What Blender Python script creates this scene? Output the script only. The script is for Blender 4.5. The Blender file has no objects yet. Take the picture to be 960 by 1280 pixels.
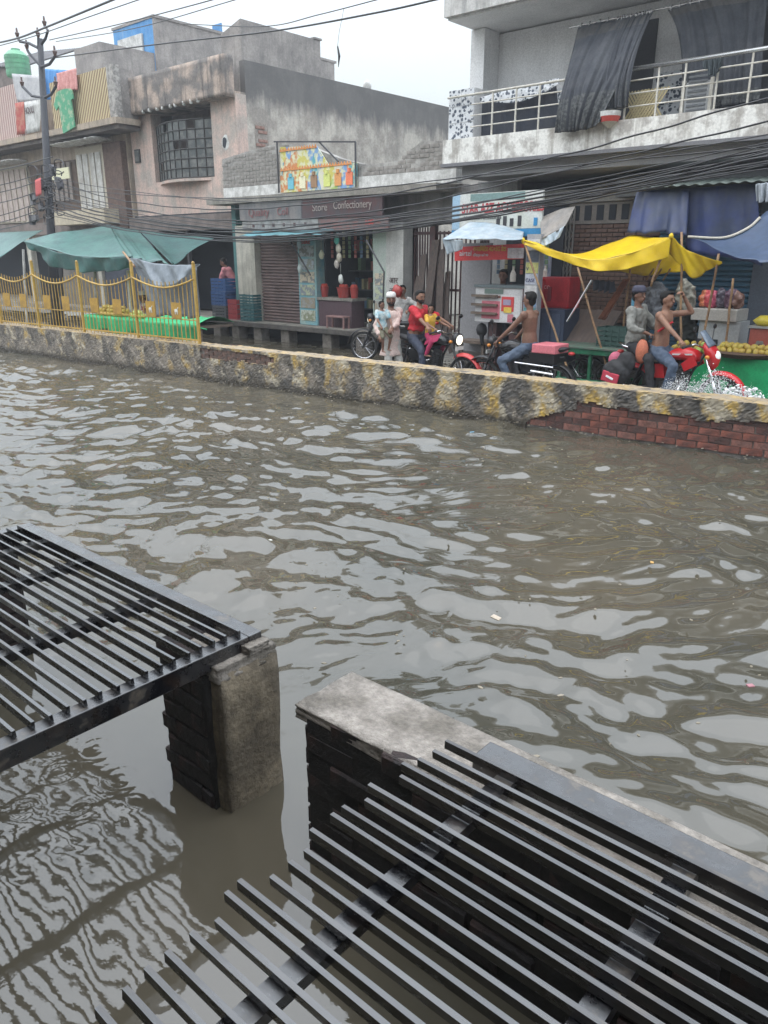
import bpy, bmesh, math, random
import numpy as np
from mathutils import Vector, Matrix, Euler
R = math.radians
PI = math.pi
random.seed(7)
S = bpy.context.scene
COL = S.collection

# ------------------------------------------------------------ camera
H = 2.1                                   # eye height over the flood water
FPX = 955.0
PITCH = math.atan(322 / 955)
YAW = R(41.0)                             # camera turned left of straight across the street
cam = bpy.data.cameras.new('camera')
camo = bpy.data.objects.new('camera', cam)
COL.objects.link(camo)
camo.location = (0, 0, H)
camo.rotation_euler = (R(90) - PITCH, 0, YAW)
cam.sensor_fit = 'VERTICAL'
cam.sensor_height = 36
cam.lens = 36 * FPX / 1280
cam.clip_start = 0.05
cam.clip_end = 2000
S.camera = camo

# ------------------------------------------------------------ sky and sun (overcast monsoon noon)
SUN_EL, SUN_AZ = R(68), R(200)
W = bpy.data.worlds.new('World')
S.world = W
W.use_nodes = True
wt = W.node_tree
wt.nodes.clear()
out = wt.nodes.new('ShaderNodeOutputWorld')
sky = wt.nodes.new('ShaderNodeTexSky')
sky.sky_type = 'NISHITA'
sky.sun_disc = False
sky.sun_elevation = SUN_EL
sky.sun_rotation = SUN_AZ
sky.air_density = 2.0
sky.dust_density = 4.0
b1 = wt.nodes.new('ShaderNodeBackground')
b1.inputs[1].default_value = 0.05
wt.links.new(sky.outputs[0], b1.inputs[0])
# cloud deck: standard overcast law, brighter overhead than at the horizon, with soft cloud texture
tc = wt.nodes.new('ShaderNodeTexCoord')
sep = wt.nodes.new('ShaderNodeSeparateXYZ')
wt.links.new(tc.outputs['Generated'], sep.inputs[0])
mx = wt.nodes.new('ShaderNodeMath'); mx.operation = 'MAXIMUM'; mx.inputs[1].default_value = 0.0
wt.links.new(sep.outputs[2], mx.inputs[0])
ma = wt.nodes.new('ShaderNodeMath'); ma.operation = 'MULTIPLY_ADD'
ma.inputs[1].default_value = 2.6; ma.inputs[2].default_value = 0.22
wt.links.new(mx.outputs[0], ma.inputs[0])
ns = wt.nodes.new('ShaderNodeTexNoise'); ns.inputs['Scale'].default_value = 1.6; ns.inputs['Detail'].default_value = 4
wt.links.new(tc.outputs['Generated'], ns.inputs['Vector'])
nm = wt.nodes.new('ShaderNodeMapRange'); nm.inputs[1].default_value = 0.3; nm.inputs[2].default_value = 0.7
nm.inputs[3].default_value = 0.96; nm.inputs[4].default_value = 1.04
wt.links.new(ns.outputs[0], nm.inputs[0])
mm = wt.nodes.new('ShaderNodeMath'); mm.operation = 'MULTIPLY'
wt.links.new(ma.outputs[0], mm.inputs[0]); wt.links.new(nm.outputs[0], mm.inputs[1])
b2 = wt.nodes.new('ShaderNodeBackground')
b2.inputs[0].default_value = (0.86, 0.925, 1.0, 1)
wt.links.new(mm.outputs[0], b2.inputs[1])
ad = wt.nodes.new('ShaderNodeAddShader')
wt.links.new(b1.outputs[0], ad.inputs[0]); wt.links.new(b2.outputs[0], ad.inputs[1])
wt.links.new(ad.outputs[0], out.inputs[0])

sun = bpy.data.lights.new('sun', 'SUN')
sun.energy = 0.8
sun.angle = R(110)
sun.color = (1.0, 0.97, 0.92)
suno = bpy.data.objects.new('sun', sun)
COL.objects.link(suno)
# the Nishita sun direction for rotation r is (sin r, cos r) on the ground plane
sd = Vector((math.sin(SUN_AZ) * math.cos(SUN_EL), math.cos(SUN_AZ) * math.cos(SUN_EL), math.sin(SUN_EL)))
suno.rotation_euler = sd.to_track_quat('Z', 'Y').to_euler()
suno.location = (0, 0, 20)

S.view_settings.view_transform = 'Standard'
S.view_settings.look = 'None'
S.view_settings.exposure = 0.30
S.view_settings.gamma = 1.0
S.render.engine = 'CYCLES'

# ------------------------------------------------------------ measuring: photograph pixel + known plane -> point
_cp, _sp = math.cos(PITCH), math.sin(PITCH)
def ray(x, y):
    r = x - 480; up = 640 - y
    fw = FPX * _cp + up * _sp; z = up * _cp - FPX * _sp
    return r * math.cos(YAW) - fw * math.sin(YAW), r * math.sin(YAW) + fw * math.cos(YAW), z
def at(x, y, V):
    u, v, z = ray(x, y); s = V / v
    return Vector((u * s, V, H + z * s))
def atz(x, y, Z):
    u, v, z = ray(x, y); s = (Z - H) / z
    return Vector((u * s, v * s, Z))
def atu(x, y, U):
    u, v, z = ray(x, y); s = U / u
    return Vector((U, v * s, H + z * s))

# ------------------------------------------------------------ materials
MATS = {}
def mat(name, col, rough=0.75, col2=None, scale=2.5, lo=0.4, hi=0.62, streak=None, samt=0.7, bump=0.0, bscale=30,
        metal=0.0, stretch=(1, 1, 1), fine=0.12, spec=0.5, emit=None, estr=0, sheen=0):
    """weathered surface: two tones by cloud noise, optional vertical streaks, fine grain, bump"""
    if name in MATS: return MATS[name]
    m = bpy.data.materials.new(name); m.use_nodes = True
    nt = m.node_tree; N = nt.nodes; L = nt.links
    b = N['Principled BSDF']
    b.inputs['Roughness'].default_value = rough
    b.inputs['Metallic'].default_value = metal
    b.inputs['Specular IOR Level'].default_value = spec
    tc = N.new('ShaderNodeTexCoord')
    mp = N.new('ShaderNodeMapping'); mp.inputs['Scale'].default_value = stretch
    L.new(tc.outputs['Object'], mp.inputs[0])
    cur = None
    rgb = N.new('ShaderNodeRGB'); rgb.outputs[0].default_value = (*col, 1); cur = rgb.outputs[0]
    def mix(a, c, facout, mode='MIX', amt=None):
        x = N.new('ShaderNodeMix'); x.data_type = 'RGBA'; x.blend_type = mode
        L.new(a, x.inputs['A'])
        if isinstance(c, tuple): x.inputs['B'].default_value = (*c, 1)
        else: L.new(c, x.inputs['B'])
        if facout is None: x.inputs['Factor'].default_value = amt
        else: L.new(facout, x.inputs['Factor'])
        return x.outputs['Result']
    def noise(sc, vec, det=6, rgh=0.6):
        n = N.new('ShaderNodeTexNoise'); n.inputs['Scale'].default_value = sc
        n.inputs['Detail'].default_value = det; n.inputs['Roughness'].default_value = rgh
        L.new(vec, n.inputs['Vector']); return n.outputs[0]
    def rng(x, a, c, d=0.0, e=1.0):
        r = N.new('ShaderNodeMapRange'); r.inputs[1].default_value = a; r.inputs[2].default_value = c
        r.inputs[3].default_value = d; r.inputs[4].default_value = e
        L.new(x, r.inputs[0]); return r.outputs[0]
    if col2 is not None:
        cur = mix(cur, col2, rng(noise(scale, mp.outputs[0]), lo, hi))
    if streak is not None:
        m2 = N.new('ShaderNodeMapping'); m2.inputs['Scale'].default_value = (7, 7, 0.55)
        L.new(tc.outputs['Object'], m2.inputs[0])
        cur = mix(cur, streak, rng(noise(1.0, m2.outputs[0], 5, 0.65), 0.5, 0.68, 0, samt))
    if fine:
        cur = mix(cur, (0.5, 0.5, 0.5), None, 'MIX', 0.0)
        f = rng(noise(bscale * 1.3, mp.outputs[0], 5, 0.7), 0.25, 0.75, 1 - fine * 2, 1 + fine * 2)
        v = N.new('ShaderNodeVectorMath'); v.operation = 'SCALE'
        L.new(cur, v.inputs[0]); L.new(f, v.inputs['Scale']); cur = v.outputs[0]
    L.new(cur, b.inputs['Base Color'])
    if bump:
        bp = N.new('ShaderNodeBump'); bp.inputs['Strength'].default_value = bump; bp.inputs['Distance'].default_value = 0.02
        L.new(noise(bscale, mp.outputs[0], 8, 0.65), bp.inputs['Height'])
        L.new(bp.outputs[0], b.inputs['Normal'])
    if emit:
        b.inputs['Emission Color'].default_value = (*emit, 1); b.inputs['Emission Strength'].default_value = estr
    if sheen: b.inputs['Sheen Weight'].default_value = sheen
    MATS[name] = m
    return m

def custom(name, rough=0.8):
    m = bpy.data.materials.new(name); m.use_nodes = True
    MATS[name] = m
    m.node_tree.nodes['Principled BSDF'].inputs['Roughness'].default_value = rough
    return m, m.node_tree.nodes, m.node_tree.links, m.node_tree.nodes['Principled BSDF']

# ------------------------------------------------------------ mesh builder
class MB:
    def __init__(s): s.v = []; s.f = []
    def add(s, vs, fs):
        o = len(s.v); s.v += [tuple(p) for p in vs]; s.f += [tuple(i + o for i in f) for f in fs]; return s
    def box(s, x0, x1, y0, y1, z0, z1):
        if x0 > x1: x0, x1 = x1, x0
        if y0 > y1: y0, y1 = y1, y0
        if z0 > z1: z0, z1 = z1, z0
        return s.add([(x0,y0,z0),(x1,y0,z0),(x1,y1,z0),(x0,y1,z0),(x0,y0,z1),(x1,y0,z1),(x1,y1,z1),(x0,y1,z1)],
              [(0,3,2,1),(4,5,6,7),(0,1,5,4),(1,2,6,5),(2,3,7,6),(3,0,4,7)])
    def obox(s, c, size, rot=(0, 0, 0), jit=0):
        M = Euler(rot).to_matrix(); c = Vector(c); h = [k / 2 for k in size]
        vs = [c + M @ Vector((sx*h[0]+random.uniform(-jit,jit), sy*h[1]+random.uniform(-jit,jit), sz*h[2]+random.uniform(-jit,jit)))
              for sz in (-1,1) for sx, sy in ((-1,-1),(1,-1),(1,1),(-1,1))]
        return s.add(vs, [(0,3,2,1),(4,5,6,7),(0,1,5,4),(1,2,6,5),(2,3,7,6),(3,0,4,7)])
    def bar(s, p, q, w, h, up=(0, 0, 1)):
        p = Vector(p); q = Vector(q); d = (q - p).normalized(); up = Vector(up)
        if abs(d.dot(up)) > .98: up = Vector((0, 1, 0))
        a = d.cross(up).normalized() * w / 2; b = a.cross(d).normalized() * h / 2
        vs = [p-a-b, p+a-b, p+a+b, p-a+b, q-a-b, q+a-b, q+a+b, q-a+b]
        return s.add(vs, [(0,1,2,3),(7,6,5,4),(0,4,5,1),(1,5,6,2),(2,6,7,3),(3,7,4,0)])
    def tube(s, pts, r, n=8, cap=True):
        pts = [Vector(p) for p in pts]
        rs = r if isinstance(r, (list, tuple)) else [r] * len(pts)
        o = len(s.v); prev = None
        for i, p in enumerate(pts):
            d = (pts[min(i+1, len(pts)-1)] - pts[max(i-1, 0)])
            d = d.normalized() if d.length > 1e-9 else Vector((0,0,1))
            if prev is None:
                ref = Vector((0,0,1)) if abs(d.z) < .9 else Vector((1,0,0)); a = d.cross(ref).normalized()
            else:
                a = prev - d * prev.dot(d); a = a.normalized() if a.length > 1e-6 else d.orthogonal().normalized()
            prev = a; b = d.cross(a)
            for k in range(n):
                t = 2*PI*k/n; s.v.append(tuple(p + (a*math.cos(t) + b*math.sin(t)) * rs[i]))
        for i in range(len(pts)-1):
            for k in range(n):
                k2 = (k+1) % n
                s.f.append((o+i*n+k, o+i*n+k2, o+(i+1)*n+k2, o+(i+1)*n+k))
        if cap:
            s.f.append(tuple(o+k for k in reversed(range(n)))); e = o+(len(pts)-1)*n
            s.f.append(tuple(e+k for k in range(n)))
        return s
    def capsule(s, p, q, r1, r2, n=10):
        p = Vector(p); q = Vector(q); d = q - p
        if d.length < 1e-5: d = Vector((0,0,1e-3)); q = p + d
        d.normalize(); pts = []; rs = []
        for t in (85, 60, 30): pts.append(p - d*r1*math.sin(R(t))); rs.append(r1*math.cos(R(t)))
        pts += [p, q]; rs += [r1, r2]
        for t in (30, 60, 85): pts.append(q + d*r2*math.sin(R(t))); rs.append(r2*math.cos(R(t)))
        return s.tube(pts, rs, n)
    def ball(s, c, r, nu=12, nv=8, rot=None, wob=0):
        c = Vector(c); r = (r, r, r) if not isinstance(r, (tuple, list)) else r
        M = Euler(rot).to_matrix() if rot is not None else None
        o = len(s.v)
        for j in range(nv+1):
            t = PI*j/nv
            for i in range(nu):
                a = 2*PI*i/nu; w = 1 + random.uniform(-wob, wob)
                p = Vector((r[0]*math.sin(t)*math.cos(a)*w, r[1]*math.sin(t)*math.sin(a)*w, r[2]*math.cos(t)*w))
                if M: p = M @ p
                s.v.append(tuple(c + p))
        for j in range(nv):
            for i in range(nu):
                i2 = (i+1) % nu
                s.f.append((o+j*nu+i, o+(j+1)*nu+i, o+(j+1)*nu+i2, o+j*nu+i2))
        return s
    def prism(s, poly, d0, d1, axis='y'):
        """poly = outline in the other two axes; extruded from d0 to d1"""
        n = len(poly)
        def mk(a, b, d):
            return (a, d, b) if axis == 'y' else ((d, a, b) if axis == 'x' else (a, b, d))
        vs = [mk(a, b, d0) for a, b in poly] + [mk(a, b, d1) for a, b in poly]
        fs = [tuple(range(n)), tuple(reversed(range(n, 2*n)))]
        fs += [(i, i+n, (i+1) % n + n, (i+1) % n) for i in range(n)]
        return s.add(vs, fs)
    def grid(s, fn, nu, nv):
        o = len(s.v)
        for j in range(nv+1):
            for i in range(nu+1): s.v.append(tuple(fn(i/nu, j/nv)))
        for j in range(nv):
            for i in range(nu):
                a = o+j*(nu+1)+i; s.f.append((a, a+1, a+nu+2, a+nu+1))
        return s
    def loft(s, rings, cap=True):
        o = len(s.v); n = len(rings[0])
        for r in rings: s.v += [tuple(p) for p in r]
        for j in range(len(rings)-1):
            for k in range(n):
                k2 = (k+1) % n; s.f.append((o+j*n+k, o+j*n+k2, o+(j+1)*n+k2, o+(j+1)*n+k))
        if cap:
            s.f.append(tuple(o+k for k in reversed(range(n)))); e = o+(len(rings)-1)*n
            s.f.append(tuple(e+k for k in range(n)))
        return s
    def mesh(s, name, m, smooth=False):
        me = bpy.data.meshes.new(name); me.from_pydata(s.v, [], s.f)
        bm = bmesh.new(); bm.from_mesh(me); bmesh.ops.recalc_face_normals(bm, faces=bm.faces); bm.to_mesh(me); bm.free()
        if smooth: me.polygons.foreach_set('use_smooth', [True]*len(me.polygons))
        if m: me.materials.append(m)
        return me
    def build(s, name, m, parent=None, smooth=False, local=False, bevel=0):
        o = bpy.data.objects.new(name, s.mesh(name, m, smooth)); COL.objects.link(o)
        if parent is not None:
            o.parent = parent
            if not local: o.location = -off(parent)
        if bevel:
            bv = o.modifiers.new('bevel', 'BEVEL'); bv.width = bevel; bv.segments = 2; bv.limit_method = 'ANGLE'
        return o
def off(o):
    t = Vector((0,0,0))
    while o is not None: t = t + o.location; o = o.parent
    return t
def tag(o, label=None, cat=None, group=None, kind=None):
    if label: o['label'] = label
    if cat: o['category'] = cat
    if group: o['group'] = group
    if kind: o['kind'] = kind
    return o
def thing(name, label, cat, loc=(0,0,0), rotz=0, group=None):
    o = bpy.data.objects.new(name, None); COL.objects.link(o)
    o.location = loc; o.rotation_euler = (0, 0, rotz); o.empty_display_size = .2
    return tag(o, label, cat, group)
def instance(mesh, name, parent, loc, rot=(0,0,0), scale=(1,1,1)):
    o = bpy.data.objects.new(name, mesh); COL.objects.link(o)
    o.parent = parent
    o.location = Vector(loc) - (off(parent) if parent else Vector((0,0,0)))
    o.rotation_euler = rot; o.scale = scale
    return o
def copy_tree(o, parent=None):
    c = o.copy(); COL.objects.link(c)
    if parent is not None: c.parent = parent
    for ch in list(o.children): copy_tree(ch, c)
    return c
def spline(pts, n):
    """Catmull-Rom through pts"""
    P = [Vector(p) for p in pts]
    if len(P) == 2: return [P[0].lerp(P[1], i/n) for i in range(n+1)]
    Q = [2*P[0]-P[1]] + P + [2*P[-1]-P[-2]]; res = []
    for i in range(n+1):
        t = i/n*(len(P)-1); k = min(int(t), len(P)-2); t -= k
        a, b, c, d = Q[k], Q[k+1], Q[k+2], Q[k+3]
        res.append(0.5*((2*b)+(c-a)*t+(2*a-5*b+4*c-d)*t*t+(3*b-a-3*c+d)*t**3))
    return res
def sheet(top, bot, name, m, parent=None, nu=40, nv=14, wr=0.02, wf=9, th=0.004, smooth=True, sag=0, seed=0):
    """cloth or tarpaulin patch between two edge curves, with folds"""
    T = spline(top, nu); B = spline(bot, nu); mb = MB(); rn = random.Random(seed); ph = [rn.uniform(0, 6) for _ in range(6)]
    def fn(s, t):
        i = int(round(s*nu)); p = T[i].lerp(B[i], t)
        e = math.sin(PI*min(1, t*1.15))**.5 if t < .87 else 1
        w = wr*(math.sin(wf*s*PI+ph[0]+t*1.3)+.5*math.sin(2.3*wf*s*PI+ph[1]-t*2)+.35*math.sin(5.1*wf*s+ph[2]+t*4))*(.3+.7*t)
        return p + Vector((0, w, w*.4 - sag*4*t*(1-t)*math.sin(PI*s)**.7 if 0 < s < 1 else w*.4))
    mb.grid(fn, nu, nv)
    o = mb.build(name, m, parent, smooth=smooth)
    sl = o.modifiers.new('thickness', 'SOLIDIFY'); sl.thickness = th
    return o
TSC = None
def text(body, name, m, parent, loc, size, rot=(R(90), 0, 0), ext=0.003, align='LEFT', sx=1.0, bold=0.0):
    c = bpy.data.curves.new(name, 'FONT'); c.body = body; c.size = size; c.extrude = ext; c.align_x = align; c.offset = bold
    c.materials.append(m)
    global TSC
    if TSC is None: TSC = bpy.data.scenes.new('lettering_workbench')
    t_ = bpy.data.objects.new('t', c); TSC.collection.objects.link(t_); TSC.view_layers[0].update()
    me = bpy.data.meshes.new_from_object(t_.evaluated_get(TSC.view_layers[0].depsgraph)); me.name = name
    if not me.materials: me.materials.append(m)
    bpy.data.objects.remove(t_); bpy.data.curves.remove(c)
    o = bpy.data.objects.new(name, me); COL.objects.link(o)
    if parent is not None: o.parent = parent
    o.location = Vector(loc) - (off(parent) if parent else Vector((0,0,0)))
    o.rotation_euler = rot; o.scale = (sx, 1, 1)
    return o

# common materials
BLK = mat('black_paint', (.012,.012,.014), .35, fine=.05)
RUB = mat('rubber', (.02,.02,.02), .8)
CHR = mat('chrome', (.7,.7,.72), .18, metal=1, fine=.02)
IRON = mat('dark_iron', (.006,.0065,.009), .28, (.022,.014,.011), 14, .5, .7, bump=.15, bscale=60, spec=.6)
IRON.node_tree.nodes['Principled BSDF'].inputs['Coat Weight'].default_value = .9
IRON.node_tree.nodes['Principled BSDF'].inputs['Coat Roughness'].default_value = .22
IRON.node_tree.nodes['Principled BSDF'].inputs['Coat IOR'].default_value = 1.7
_n = IRON.node_tree; _b = _n.nodes['Principled BSDF']; _t = _n.nodes.new('ShaderNodeTexCoord')
_o = _n.nodes.new('ShaderNodeTexNoise'); _o.inputs['Scale'].default_value = 9; _o.inputs['Detail'].default_value = 8; _o.inputs['Roughness'].default_value = .7
_n.links.new(_t.outputs['Object'], _o.inputs['Vector'])
_r = _n.nodes.new('ShaderNodeMapRange'); _r.inputs[1].default_value = .38; _r.inputs[2].default_value = .62; _r.inputs[3].default_value = .10; _r.inputs[4].default_value = .50
_n.links.new(_o.outputs[0], _r.inputs[0]); _n.links.new(_r.outputs[0], _b.inputs['Coat Roughness']); _n.links.new(_r.outputs[0], _b.inputs['Roughness'])
_m = _n.nodes.new('ShaderNodeMix'); _m.data_type = 'RGBA'; _m.inputs['B'].default_value = (.085,.068,.05,1)
_src = _b.inputs['Base Color'].links[0].from_socket; _n.links.new(_src, _m.inputs['A'])
_q = _n.nodes.new('ShaderNodeMapRange'); _q.inputs[1].default_value = .57; _q.inputs[2].default_value = .66; _n.links.new(_o.outputs[0], _q.inputs[0]); _n.links.new(_q.outputs[0], _m.inputs['Factor'])
_n.links.new(_m.outputs['Result'], _b.inputs['Base Color'])
CONC = mat('wet_cement', (.27,.25,.22), .8, (.16,.15,.13), 3, .4, .65, bump=.5, bscale=26, fine=.18)
BRK = mat('old_brick', (.15,.085,.065), .85, (.085,.06,.05), 9, .4, .6, bump=.6, bscale=40, fine=.2)
BRKR = mat('red_brick', (.27,.09,.06), .7, (.10,.045,.038), 6, .4, .65, bump=.5, bscale=40, fine=.2)
MORT = mat('mortar', (.17,.155,.14), .9, (.09,.085,.08), 7, .4, .6, bump=.6, bscale=40)
YEL = mat('yellow_paint', (.42,.27,.055), .5, (.26,.16,.06), 6, .5, .68, bump=.1, fine=.12)
WOOD = mat('grey_wood', (.17,.13,.10), .8, (.10,.075,.06), 5, bump=.3, stretch=(1,1,6))
BAMB = mat('bamboo', (.36,.22,.11), .6, (.2,.12,.07), 8)
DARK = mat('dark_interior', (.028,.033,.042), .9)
WHT = mat('white_paint', (.62,.62,.60), .6, (.42,.42,.40), 6, streak=(.25,.24,.22), samt=.5)
# ============================================================ SETTING: flood water and ground
def axis(segs):
    a = []
    for x0, x1, d in segs:
        n = max(1, int(round((x1-x0)/d))); a += [x0+(x1-x0)*i/n for i in range(n)]
    a.append(segs[-1][1]); return np.array(a)
ux = axis([(-220,-60,20),(-60,-30,2),(-30,-20,.25),(-20,-14,.06),(-14,-4.2,.042),(-4.2,.3,.017),(.3,3,.08),(3,20,1),(20,220,20)])
vy = axis([(-60,-4,8),(-4,.6,.1),(.6,3.2,.017),(3.2,9.5,.04),(9.5,14.2,.07),(14.2,30,1.5),(30,220,20)])
X, Y = np.meshgrid(ux, vy)
rng_ = np.random.default_rng(11)
Z = np.zeros_like(X)
# domain warp so that crests wander
WX = X + .25*np.sin(.9*Y+.5*X) + .15*np.sin(1.7*X-1.1*Y+1); WY = Y + .3*np.sin(.8*X+.6*Y+2) + .15*np.sin(2.3*Y+.9*X)
for i in range(110):
    lam = 0.14 * (1.15/.14) ** (i/109)
    th = rng_.normal(R(100), R(42)) if i % 3 else rng_.uniform(0, 2*PI)
    k = 2*PI/lam; ph = rng_.uniform(0, 2*PI)
    slope = .0285 * (1.0 if lam < .8 else .75) 
    t = k*(WX*math.cos(th)+WY*math.sin(th))+ph
    if i % 2: Z += slope/k*1.05*(1-2*np.abs(np.sin(t/2)))
    else: Z += slope/k*(np.sin(t) + .22*np.sin(2*t+.6))
grp = .55+.45*np.sin(.55*X+1.1*np.sin(.4*Y)+.3)*np.sin(.5*Y+.8*np.sin(.35*X))
calm = np.clip((np.hypot((X+1.6)/2.2, (Y-1.0)/1.25)-.75)/1.0, 0, 1)   # sheltered water between the pillars
farside = np.where(Y > 9.0+.061*X, .65, 1.0)
Z *= (.62+.75*grp)*(.07+.93*calm)*farside*1.0
for (px, py, r0, n) in ((120,935,.10,1),(75,965,.07,1),(150,972,.09,1),(170,1000,.05,1),(745,918,.055,1),(495,755,.05,1),(690,905,.04,1),
                        (30,1010,.07,1),(900,925,.06,1),(100,1010,.05,1),(560,820,.04,1),(840,960,.05,1),(330,760,.045,1)):
    c = atz(px, py, 0); d = np.hypot(X-c.x, Y-c.y)
    Z += .0019*np.cos(2*PI*d/.042)*np.exp(-((d-r0*.75)/(r0*.35))**2)
rr_ = random.Random(4)
near_ = (X > -4.3) & (X < .4) & (Y > .5) & (Y < 3.3)
for i in range(24):
    cx_, cy_ = rr_.uniform(-4.0, -.9), rr_.uniform(.65, 1.6) if i < 17 else rr_.uniform(1.8, 3.1)
    r0 = rr_.uniform(.02, .11); d = np.hypot(X-cx_, Y-cy_)
    Z += np.where(near_, rr_.uniform(.0004, .0009)*np.cos(2*PI*d/.046+i)*np.exp(-((d-r0)/(.035))**2), 0)
Z = np.where((np.abs(X) > 60) | (Y > 40) | (Y < -10), 0, Z)
nu, nv = len(ux), len(vy)
me = bpy.data.meshes.new('water')
co = np.stack([X, Y, Z], -1).reshape(-1, 3).astype(np.float32)
me.vertices.add(len(co)); me.vertices.foreach_set('co', co.ravel())
idx = np.arange(nu*nv).reshape(nv, nu)
q = np.stack([idx[:-1,:-1], idx[:-1,1:], idx[1:,1:], idx[1:,:-1]], -1).reshape(-1, 4)
me.loops.add(q.size); me.loops.foreach_set('vertex_index', q.ravel().astype(np.int32))
me.polygons.add(len(q)); me.polygons.foreach_set('loop_start', (np.arange(len(q))*4).astype(np.int32))
me.polygons.foreach_set('use_smooth', np.ones(len(q), dtype=bool))
me.update(calc_edges=True)
m, N, L, b = custom('flood_water', .03)
tcn = N.new('ShaderNodeTexCoord')
n1 = N.new('ShaderNodeTexNoise'); n1.inputs['Scale'].default_value = .55; n1.inputs['Detail'].default_value = 5
L.new(tcn.outputs['Object'], n1.inputs['Vector'])
cr = N.new('ShaderNodeValToRGB')
cr.color_ramp.elements[0].position = .35; cr.color_ramp.elements[0].color = (.056,.053,.040,1)
cr.color_ramp.elements[1].position = .65; cr.color_ramp.elements[1].color = (.092,.079,.057,1)
L.new(n1.outputs[0], cr.inputs[0]); L.new(cr.outputs[0], b.inputs['Base Color'])
b.inputs['IOR'].default_value = 1.75
n2 = N.new('ShaderNodeTexNoise'); n2.inputs['Scale'].default_value = 7; n2.inputs['Detail'].default_value = 3; n2.inputs['Roughness'].default_value = .45
L.new(tcn.outputs['Object'], n2.inputs['Vector'])
bp = N.new('ShaderNodeBump'); bp.inputs['Strength'].default_value = .08; bp.inputs['Distance'].default_value = .012
L.new(n2.outputs[0], bp.inputs['Height'])
n3 = N.new('ShaderNodeTexNoise'); n3.inputs['Scale'].default_value = 24; n3.inputs['Detail'].default_value = 3; n3.inputs['Roughness'].default_value = .5
L.new(tcn.outputs['Object'], n3.inputs['Vector'])
bp2 = N.new('ShaderNodeBump'); bp2.inputs['Strength'].default_value = .05; bp2.inputs['Distance'].default_value = .004
L.new(n3.outputs[0], bp2.inputs['Height']); L.new(bp.outputs[0], bp2.inputs['Normal']); L.new(bp2.outputs[0], b.inputs['Normal'])
me.materials.append(m)
water = bpy.data.objects.new('water', me); COL.objects.link(water); tag(water, kind='structure')
g = MB(); g.box(-220, 220, -60, 220, -.5, -.22)
tag(g.build('road', mat('asphalt', (.05,.05,.05), .9)), kind='structure')

# ============================================================ MEDIAN WALL (slightly skewed to the houses)
WANG = math.atan(.061)
WO = Vector((-7.37, 8.96-.061*7.37, 0))
ca, sa = math.cos(WANG), math.sin(WANG)
def ws(u): return (u-WO.x)/ca                      # place along the wall from the street u
def wpx(x, y, o=0):                                # pixel -> wall frame (s, z) at offset o
    u, v, z = ray(x, y); s = (8.96+o-0)/(v-.061*u); return (u*s-WO.x)*ca + 0, H+z*s
wall = thing('median_wall', 'long low masonry divider standing in the flood with worn black and yellow paint', 'wall', WO, WANG)
SL, SR = -16.5, 9.0
WT = .575
# painted plaster
m, N, L, b = custom('worn_kerb_paint', .7)
tcn = N.new('ShaderNodeTexCoord'); sepn = N.new('ShaderNodeSeparateXYZ'); L.new(tcn.outputs['Object'], sepn.inputs[0])
def nz(sc, det=7, rg=.65, vec=None):
    n = N.new('ShaderNodeTexNoise'); n.inputs['Scale'].default_value = sc; n.inputs['Detail'].default_value = det; n.inputs['Roughness'].default_value = rg
    L.new(vec or tcn.outputs['Object'], n.inputs['Vector']); return n.outputs[0]
def mr(x, a, c, d=0., e=1.):
    r = N.new('ShaderNodeMapRange'); r.inputs[1].default_value = a; r.inputs[2].default_value = c; r.inputs[3].default_value = d; r.inputs[4].default_value = e
    L.new(x, r.inputs[0]); return r.outputs[0]
def mt(op, a, c=None):
    r = N.new('ShaderNodeMath'); r.operation = op
    for i, k in enumerate((a, c)):
        if k is None: continue
        if isinstance(k, (int, float)): r.inputs[i].default_value = k
        else: L.new(k, r.inputs[i])
    return r.outputs[0]
def mixc(a, c, f):
    x = N.new('ShaderNodeMix'); x.data_type = 'RGBA'
    for k, nm_ in ((a, 'A'), (c, 'B')):
        if isinstance(k, tuple): x.inputs[nm_].default_value = (*k, 1)
        else: L.new(k, x.inputs[nm_])
    if isinstance(f, float): x.inputs['Factor'].default_value = f
    else: L.new(f, x.inputs['Factor'])
    return x.outputs['Result']
xw = mt('ADD', sepn.outputs[0], mt('MULTIPLY', nz(1.6), .9))
wave = mt('SINE', mt('MULTIPLY', xw, 2*PI/.70))
stripe = mr(wave, -.45, .2)
cement = mixc((.23,.20,.165), (.07,.062,.052), mr(nz(3.2, 9, .7), .40, .60))
cement = mixc(cement, (.36,.32,.25), mr(nz(6.3, 8, .7), .56, .64))
yel = mixc((.56,.36,.055), (.27,.20,.10), mr(nz(9), .4, .6))
blk = mixc((.035,.034,.034), (.12,.11,.098), mr(nz(8), .40, .6))
pale = mixc((.48,.43,.33), (.32,.28,.21), mr(nz(7), .4, .6))
yel = mixc(yel, pale, mr(nz(4.2), .44, .54))
paint = mixc(blk, yel, stripe)
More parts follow.
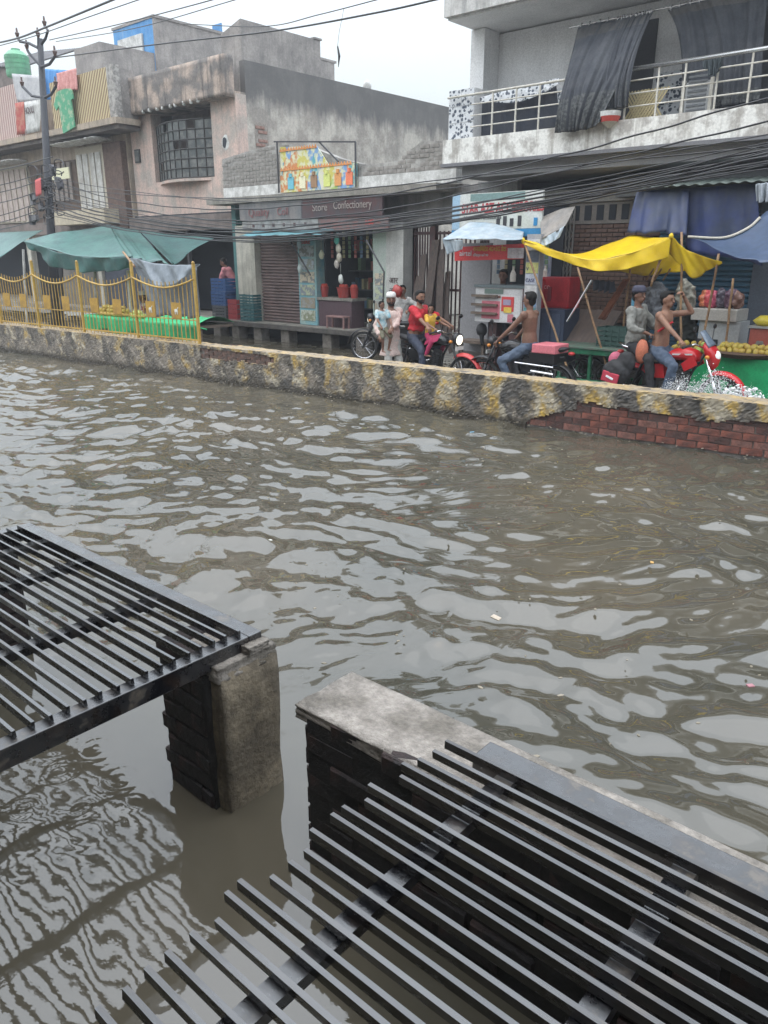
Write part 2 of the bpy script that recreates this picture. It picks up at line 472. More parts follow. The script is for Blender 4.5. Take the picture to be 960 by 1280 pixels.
# paint survives in flakes, less of it toward the far left of the wall
keep = mr(mt('ADD', nz(4.5, 9, .74), mt('ADD', mt('MULTIPLY', mr(sepn.outputs[0], -6., 1.0), .11), mt('ADD', mt('MULTIPLY', mr(sepn.outputs[2], .30, .55), .07), mt('MULTIPLY', nz(1.1, 3), .25)))), .650, .72)
low = mr(mt('ADD', sepn.outputs[2], mt('MULTIPLY', nz(3), .25)), .14, .20)     # scum near the water
paint = mixc(paint, (.15,.125,.09), mr(nz(2.7, 8, .7), .42, .66, .0, .5))
c = mixc(cement, paint, keep)
c = mixc((.045,.038,.028), c, mr(mt('ADD', sepn.outputs[2], mt('MULTIPLY', nz(6), .12)), .07, .17))
geo = N.new('ShaderNodeNewGeometry'); sg = N.new('ShaderNodeSeparateXYZ'); L.new(geo.outputs['Normal'], sg.inputs[0])
topm = mr(sg.outputs[2], .6, .85)
topc = mixc(mixc((.40,.29,.14), (.28,.23,.17), mr(nz(5), .4, .6)), (.11,.095,.08), mr(nz(7.5, 9, .75), .52, .60))
c = mixc(c, topc, topm)
L.new(c, b.inputs['Base Color'])
bpn = N.new('ShaderNodeBump'); bpn.inputs['Strength'].default_value = .45; bpn.inputs['Distance'].default_value = .02
L.new(nz(14, 9, .7), bpn.inputs['Height']); L.new(bpn.outputs[0], b.inputs['Normal'])
b.inputs['Roughness'].default_value = .55
KERB = m
def sn(a, seed=0):
    return math.sin(a*1.7+seed)+.6*math.sin(a*4.1+seed*2+1)+.4*math.sin(a*9.3+seed*3)+.25*math.sin(a*21+seed)
def bare(s, z):
    """where the plaster has fallen off the front"""
    zr = .36 + .03*sn(s*1.3, 2) + min(.0, (s-3.2)*.05)
    if s > 3.0: zr2 = zr
    else: zr2 = -1
    if s > 2.3 and z < (.30 + .03*sn(s, 2)) * min(1, (s-2.3)/.9)**.6: return True
    if s > 3.0 and z < zr2: return True
    if -4.15 < s < -2.45 and .34 + .05*abs(sn(s, 5))*.6 < z < .53: return True
    if -2.6 < s < -2.3 and .42 < z < .5: return True
    return False
NX = 900; NZ = 26
def jag(s, z): return .012*sn(s*2.3+z*3, 1)*.5 + random.uniform(-.006, .006)
mb = MB(); vid = {}
ds = (SR-SL)/NX
zs = [-.3, -.05] + [WT*i/(NZ-1) for i in range(1, NZ)]
zs = [-.3] + [-.04 + (WT+.04)*i/NZ for i in range(NZ+1)]
top_d = .42
def vert(i, j, back=False):
    k = (i, j, back)
    if k not in vid:
        s = SL+ds*i; z = zs[j]
        edge = .02*(sn(s*3, 4))*.3 if j == len(zs)-1 else 0
        vid[k] = len(mb.v)
        mb.v.append((s+random.uniform(-.008,.008), jag(s, z)+(.028 if back else 0)+.0, z+edge*.35+random.uniform(-.004,.004)))
    return vid[k]
for i in range(NX):
    for j in range(len(zs)-1):
        if bare(SL+ds*(i+.5), (zs[j]+zs[j+1])/2): continue
        mb.f.append((vert(i,j), vert(i+1,j), vert(i+1,j+1), vert(i,j+1)))
pl = mb.build('painted_plaster', KERB, wall, local=True)
sl = pl.modifiers.new('t', 'SOLIDIFY'); sl.thickness = .03; sl.offset = -1
mb = MB()
mb.box(SL, SR, .034, top_d-.02, -.3, WT-.03)
mb.build('masonry_core', MORT, wall, local=True)
mb = MB()
def topf(s_, t):
    s = SL+(SR-SL)*s_; return (s, .002+(top_d-.004)*t+.012*sn(s*3)*.4+random.uniform(-.009,.009), WT+.007*sn(s*2.3+t*5)+random.uniform(-.004,.003)-.012*(abs(t-.5)*2)**3)
mb.grid(topf, 700, 6)
cp_ = mb.build('coping', KERB, wall, local=True); sl = cp_.modifiers.new('t', 'SOLIDIFY'); sl.thickness = .035; sl.offset = -1
# single bricks in the two bare places (course 0.087)
BRKD = mat('dark_red_brick', (.13,.055,.045), .75, (.07,.04,.035), 7, .4, .6, bump=.6, bscale=40, fine=.2)
BRKP = mat('pale_red_brick', (.25,.11,.085), .8, (.16,.08,.065), 8, .4, .6, bump=.6, bscale=40, fine=.2)
bm1 = [MB().obox((0,0,0), (.222,.07,.074), jit=.005).mesh('brick', k_) for k_ in (BRKR,BRKR,BRKD,BRKP,BRKD)]
bm2 = [MB().obox((0,0,0), (.222,.07,.066), jit=.006).mesh('brick', BRK) for _ in range(4)]
for cidx in range(5):
    z = .03+.084*cidx
    s = 2.0 + (.117 if cidx % 2 else 0)
    while s < SR-.1:
        if z < .42:
            o = bpy.data.objects.new('brick', random.choice(bm1)); COL.objects.link(o); o.parent = wall
            o.location = (s, .034+.022+random.uniform(-.004,.004), z+random.uniform(-.004,.004)); o.rotation_euler = (0, random.uniform(-.01,.01), random.uniform(-.02,.02))
        s += .236
for cidx in range(3):
    z = .385+.064*cidx
    s = -4.05 + (.117 if cidx % 2 else 0)
    while s < -2.25:
        o = bpy.data.objects.new('brick', random.choice(bm2)); COL.objects.link(o); o.parent = wall
        o.location = (s, .050+random.uniform(-.006,.006), z+random.uniform(-.005,.005)); o.rotation_euler = (0, random.uniform(-.03,.03), random.uniform(-.06,.06))
        s += .236

# ============================================================ YELLOW RAILING on the wall
fence = thing('railing', 'yellow metal railing with swooping top rail and square plates on the divider wall', 'railing',
              WO, WANG)
FO = .12
def fs(x, y):                                      # wall-frame s for a photograph pixel
    u, v, z = ray(x, y); k = (8.96+FO)/(v-.061*u); return (u*k-WO.x)/ca
posts = [fs(250,430), fs(174,424), fs(106,415), fs(50,408), fs(2,402)]
sp_ = (posts[0]-posts[4])/4
posts.append(posts[4]-sp_)
PM = MB().box(-.0225,.0225,-.0225,.0225,0,1.37).add(*(lambda q: (q.v, q.f))(MB().ball((0,0,1.385),(.03,.03,.03),8,6))).mesh('post', YEL)
PK = MB().tube([(0,0,0),(0,0,1)], .0095, 6).mesh('picket', YEL)
PLM = MB().box(-.14,.14,-.004,.004,-.14,.14).mesh('plate', mat('yellow_plate', (.42,.25,.035), .55, (.30,.18,.04), 7))
HORSE = mat('silver_emblem', (.6,.6,.55), .5)
for i, s in enumerate(posts):
    o = bpy.data.objects.new('post', PM); COL.objects.link(o); o.parent = fence; o.location = (s, FO, WT); o.rotation_euler = (0, R(random.uniform(-1,1)), 0)
    if i == len(posts)-1: break
    s2 = posts[i+1]; L_ = s-s2
    swoop = lambda t: 1.02+.17*(2*abs(t-.5))**1.8
    tr = MB(); tr.tube([(s2+L_*k/16, FO-.02, WT+swoop(k/16)-.07) for k in range(17)], .017, 8)
    tr.build('top_rail', YEL, fence, local=True, smooth=True)
    MB().box(s2, s, FO-.014, FO+.014, WT+.05, WT+.075).build('bottom_rail', YEL, fence, local=True)
    MB().box(s2, s, FO-.01, FO+.01, WT+.40, WT+.418).build('middle_rail', YEL, fence, local=True)
    n = 15
    for k in range(1, n):
        t = k/n; o = bpy.data.objects.new('picket', PK); COL.objects.link(o); o.parent = fence
        o.location = (s2+L_*t, FO, WT+.01); o.scale = (1, 1, swoop(t)-.01+.03)
    for t in (.27, .69):
        o = bpy.data.objects.new('plate', PLM); COL.objects.link(o); o.parent = fence; o.location = (s2+L_*t, FO-.022, WT+.56)
        o.rotation_euler = (0, R(random.uniform(-2, 2)), 0)
        if i == 0:
            e = MB(); e.ball((0,0,0), (.05,.004,.028), 10, 6); e.capsule((.035,0,.02), (.06,0,.05), .012, .01, 6)
            for dx in (-.035,-.02,.02,.035): e.capsule((dx,0,-.01), (dx+.01,0,-.065), .007, .004, 6)
            h = e.build('emblem', HORSE, o, local=True); h.location = (0, -.007, 0)

# ============================================================ FOREGROUND: gratings, pillar, brick wall
def grating(name, label, u0, u1, v0, v1, z, pitch, cross, sw, frame=.05, stick=0.0, left=False):
    t = thing(name, label, 'grating', (u1, v0, z))
    fw = frame
    u0_ = u0+.10 if left else u0
    for nm_, bx in (('frame_bar', (u0_, u1, v1, v1+fw)), ('frame_bar', (u1-.062, u1, v0-fw, v1-.002)), ('frame_bar', (u0, u1-.064, v0-fw, v0))):
        MB().box(bx[0], bx[1], bx[2], bx[3], z-.075, z).build(nm_, IRON, t, bevel=.003)
    for c in cross:
        MB().box(c-.028, c+.028, v0+.002, v1-.002, z-.035, z-.002).build('cross_bar', IRON, t)
    if not left: MB().box(u0-.06, u0-.003, v0-fw, v1+fw, z-.075, z).build('frame_bar', IRON, t, bevel=.003)
    k = 0
    SM = None
    while True:
        v = v1-.03-pitch*k
        if v < v0+.02: break
        xe = u1-.022+random.uniform(-.008,.008) if not left else u1; xs_ = u0+(random.choice((-.015,.018))+random.uniform(-.008,.008) if left else .01)
        Lx = xe-xs_
        if SM is None: SM = MB().box(-1, 0, -sw/2, sw/2, 0, .026).mesh('slat', IRON)
        instance(SM, 'slat', t, (xe, v, z+.002), (random.uniform(-.10,.10), random.uniform(-.0012,.0012), random.uniform(-.0035,.0035)), (Lx, 1, 1))
        k += 1
    return t
grating('iron_grating', 'black iron grating on the left with widely spaced bars over the pillar', -4.02, -2.13, -.3, 1.655, .70, .0575, [-2.72, -3.35, -3.75], .011, frame=.062)
grating('iron_grating', 'black iron grating lying on the brick wall at the right with closely spaced bars', -1.16, 3.2, -.6, 1.62, .69, .0565, [-.93, -.42, .10, .62, 1.2], .013, frame=.095, stick=.0, left=True)
# pillar under the left grating: bricks toward the viewer, cement render on the road side
def rough_box(name, x0, x1, y0, y1, z0, z1, m, parent, n=(6,6,14), amp=.012, seed=0):
    rn = random.Random(seed); bm = bmesh.new(); bmesh.ops.create_cube(bm, size=1)
    bmesh.ops.scale(bm, vec=(x1-x0, y1-y0, z1-z0), verts=bm.verts); bmesh.ops.translate(bm, vec=((x0+x1)/2, (y0+y1)/2, (z0+z1)/2), verts=bm.verts)
    bmesh.ops.subdivide_edges(bm, edges=bm.edges, cuts=9, use_grid_fill=True)
    for v in bm.verts:
        a = v.co*9; w = math.sin(a.x*2+seed)+math.sin(a.y*2.7+a.z)+math.sin(a.z*2.1+seed*2)+.6*math.sin(a.x*5+a.z*4)
        v.co += Vector((w*.3+rn.uniform(-.5,.5), -w*.3+rn.uniform(-.5,.5), w*.2+rn.uniform(-.3,.3)))*amp
    me = bpy.data.meshes.new(name); bm.to_mesh(me); bm.free(); me.materials.append(m)
    me.polygons.foreach_set('use_smooth', [True]*len(me.polygons))
    o = bpy.data.objects.new(name, me); COL.objects.link(o); o.parent = parent; o.location = -off(parent); return o
DBR = mat('wet_dark_brick', (.042,.019,.015), .6, (.012,.009,.009), 8, .3, .55, bump=.8, bscale=35, fine=.2)
DMO = mat('wet_dark_mortar', (.014,.013,.012), .8, (.022,.019,.017), 9, bump=.8, bscale=30)
REN = mat('rough_render', (.22,.18,.125), .85, (.12,.098,.07), 5, .38, .62, streak=(.05,.045,.035), samt=.45, bump=.9, bscale=22, fine=.2)
CAPM = mat('cement_cap', (.33,.295,.26), .7, (.17,.15,.125), 5, .42, .62, bump=.9, bscale=34, fine=.2)
pil = thing('brick_pillar', 'short brick pillar with cement face carrying the corner of the left grating', 'pillar', (-2.25,1.6,0))
rough_box('brick_core', -2.45,-2.15,1.456,1.72,-.3,.60, DMO, pil, amp=.009, seed=21)
rough_box('cement_face', -2.16,-2.085,1.475,1.75,-.3,.615, REN, pil, amp=.009, seed=3)
rough_box('cement_top', -2.42,-2.09,1.47,1.75,.585,.648, CAPM, pil, amp=.006, seed=5)
rough_box('mortar_lump', -2.16,-2.09,1.62,1.72,.64,.675, CAPM, pil, amp=.01, seed=8)
def dbrick(n, sx, sy, sz, j=.007):
    r = []
    for i in range(n):
        bm = bmesh.new(); bmesh.ops.create_cube(bm, size=1); bmesh.ops.scale(bm, vec=(sx,sy,sz), verts=bm.verts)
        bmesh.ops.bevel(bm, geom=bm.edges, offset=.006, segments=1, affect='EDGES')
        for v in bm.verts: v.co += Vector([random.uniform(-j,j)*.5 for _ in range(3)])
        me = bpy.data.meshes.new('brick'); bm.to_mesh(me); bm.free(); me.materials.append(DBR); r.append(me)
    return r
DB = dbrick(4, .22, .10, .072); DBe = dbrick(3, .10, .22, .072)
for c in range(10):
    z = -.14+.084*c
    if c % 2: xs = [(-2.275, DB), (-2.415, DBe)]
    else: xs = [(-2.335, DB), (-2.205, DBe)]
    for x, M_ in xs:
        me_ = random.choice(M_)
        instance(me_, 'brick', pil, (x+random.uniform(-.012,.008), 1.50 if M_ is DB else 1.56, z+random.uniform(-.004,.004)), (random.uniform(-.03,.03), random.uniform(-.03,.03), random.uniform(-.05,.05)))
# ledge pillar glimpsed through the left grating
p2 = thing('brick_pillar', 'weathered brick pillar seen through the bars at the far left of the grating', 'pillar', (-4.25,1.5,0))
MB().box(-4.45,-4.02,1.31,1.60,-.3,.60).build('brick_core', DMO, p2)
for c in range(10):
    z = -.14+.084*c
    for x in ((-4.34,-4.13) if c % 2 else (-4.25,)):
        instance(random.choice(DB), 'brick', p2, (x+random.uniform(-.01,.01), 1.35, z), (0, random.uniform(-.02,.02), random.uniform(-.04,.04)))
        instance(random.choice(DBe), 'brick', p2, (-4.06, 1.48, z), (0, 0, random.uniform(-.04,.04)))
rough_box('cement_top', -4.47,-4.03,1.34,1.62,.59,.64, CAPM, p2, amp=.006, seed=6)

lw = thing('low_brick_wall', 'low dark brick wall with pale cement capping running under the right grating', 'wall', (-1.72,1.66,0))
MB().box(-1.68,3.4,1.530,1.78,-.3,.59).build('brick_core', DMO, lw)
MB().box(-1.68,-1.42,1.60,1.775,-.3,.585).build('brick_core', DMO, lw)
rough = rough_box('cement_cap', -1.735,-.2,1.528,1.815,.575,.628, CAPM, lw, amp=.006, seed=9)
rough_box('cement_cap', -.2,3.4,1.528,1.80,.575,.626, CAPM, lw, amp=.005, seed=4)
rough_box('cement_end', -1.715,-1.66,1.60,1.80,-.3,.585, REN, lw, amp=.006, seed=12)
for c in range(10):
    z = -.17+.084*c; x = -1.575+(.115 if c % 2 else 0)
    while x < 1.6:
        instance(random.choice(DB), 'brick', lw, (x, 1.575+random.uniform(-.012,.010), z+random.uniform(-.004,.004)), (random.uniform(-.03,.03), random.uniform(-.02,.02), random.uniform(-.04,.04)))
        x += .235
    instance(random.choice(DBe), 'brick', lw, (-1.668, 1.66, z), (0, 0, random.uniform(-.04,.04)))
# unseen house behind the camera, added to shade the foreground; porch floor under it
nh = thing('near_shade_house', 'unseen cement house front with overhang, added on the near side to shade the foreground', 'house', (0,-1.5,0))
MB().box(-9, 7, -1.7, -1.5, -.3, 7.5).build('wall', CONC, nh)
MB().box(-9, 7, -1.498, .35, 3.3, 3.42).build('overhang', CONC, nh)
MB().box(-9, -8.8, -1.498, -.4, -.3, 3.299).build('side_wall', CONC, nh)
MB().box(2.4, 2.6, -1.498, .2, -.3, 3.299).build('side_wall', CONC, nh)
porch = MB().box(-1.0, 3.4, -1.4, .25, -.3, .55)
tag(porch.build('porch_floor', CONC), kind='structure')

# ============================================================ HOUSES, left to right
FAC = mat('pink_wash', (.56,.42,.36), .85, (.40,.35,.31), 2.2, .42, .6, streak=(.22,.19,.17), samt=.45, bump=.35, bscale=14)
PARP = mat('stained_parapet', (.44,.35,.29), .9, (.18,.165,.155), 2.0, .4, .58, streak=(.075,.072,.07), samt=.85, bump=.4, bscale=14)
m = mat('grey_render', (.46,.43,.38), .9, (.29,.265,.235), 1.4, .42, .56, streak=(.20,.195,.185), samt=.35, bump=.4, bscale=12)
# rain stains darker under the coping of the big side wall
def topstain(base, zt, depth, dark, name):
    m = base.copy(); m.name = name; N = m.node_tree.nodes; L = m.node_tree.links; b = N['Principled BSDF']
    src = b.inputs['Base Color'].links[0].from_socket
    tc = N.new('ShaderNodeTexCoord'); sp = N.new('ShaderNodeSeparateXYZ'); L.new(tc.outputs['Object'], sp.inputs[0])
    mp = N.new('ShaderNodeMapping'); mp.inputs['Scale'].default_value = (1.3,1.3,.25); L.new(tc.outputs['Object'], mp.inputs[0])
    n = N.new('ShaderNodeTexNoise'); n.inputs['Scale'].default_value = 2.2; n.inputs['Detail'].default_value = 8; n.inputs['Roughness'].default_value = .7; L.new(mp.outputs[0], n.inputs['Vector'])
    ad = N.new('ShaderNodeMath'); ad.operation = 'MULTIPLY_ADD'; ad.inputs[1].default_value = depth*1.6; L.new(n.outputs[0], ad.inputs[0]); L.new(sp.outputs[2], ad.inputs[2])
    r = N.new('ShaderNodeMapRange'); r.inputs[1].default_value = zt+depth*.05; r.inputs[2].default_value = zt+depth*.5; L.new(ad.outputs[0], r.inputs[0])
    r.inputs[4].default_value = .85
    x = N.new('ShaderNodeMix'); x.data_type = 'RGBA'; x.inputs['B'].default_value = (*dark, 1)
    L.new(src, x.inputs['A']); L.new(r.outputs[0], x.inputs['Factor']); L.new(x.outputs['Result'], b.inputs['Base Color']); return m
SIDE = topstain(m, 6.35, .9, (.095,.095,.097), 'rain_stained_render')
ROOFB = mat('bare_block', (.33,.305,.285), .9, (.22,.205,.195), 1.8, streak=(.15,.145,.14), samt=.45, bump=.4, bscale=14)
GLASS = mat('dusty_glass', (.075,.085,.085), .35, (.17,.17,.16), 5, .45, .65)
GRI = mat('window_iron', (.045,.045,.043), .6)
h = thing('two_storey_house', 'pink and grey two storey house with bulging window grille and stained parapet', 'house', (-19.6, 14, 0))
U0, U1 = -22.16, -17.2
VB = 26.5
zB = 3.1
# facade pieces round the window opening
wx0, wx1, wz0, wz1 = -21.05, -18.25, 4.1, 5.95
p = lambda n, m_, *b: MB().box(*b).build(n, m_, h)
p('pillar', FAC, U0, wx0, 14.0, 14.35, zB, 6.0)
p('pillar', FAC, wx1, U1, 14.0, 14.35, zB, 6.0)
p('wall', FAC, wx0+.001, wx1-.001, 14.003, 14.3, zB, wz0)
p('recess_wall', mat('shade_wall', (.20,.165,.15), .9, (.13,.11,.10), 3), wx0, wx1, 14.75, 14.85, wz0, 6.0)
p('side_wall', SIDE, U1-.2, U1, 14.352, VB, 0, 6.8)
p('left_wall', ROOFB, U0, U0+.2, 14.352, VB, 0, 6.8)
p('back_wall', ROOFB, U0+.2, U1-.2, VB-.2, VB, 0, 6.8)
p('roof', ROOFB, U0+.2, U1-.2, 14.352, VB-.2, 5.98, 6.15)
rp = rough_box('parapet', U0, U1+.003, 13.68, 13.98, 5.92, 6.83, PARP, h, amp=.012, seed=2)
p('parapet_base', PARP, U0+.01, U1-.01, 13.72, 14.6, 5.9, 6.05)
for k in range(9):
    x = -20.9+.31*k+random.uniform(-.05,.05)
    MB().ball((x, 13.72, 5.93-.16*0), (.07,.05,.06), 7, 5, wob=.2).build('mortar_lump', WHT, h)
# bulging grille: three horizontals and many uprights with panes
gx0, gx1, gz0, gz1 = wx0+.1, wx1-.05, wz0+.02, 5.55
bul = lambda t: 14.1-.38*math.sin(PI*t)
gf = MB()
nc, nr = 10, 6
for r in range(nr+1):
    z = gz0+(gz1-gz0)*r/nr
    gf.tube([(gx0+(gx1-gx0)*i/20, bul(i/20), z) for i in range(21)], .018, 5)
for c in range(nc+1):
    t = c/nc; gf.bar((gx0+(gx1-gx0)*t, bul(t), gz0), (gx0+(gx1-gx0)*t, bul(t), gz1+.02), .025, .025)
gr = gf.build('window_grille', GRI, h)
for c in range(nc):
    for r in range(nr):
        if (c, r) in ((5,3),(6,3),(7,5),(3,5),(1,1)): continue
        t0, t1 = (c+.08)/nc, (c+.92)/nc; za, zb = gz0+(gz1-gz0)*(r+.08)/nr, gz0+(gz1-gz0)*(r+.92)/nr
        x0, x1 = gx0+(gx1-gx0)*t0, gx0+(gx1-gx0)*t1
        MB().add([(x0, bul(t0)+.01, za),(x1, bul(t1)+.01, za),(x1, bul(t1)+.01, zb),(x0, bul(t0)+.01, zb),(x0, bul(t0)+.016, za),(x1, bul(t1)+.016, za),(x1, bul(t1)+.016, zb),(x0, bul(t0)+.016, zb)],
                 [(0,1,2,3),(4,7,6,5),(0,4,5,1),(1,5,6,2),(2,6,7,3),(3,7,4,0)]).build('pane', GLASS, gr)
sl_ = MB(); sl_.prism([(gx0-.05, 14.1)]+[(gx0+(gx1-gx0)*i/16, bul(i/16)-.05) for i in range(17)]+[(gx1+.05, 14.1)], gz0-.1, gz0-.03, axis='z'); sl_.build('window_sill', FAC, h)
# small window in the left pillar, round hole in the right pillar, bare bricks on the side wall
MB().box(-22.0,-21.72,13.97,14.01,4.68,5.05).build('small_window', GRI, h)
MB().box(-21.96,-21.76,13.955,13.968,4.72,5.01).build('pane', GLASS, h)
hole = MB(); hole.ball(at(281,178,14.0), (.11,.02,.14), 12, 6, wob=.12); hole.build('wall_hole', DARK, h)
MB().ball(at(281,178,13.99)+Vector((.0,.01,0)), (.15,.012,.18), 12, 6, wob=.15).build('hole_rim', WHT, h)
bpos = atu(327, 172, U1+.0)
BRs = MB().obox((0,0,0), (.05,.30,.075), jit=.008).mesh('brick', mat('dull_brick', (.24,.13,.10), .9, (.3,.2,.17), 9))
for r in range(7):
    for c in range(1):
        if random.random() < .12: continue
        instance(BRs, 'brick', h, (U1+.0, bpos.x*0+bpos.y-.05+(.09 if r % 2 else 0), bpos.z-.4+r*.105))
MB().box(U1-.01, U1+.006, bpos.y-.22, bpos.y+.24, bpos.z-.45, bpos.z+.36).build('mortar_patch', mat('pale_mortar', (.30,.27,.24), .9, (.2,.18,.16), 8), h)

# roof rooms (stair heads)
rb = thing('rooftop_room', 'blue fronted block room on the roof above the stained parapet', 'room', (-26,17,6.1))
BLUE = mat('blue_wash', (.10,.30,.58), .8, (.06,.22,.48), 2.5, streak=(.30,.42,.55), samt=.5)
blu0, blu1 = at(141,37,17).x, at(192,22,17).x
MB().box(blu0, blu1-.1, 17.0, 17.12, 5.9, 9.53).build('front_wall', BLUE, rb)
MB().box(blu1-.1, blu1, 17.0, 25.5, 5.9, 9.53).build('side_wall', ROOFB, rb)
MB().box(blu0, blu0+.1, 17.12, 25.5, 5.9, 9.5).build('side_wall', ROOFB, rb)
MB().box(blu0-.05, blu1+.03, 16.97, 25.6, 9.53, 9.61).build('roof', ROOFB, rb)
q = at(163,58,16.95)
MB().box(q.x-.75, q.x+.75, 16.93, 16.99, q.z-.35, q.z+.28).build('pale_patch', WHT, rb)
qv = atu(270,42,blu1)
rb2 = thing('rooftop_room', 'bare cement stair room with a sloping end wall on the grey house roof', 'room', (-17.3,19,6.1))
c0, c1, c2, c3 = atu(273,45,U1-.15), atu(300,23,U1-.15), atu(400,47,U1-.15), atu(400,97,U1-.15)
cl = at(276,43,c1.y)
MB().prism([(U1-.15, 6.15), (U1-.15, c1.z), (cl.x, cl.z), (cl.x, 6.15)], c1.y, c2.y).build('wall', ROOFB, rb2)
MB().box(U1-.6, U1-.12, c2.y-.25, c2.y+.05, c1.z+.004, c1.z+.05).build('coping', ROOFB, rb2)
bb = thing('rooftop_board', 'small blue panel propped on the roof between the two roof rooms', 'board', (at(270,40,25).x,25,9))
q = at(271,30,25.7); MB().box(q.x-.35, q.x+.3, 25.7, 25.76, 8, q.z+.0).build('panel', BLUE, bb)
MB().box(q.x-1.0, q.x-.4, 25.75, 25.81, 8, q.z-.15).build('red_panel', mat('faded_red', (.45,.16,.13), .8), bb)
bk = MB(); bk.ball((0,0,0), (.13,.13,.16), 10, 8); o = bk.build('pot', WHT, None, local=True); o.location = atu(459,107,U1-.15)+Vector((0,0,-.02))
tag(o, 'small white pot standing on top of the long grey side wall', 'pot')

# left box parapet house + cream balcony house
cr_ = thing('balcony_house', 'cream house at the far left with diagonal lattice balcony and washing hung over it', 'house', (-25,14,0))
CREAM = mat('cream_wall', (.44,.36,.28), .85, (.32,.27,.22), 2.5, streak=(.14,.125,.11), samt=.6, bump=.2)
m, N, L, b = custom('diagonal_lattice', .8)
tcn = N.new('ShaderNodeTexCoord'); mp = N.new('ShaderNodeMapping'); mp.inputs['Rotation'].default_value = (0, R(-32), 0); L.new(tcn.outputs['Object'], mp.inputs[0])
wv = N.new('ShaderNodeTexWave'); wv.inputs['Scale'].default_value = 2.6; wv.inputs['Distortion'].default_value = .6; wv.wave_type = 'BANDS'; wv.bands_direction = 'X'; L.new(mp.outputs[0], wv.inputs[0])
x = N.new('ShaderNodeValToRGB'); x.color_ramp.elements[0].position = .25; x.color_ramp.elements[0].color = (.24,.17,.10,1); x.color_ramp.elements[1].position = .5; x.color_ramp.elements[1].color = (.52,.43,.26,1)
L.new(wv.outputs[0], x.inputs[0]); L.new(x.outputs[0], b.inputs['Base Color'])
bp = N.new('ShaderNodeBump'); bp.inputs['Distance'].default_value = .02; L.new(wv.outputs[0], bp.inputs['Height']); L.new(bp.outputs[0], b.inputs['Normal'])
LATT = m
mL = LATT.copy(); mL.name = 'pink_lattice'
for n_ in mL.node_tree.nodes:
    if n_.type == 'VALTORGB': n_.color_ramp.elements[0].color = (.33,.20,.18,1); n_.color_ramp.elements[1].color = (.55,.44,.40,1)
p = lambda n, m_, *b: MB().box(*b).build(n, m_, cr_)
p('wall', CREAM, -32, -22.25, 13.9, 14.1, 2.6, 9.0-2.0)
p('roof_wall', ROOFB, -26.6, -25.0, 15.0, 15.15, 6.9, 8.5)
p('side_wall', ROOFB, -25.1, -25.0, 15.15, 24, 6.9, 8.5)
p('side_wall', ROOFB, -22.35, -22.25, 14.1, 26, 2.6, 7.0)
p('roof', ROOFB, -32, -22.35, 14.1, 26, 6.9, 7.0)
p('balcony_slab', CREAM, -32, -21.4, 13.1, 13.9, 5.62, 5.78)
p('balcony_soffit', mat('dark_soffit', (.16,.14,.125), .9, (.09,.08,.075), 3), -32, -21.45, 13.2, 13.9, 5.5, 5.615)  # underside in a darker tone than the slab above it
p('balcony_panel', LATT, -25.1, -21.78, 13.2, 13.27, 5.785, 7.08)
p('balcony_post', mat('mottled_post', (.42,.40,.37), .8, (.2,.19,.18), 9), -21.77, -21.4, 13.17, 13.35, 5.785, 7.10)
p('balcony_panel', mL, -32, -27.1, 13.2, 13.27, 5.785, 7.35)
p('balcony_side', ROOFB, -21.6, -21.5, 13.36, 13.9, 5.785, 7.05)
TORN = mat('torn_sheet', (.50,.50,.50), .8, (.38,.38,.40), 3)
q0, q1 = at(15,92,13.12), at(53,95,13.12)
sheet([q0, q1], [at(22,128,13.1), at(53,126,13.1)], 'hung_sheet', TORN, cr_, 20, 8, .02)
o = sheet([at(28,128,13.08), at(52,124,13.08)], [at(30,168,13.08), at(50,164,13.08)], 'banner', WHT, cr_, 16, 6, .008, seed=2)
text('HOULI', 'lettering', mat('banner_ink', (.10,.07,.07), .8), cr_, at(31,143,13.04), .26, sx=.8, bold=.004)
o = sheet([at(19,129,13.07), at(30,127,13.07)], [at(21,169,13.07), at(33,167,13.07)], 'red_strip', mat('red_cloth', (.38,.07,.06), .8, (.42,.18,.13), 6), cr_, 8, 6, .008, seed=3)
# first-floor doors and sunshades below the balcony
DOORP = mat('pale_shutter', (.58,.58,.56), .6, (.42,.40,.37), 4, streak=(.3,.28,.25), samt=.5)
PINKD = mat('pinkish_shutter', (.50,.42,.38), .6, (.35,.28,.25), 4, streak=(.25,.2,.18), samt=.5)
BRN = mat('brown_wood', (.11,.075,.055), .75, (.07,.05,.04), 5)
d = MB().box(-25.1,-23.4,13.78,13.895,3.4,5.3).build('door', mat('door_frame_paint', (.46,.42,.34), .7), cr_)
for k in range(2):
    x = -24.98+.78*k
    MB().box(x, x+.28, 13.74, 13.776, 3.5, 5.1).build('door_panel', DOORP, d); MB().box(x+.36, x+.64, 13.74, 13.776, 3.5, 5.1).build('door_panel', DOORP, d)
d = MB().box(-31.6,-28.5,13.78,13.895,3.2,5.1).build('door', mat('door_frame_paint', (.46,.42,.34), .7), cr_)
for k in range(7):
    x = -31.5+.43*k; MB().box(x, x+.3, 13.74, 13.776, 3.25, 4.95).build('door_panel', PINKD, d)
p('recess', BRN, -28.4, -25.2, 13.82, 13.895, 2.9, 5.0)
for k in range(6): p('slat', mat('grey_brown_slat', (.22,.19,.17), .8), -27.3+.32*k, -27.1+.32*k, 13.76, 13.815, 3.8, 4.95)
for (a, b_, z_) in ((-25.4,-22.6,5.38), (-32,-28.2,5.16)):
    s_ = MB(); n_ = int((b_-a)/.14)
    for k in range(n_): s_.ball((a+.14*k, 13.45+random.uniform(-.02,.02), z_), (.09,.4,.045), 6, 4, wob=.15)
    s_.build('sunshade', WHT, cr_)
SHD = mat('buff_board', (.50,.44,.33), .8, (.38,.33,.25), 5)
a0 = at(72,270,13.4); a1 = at(137,262,13.4)
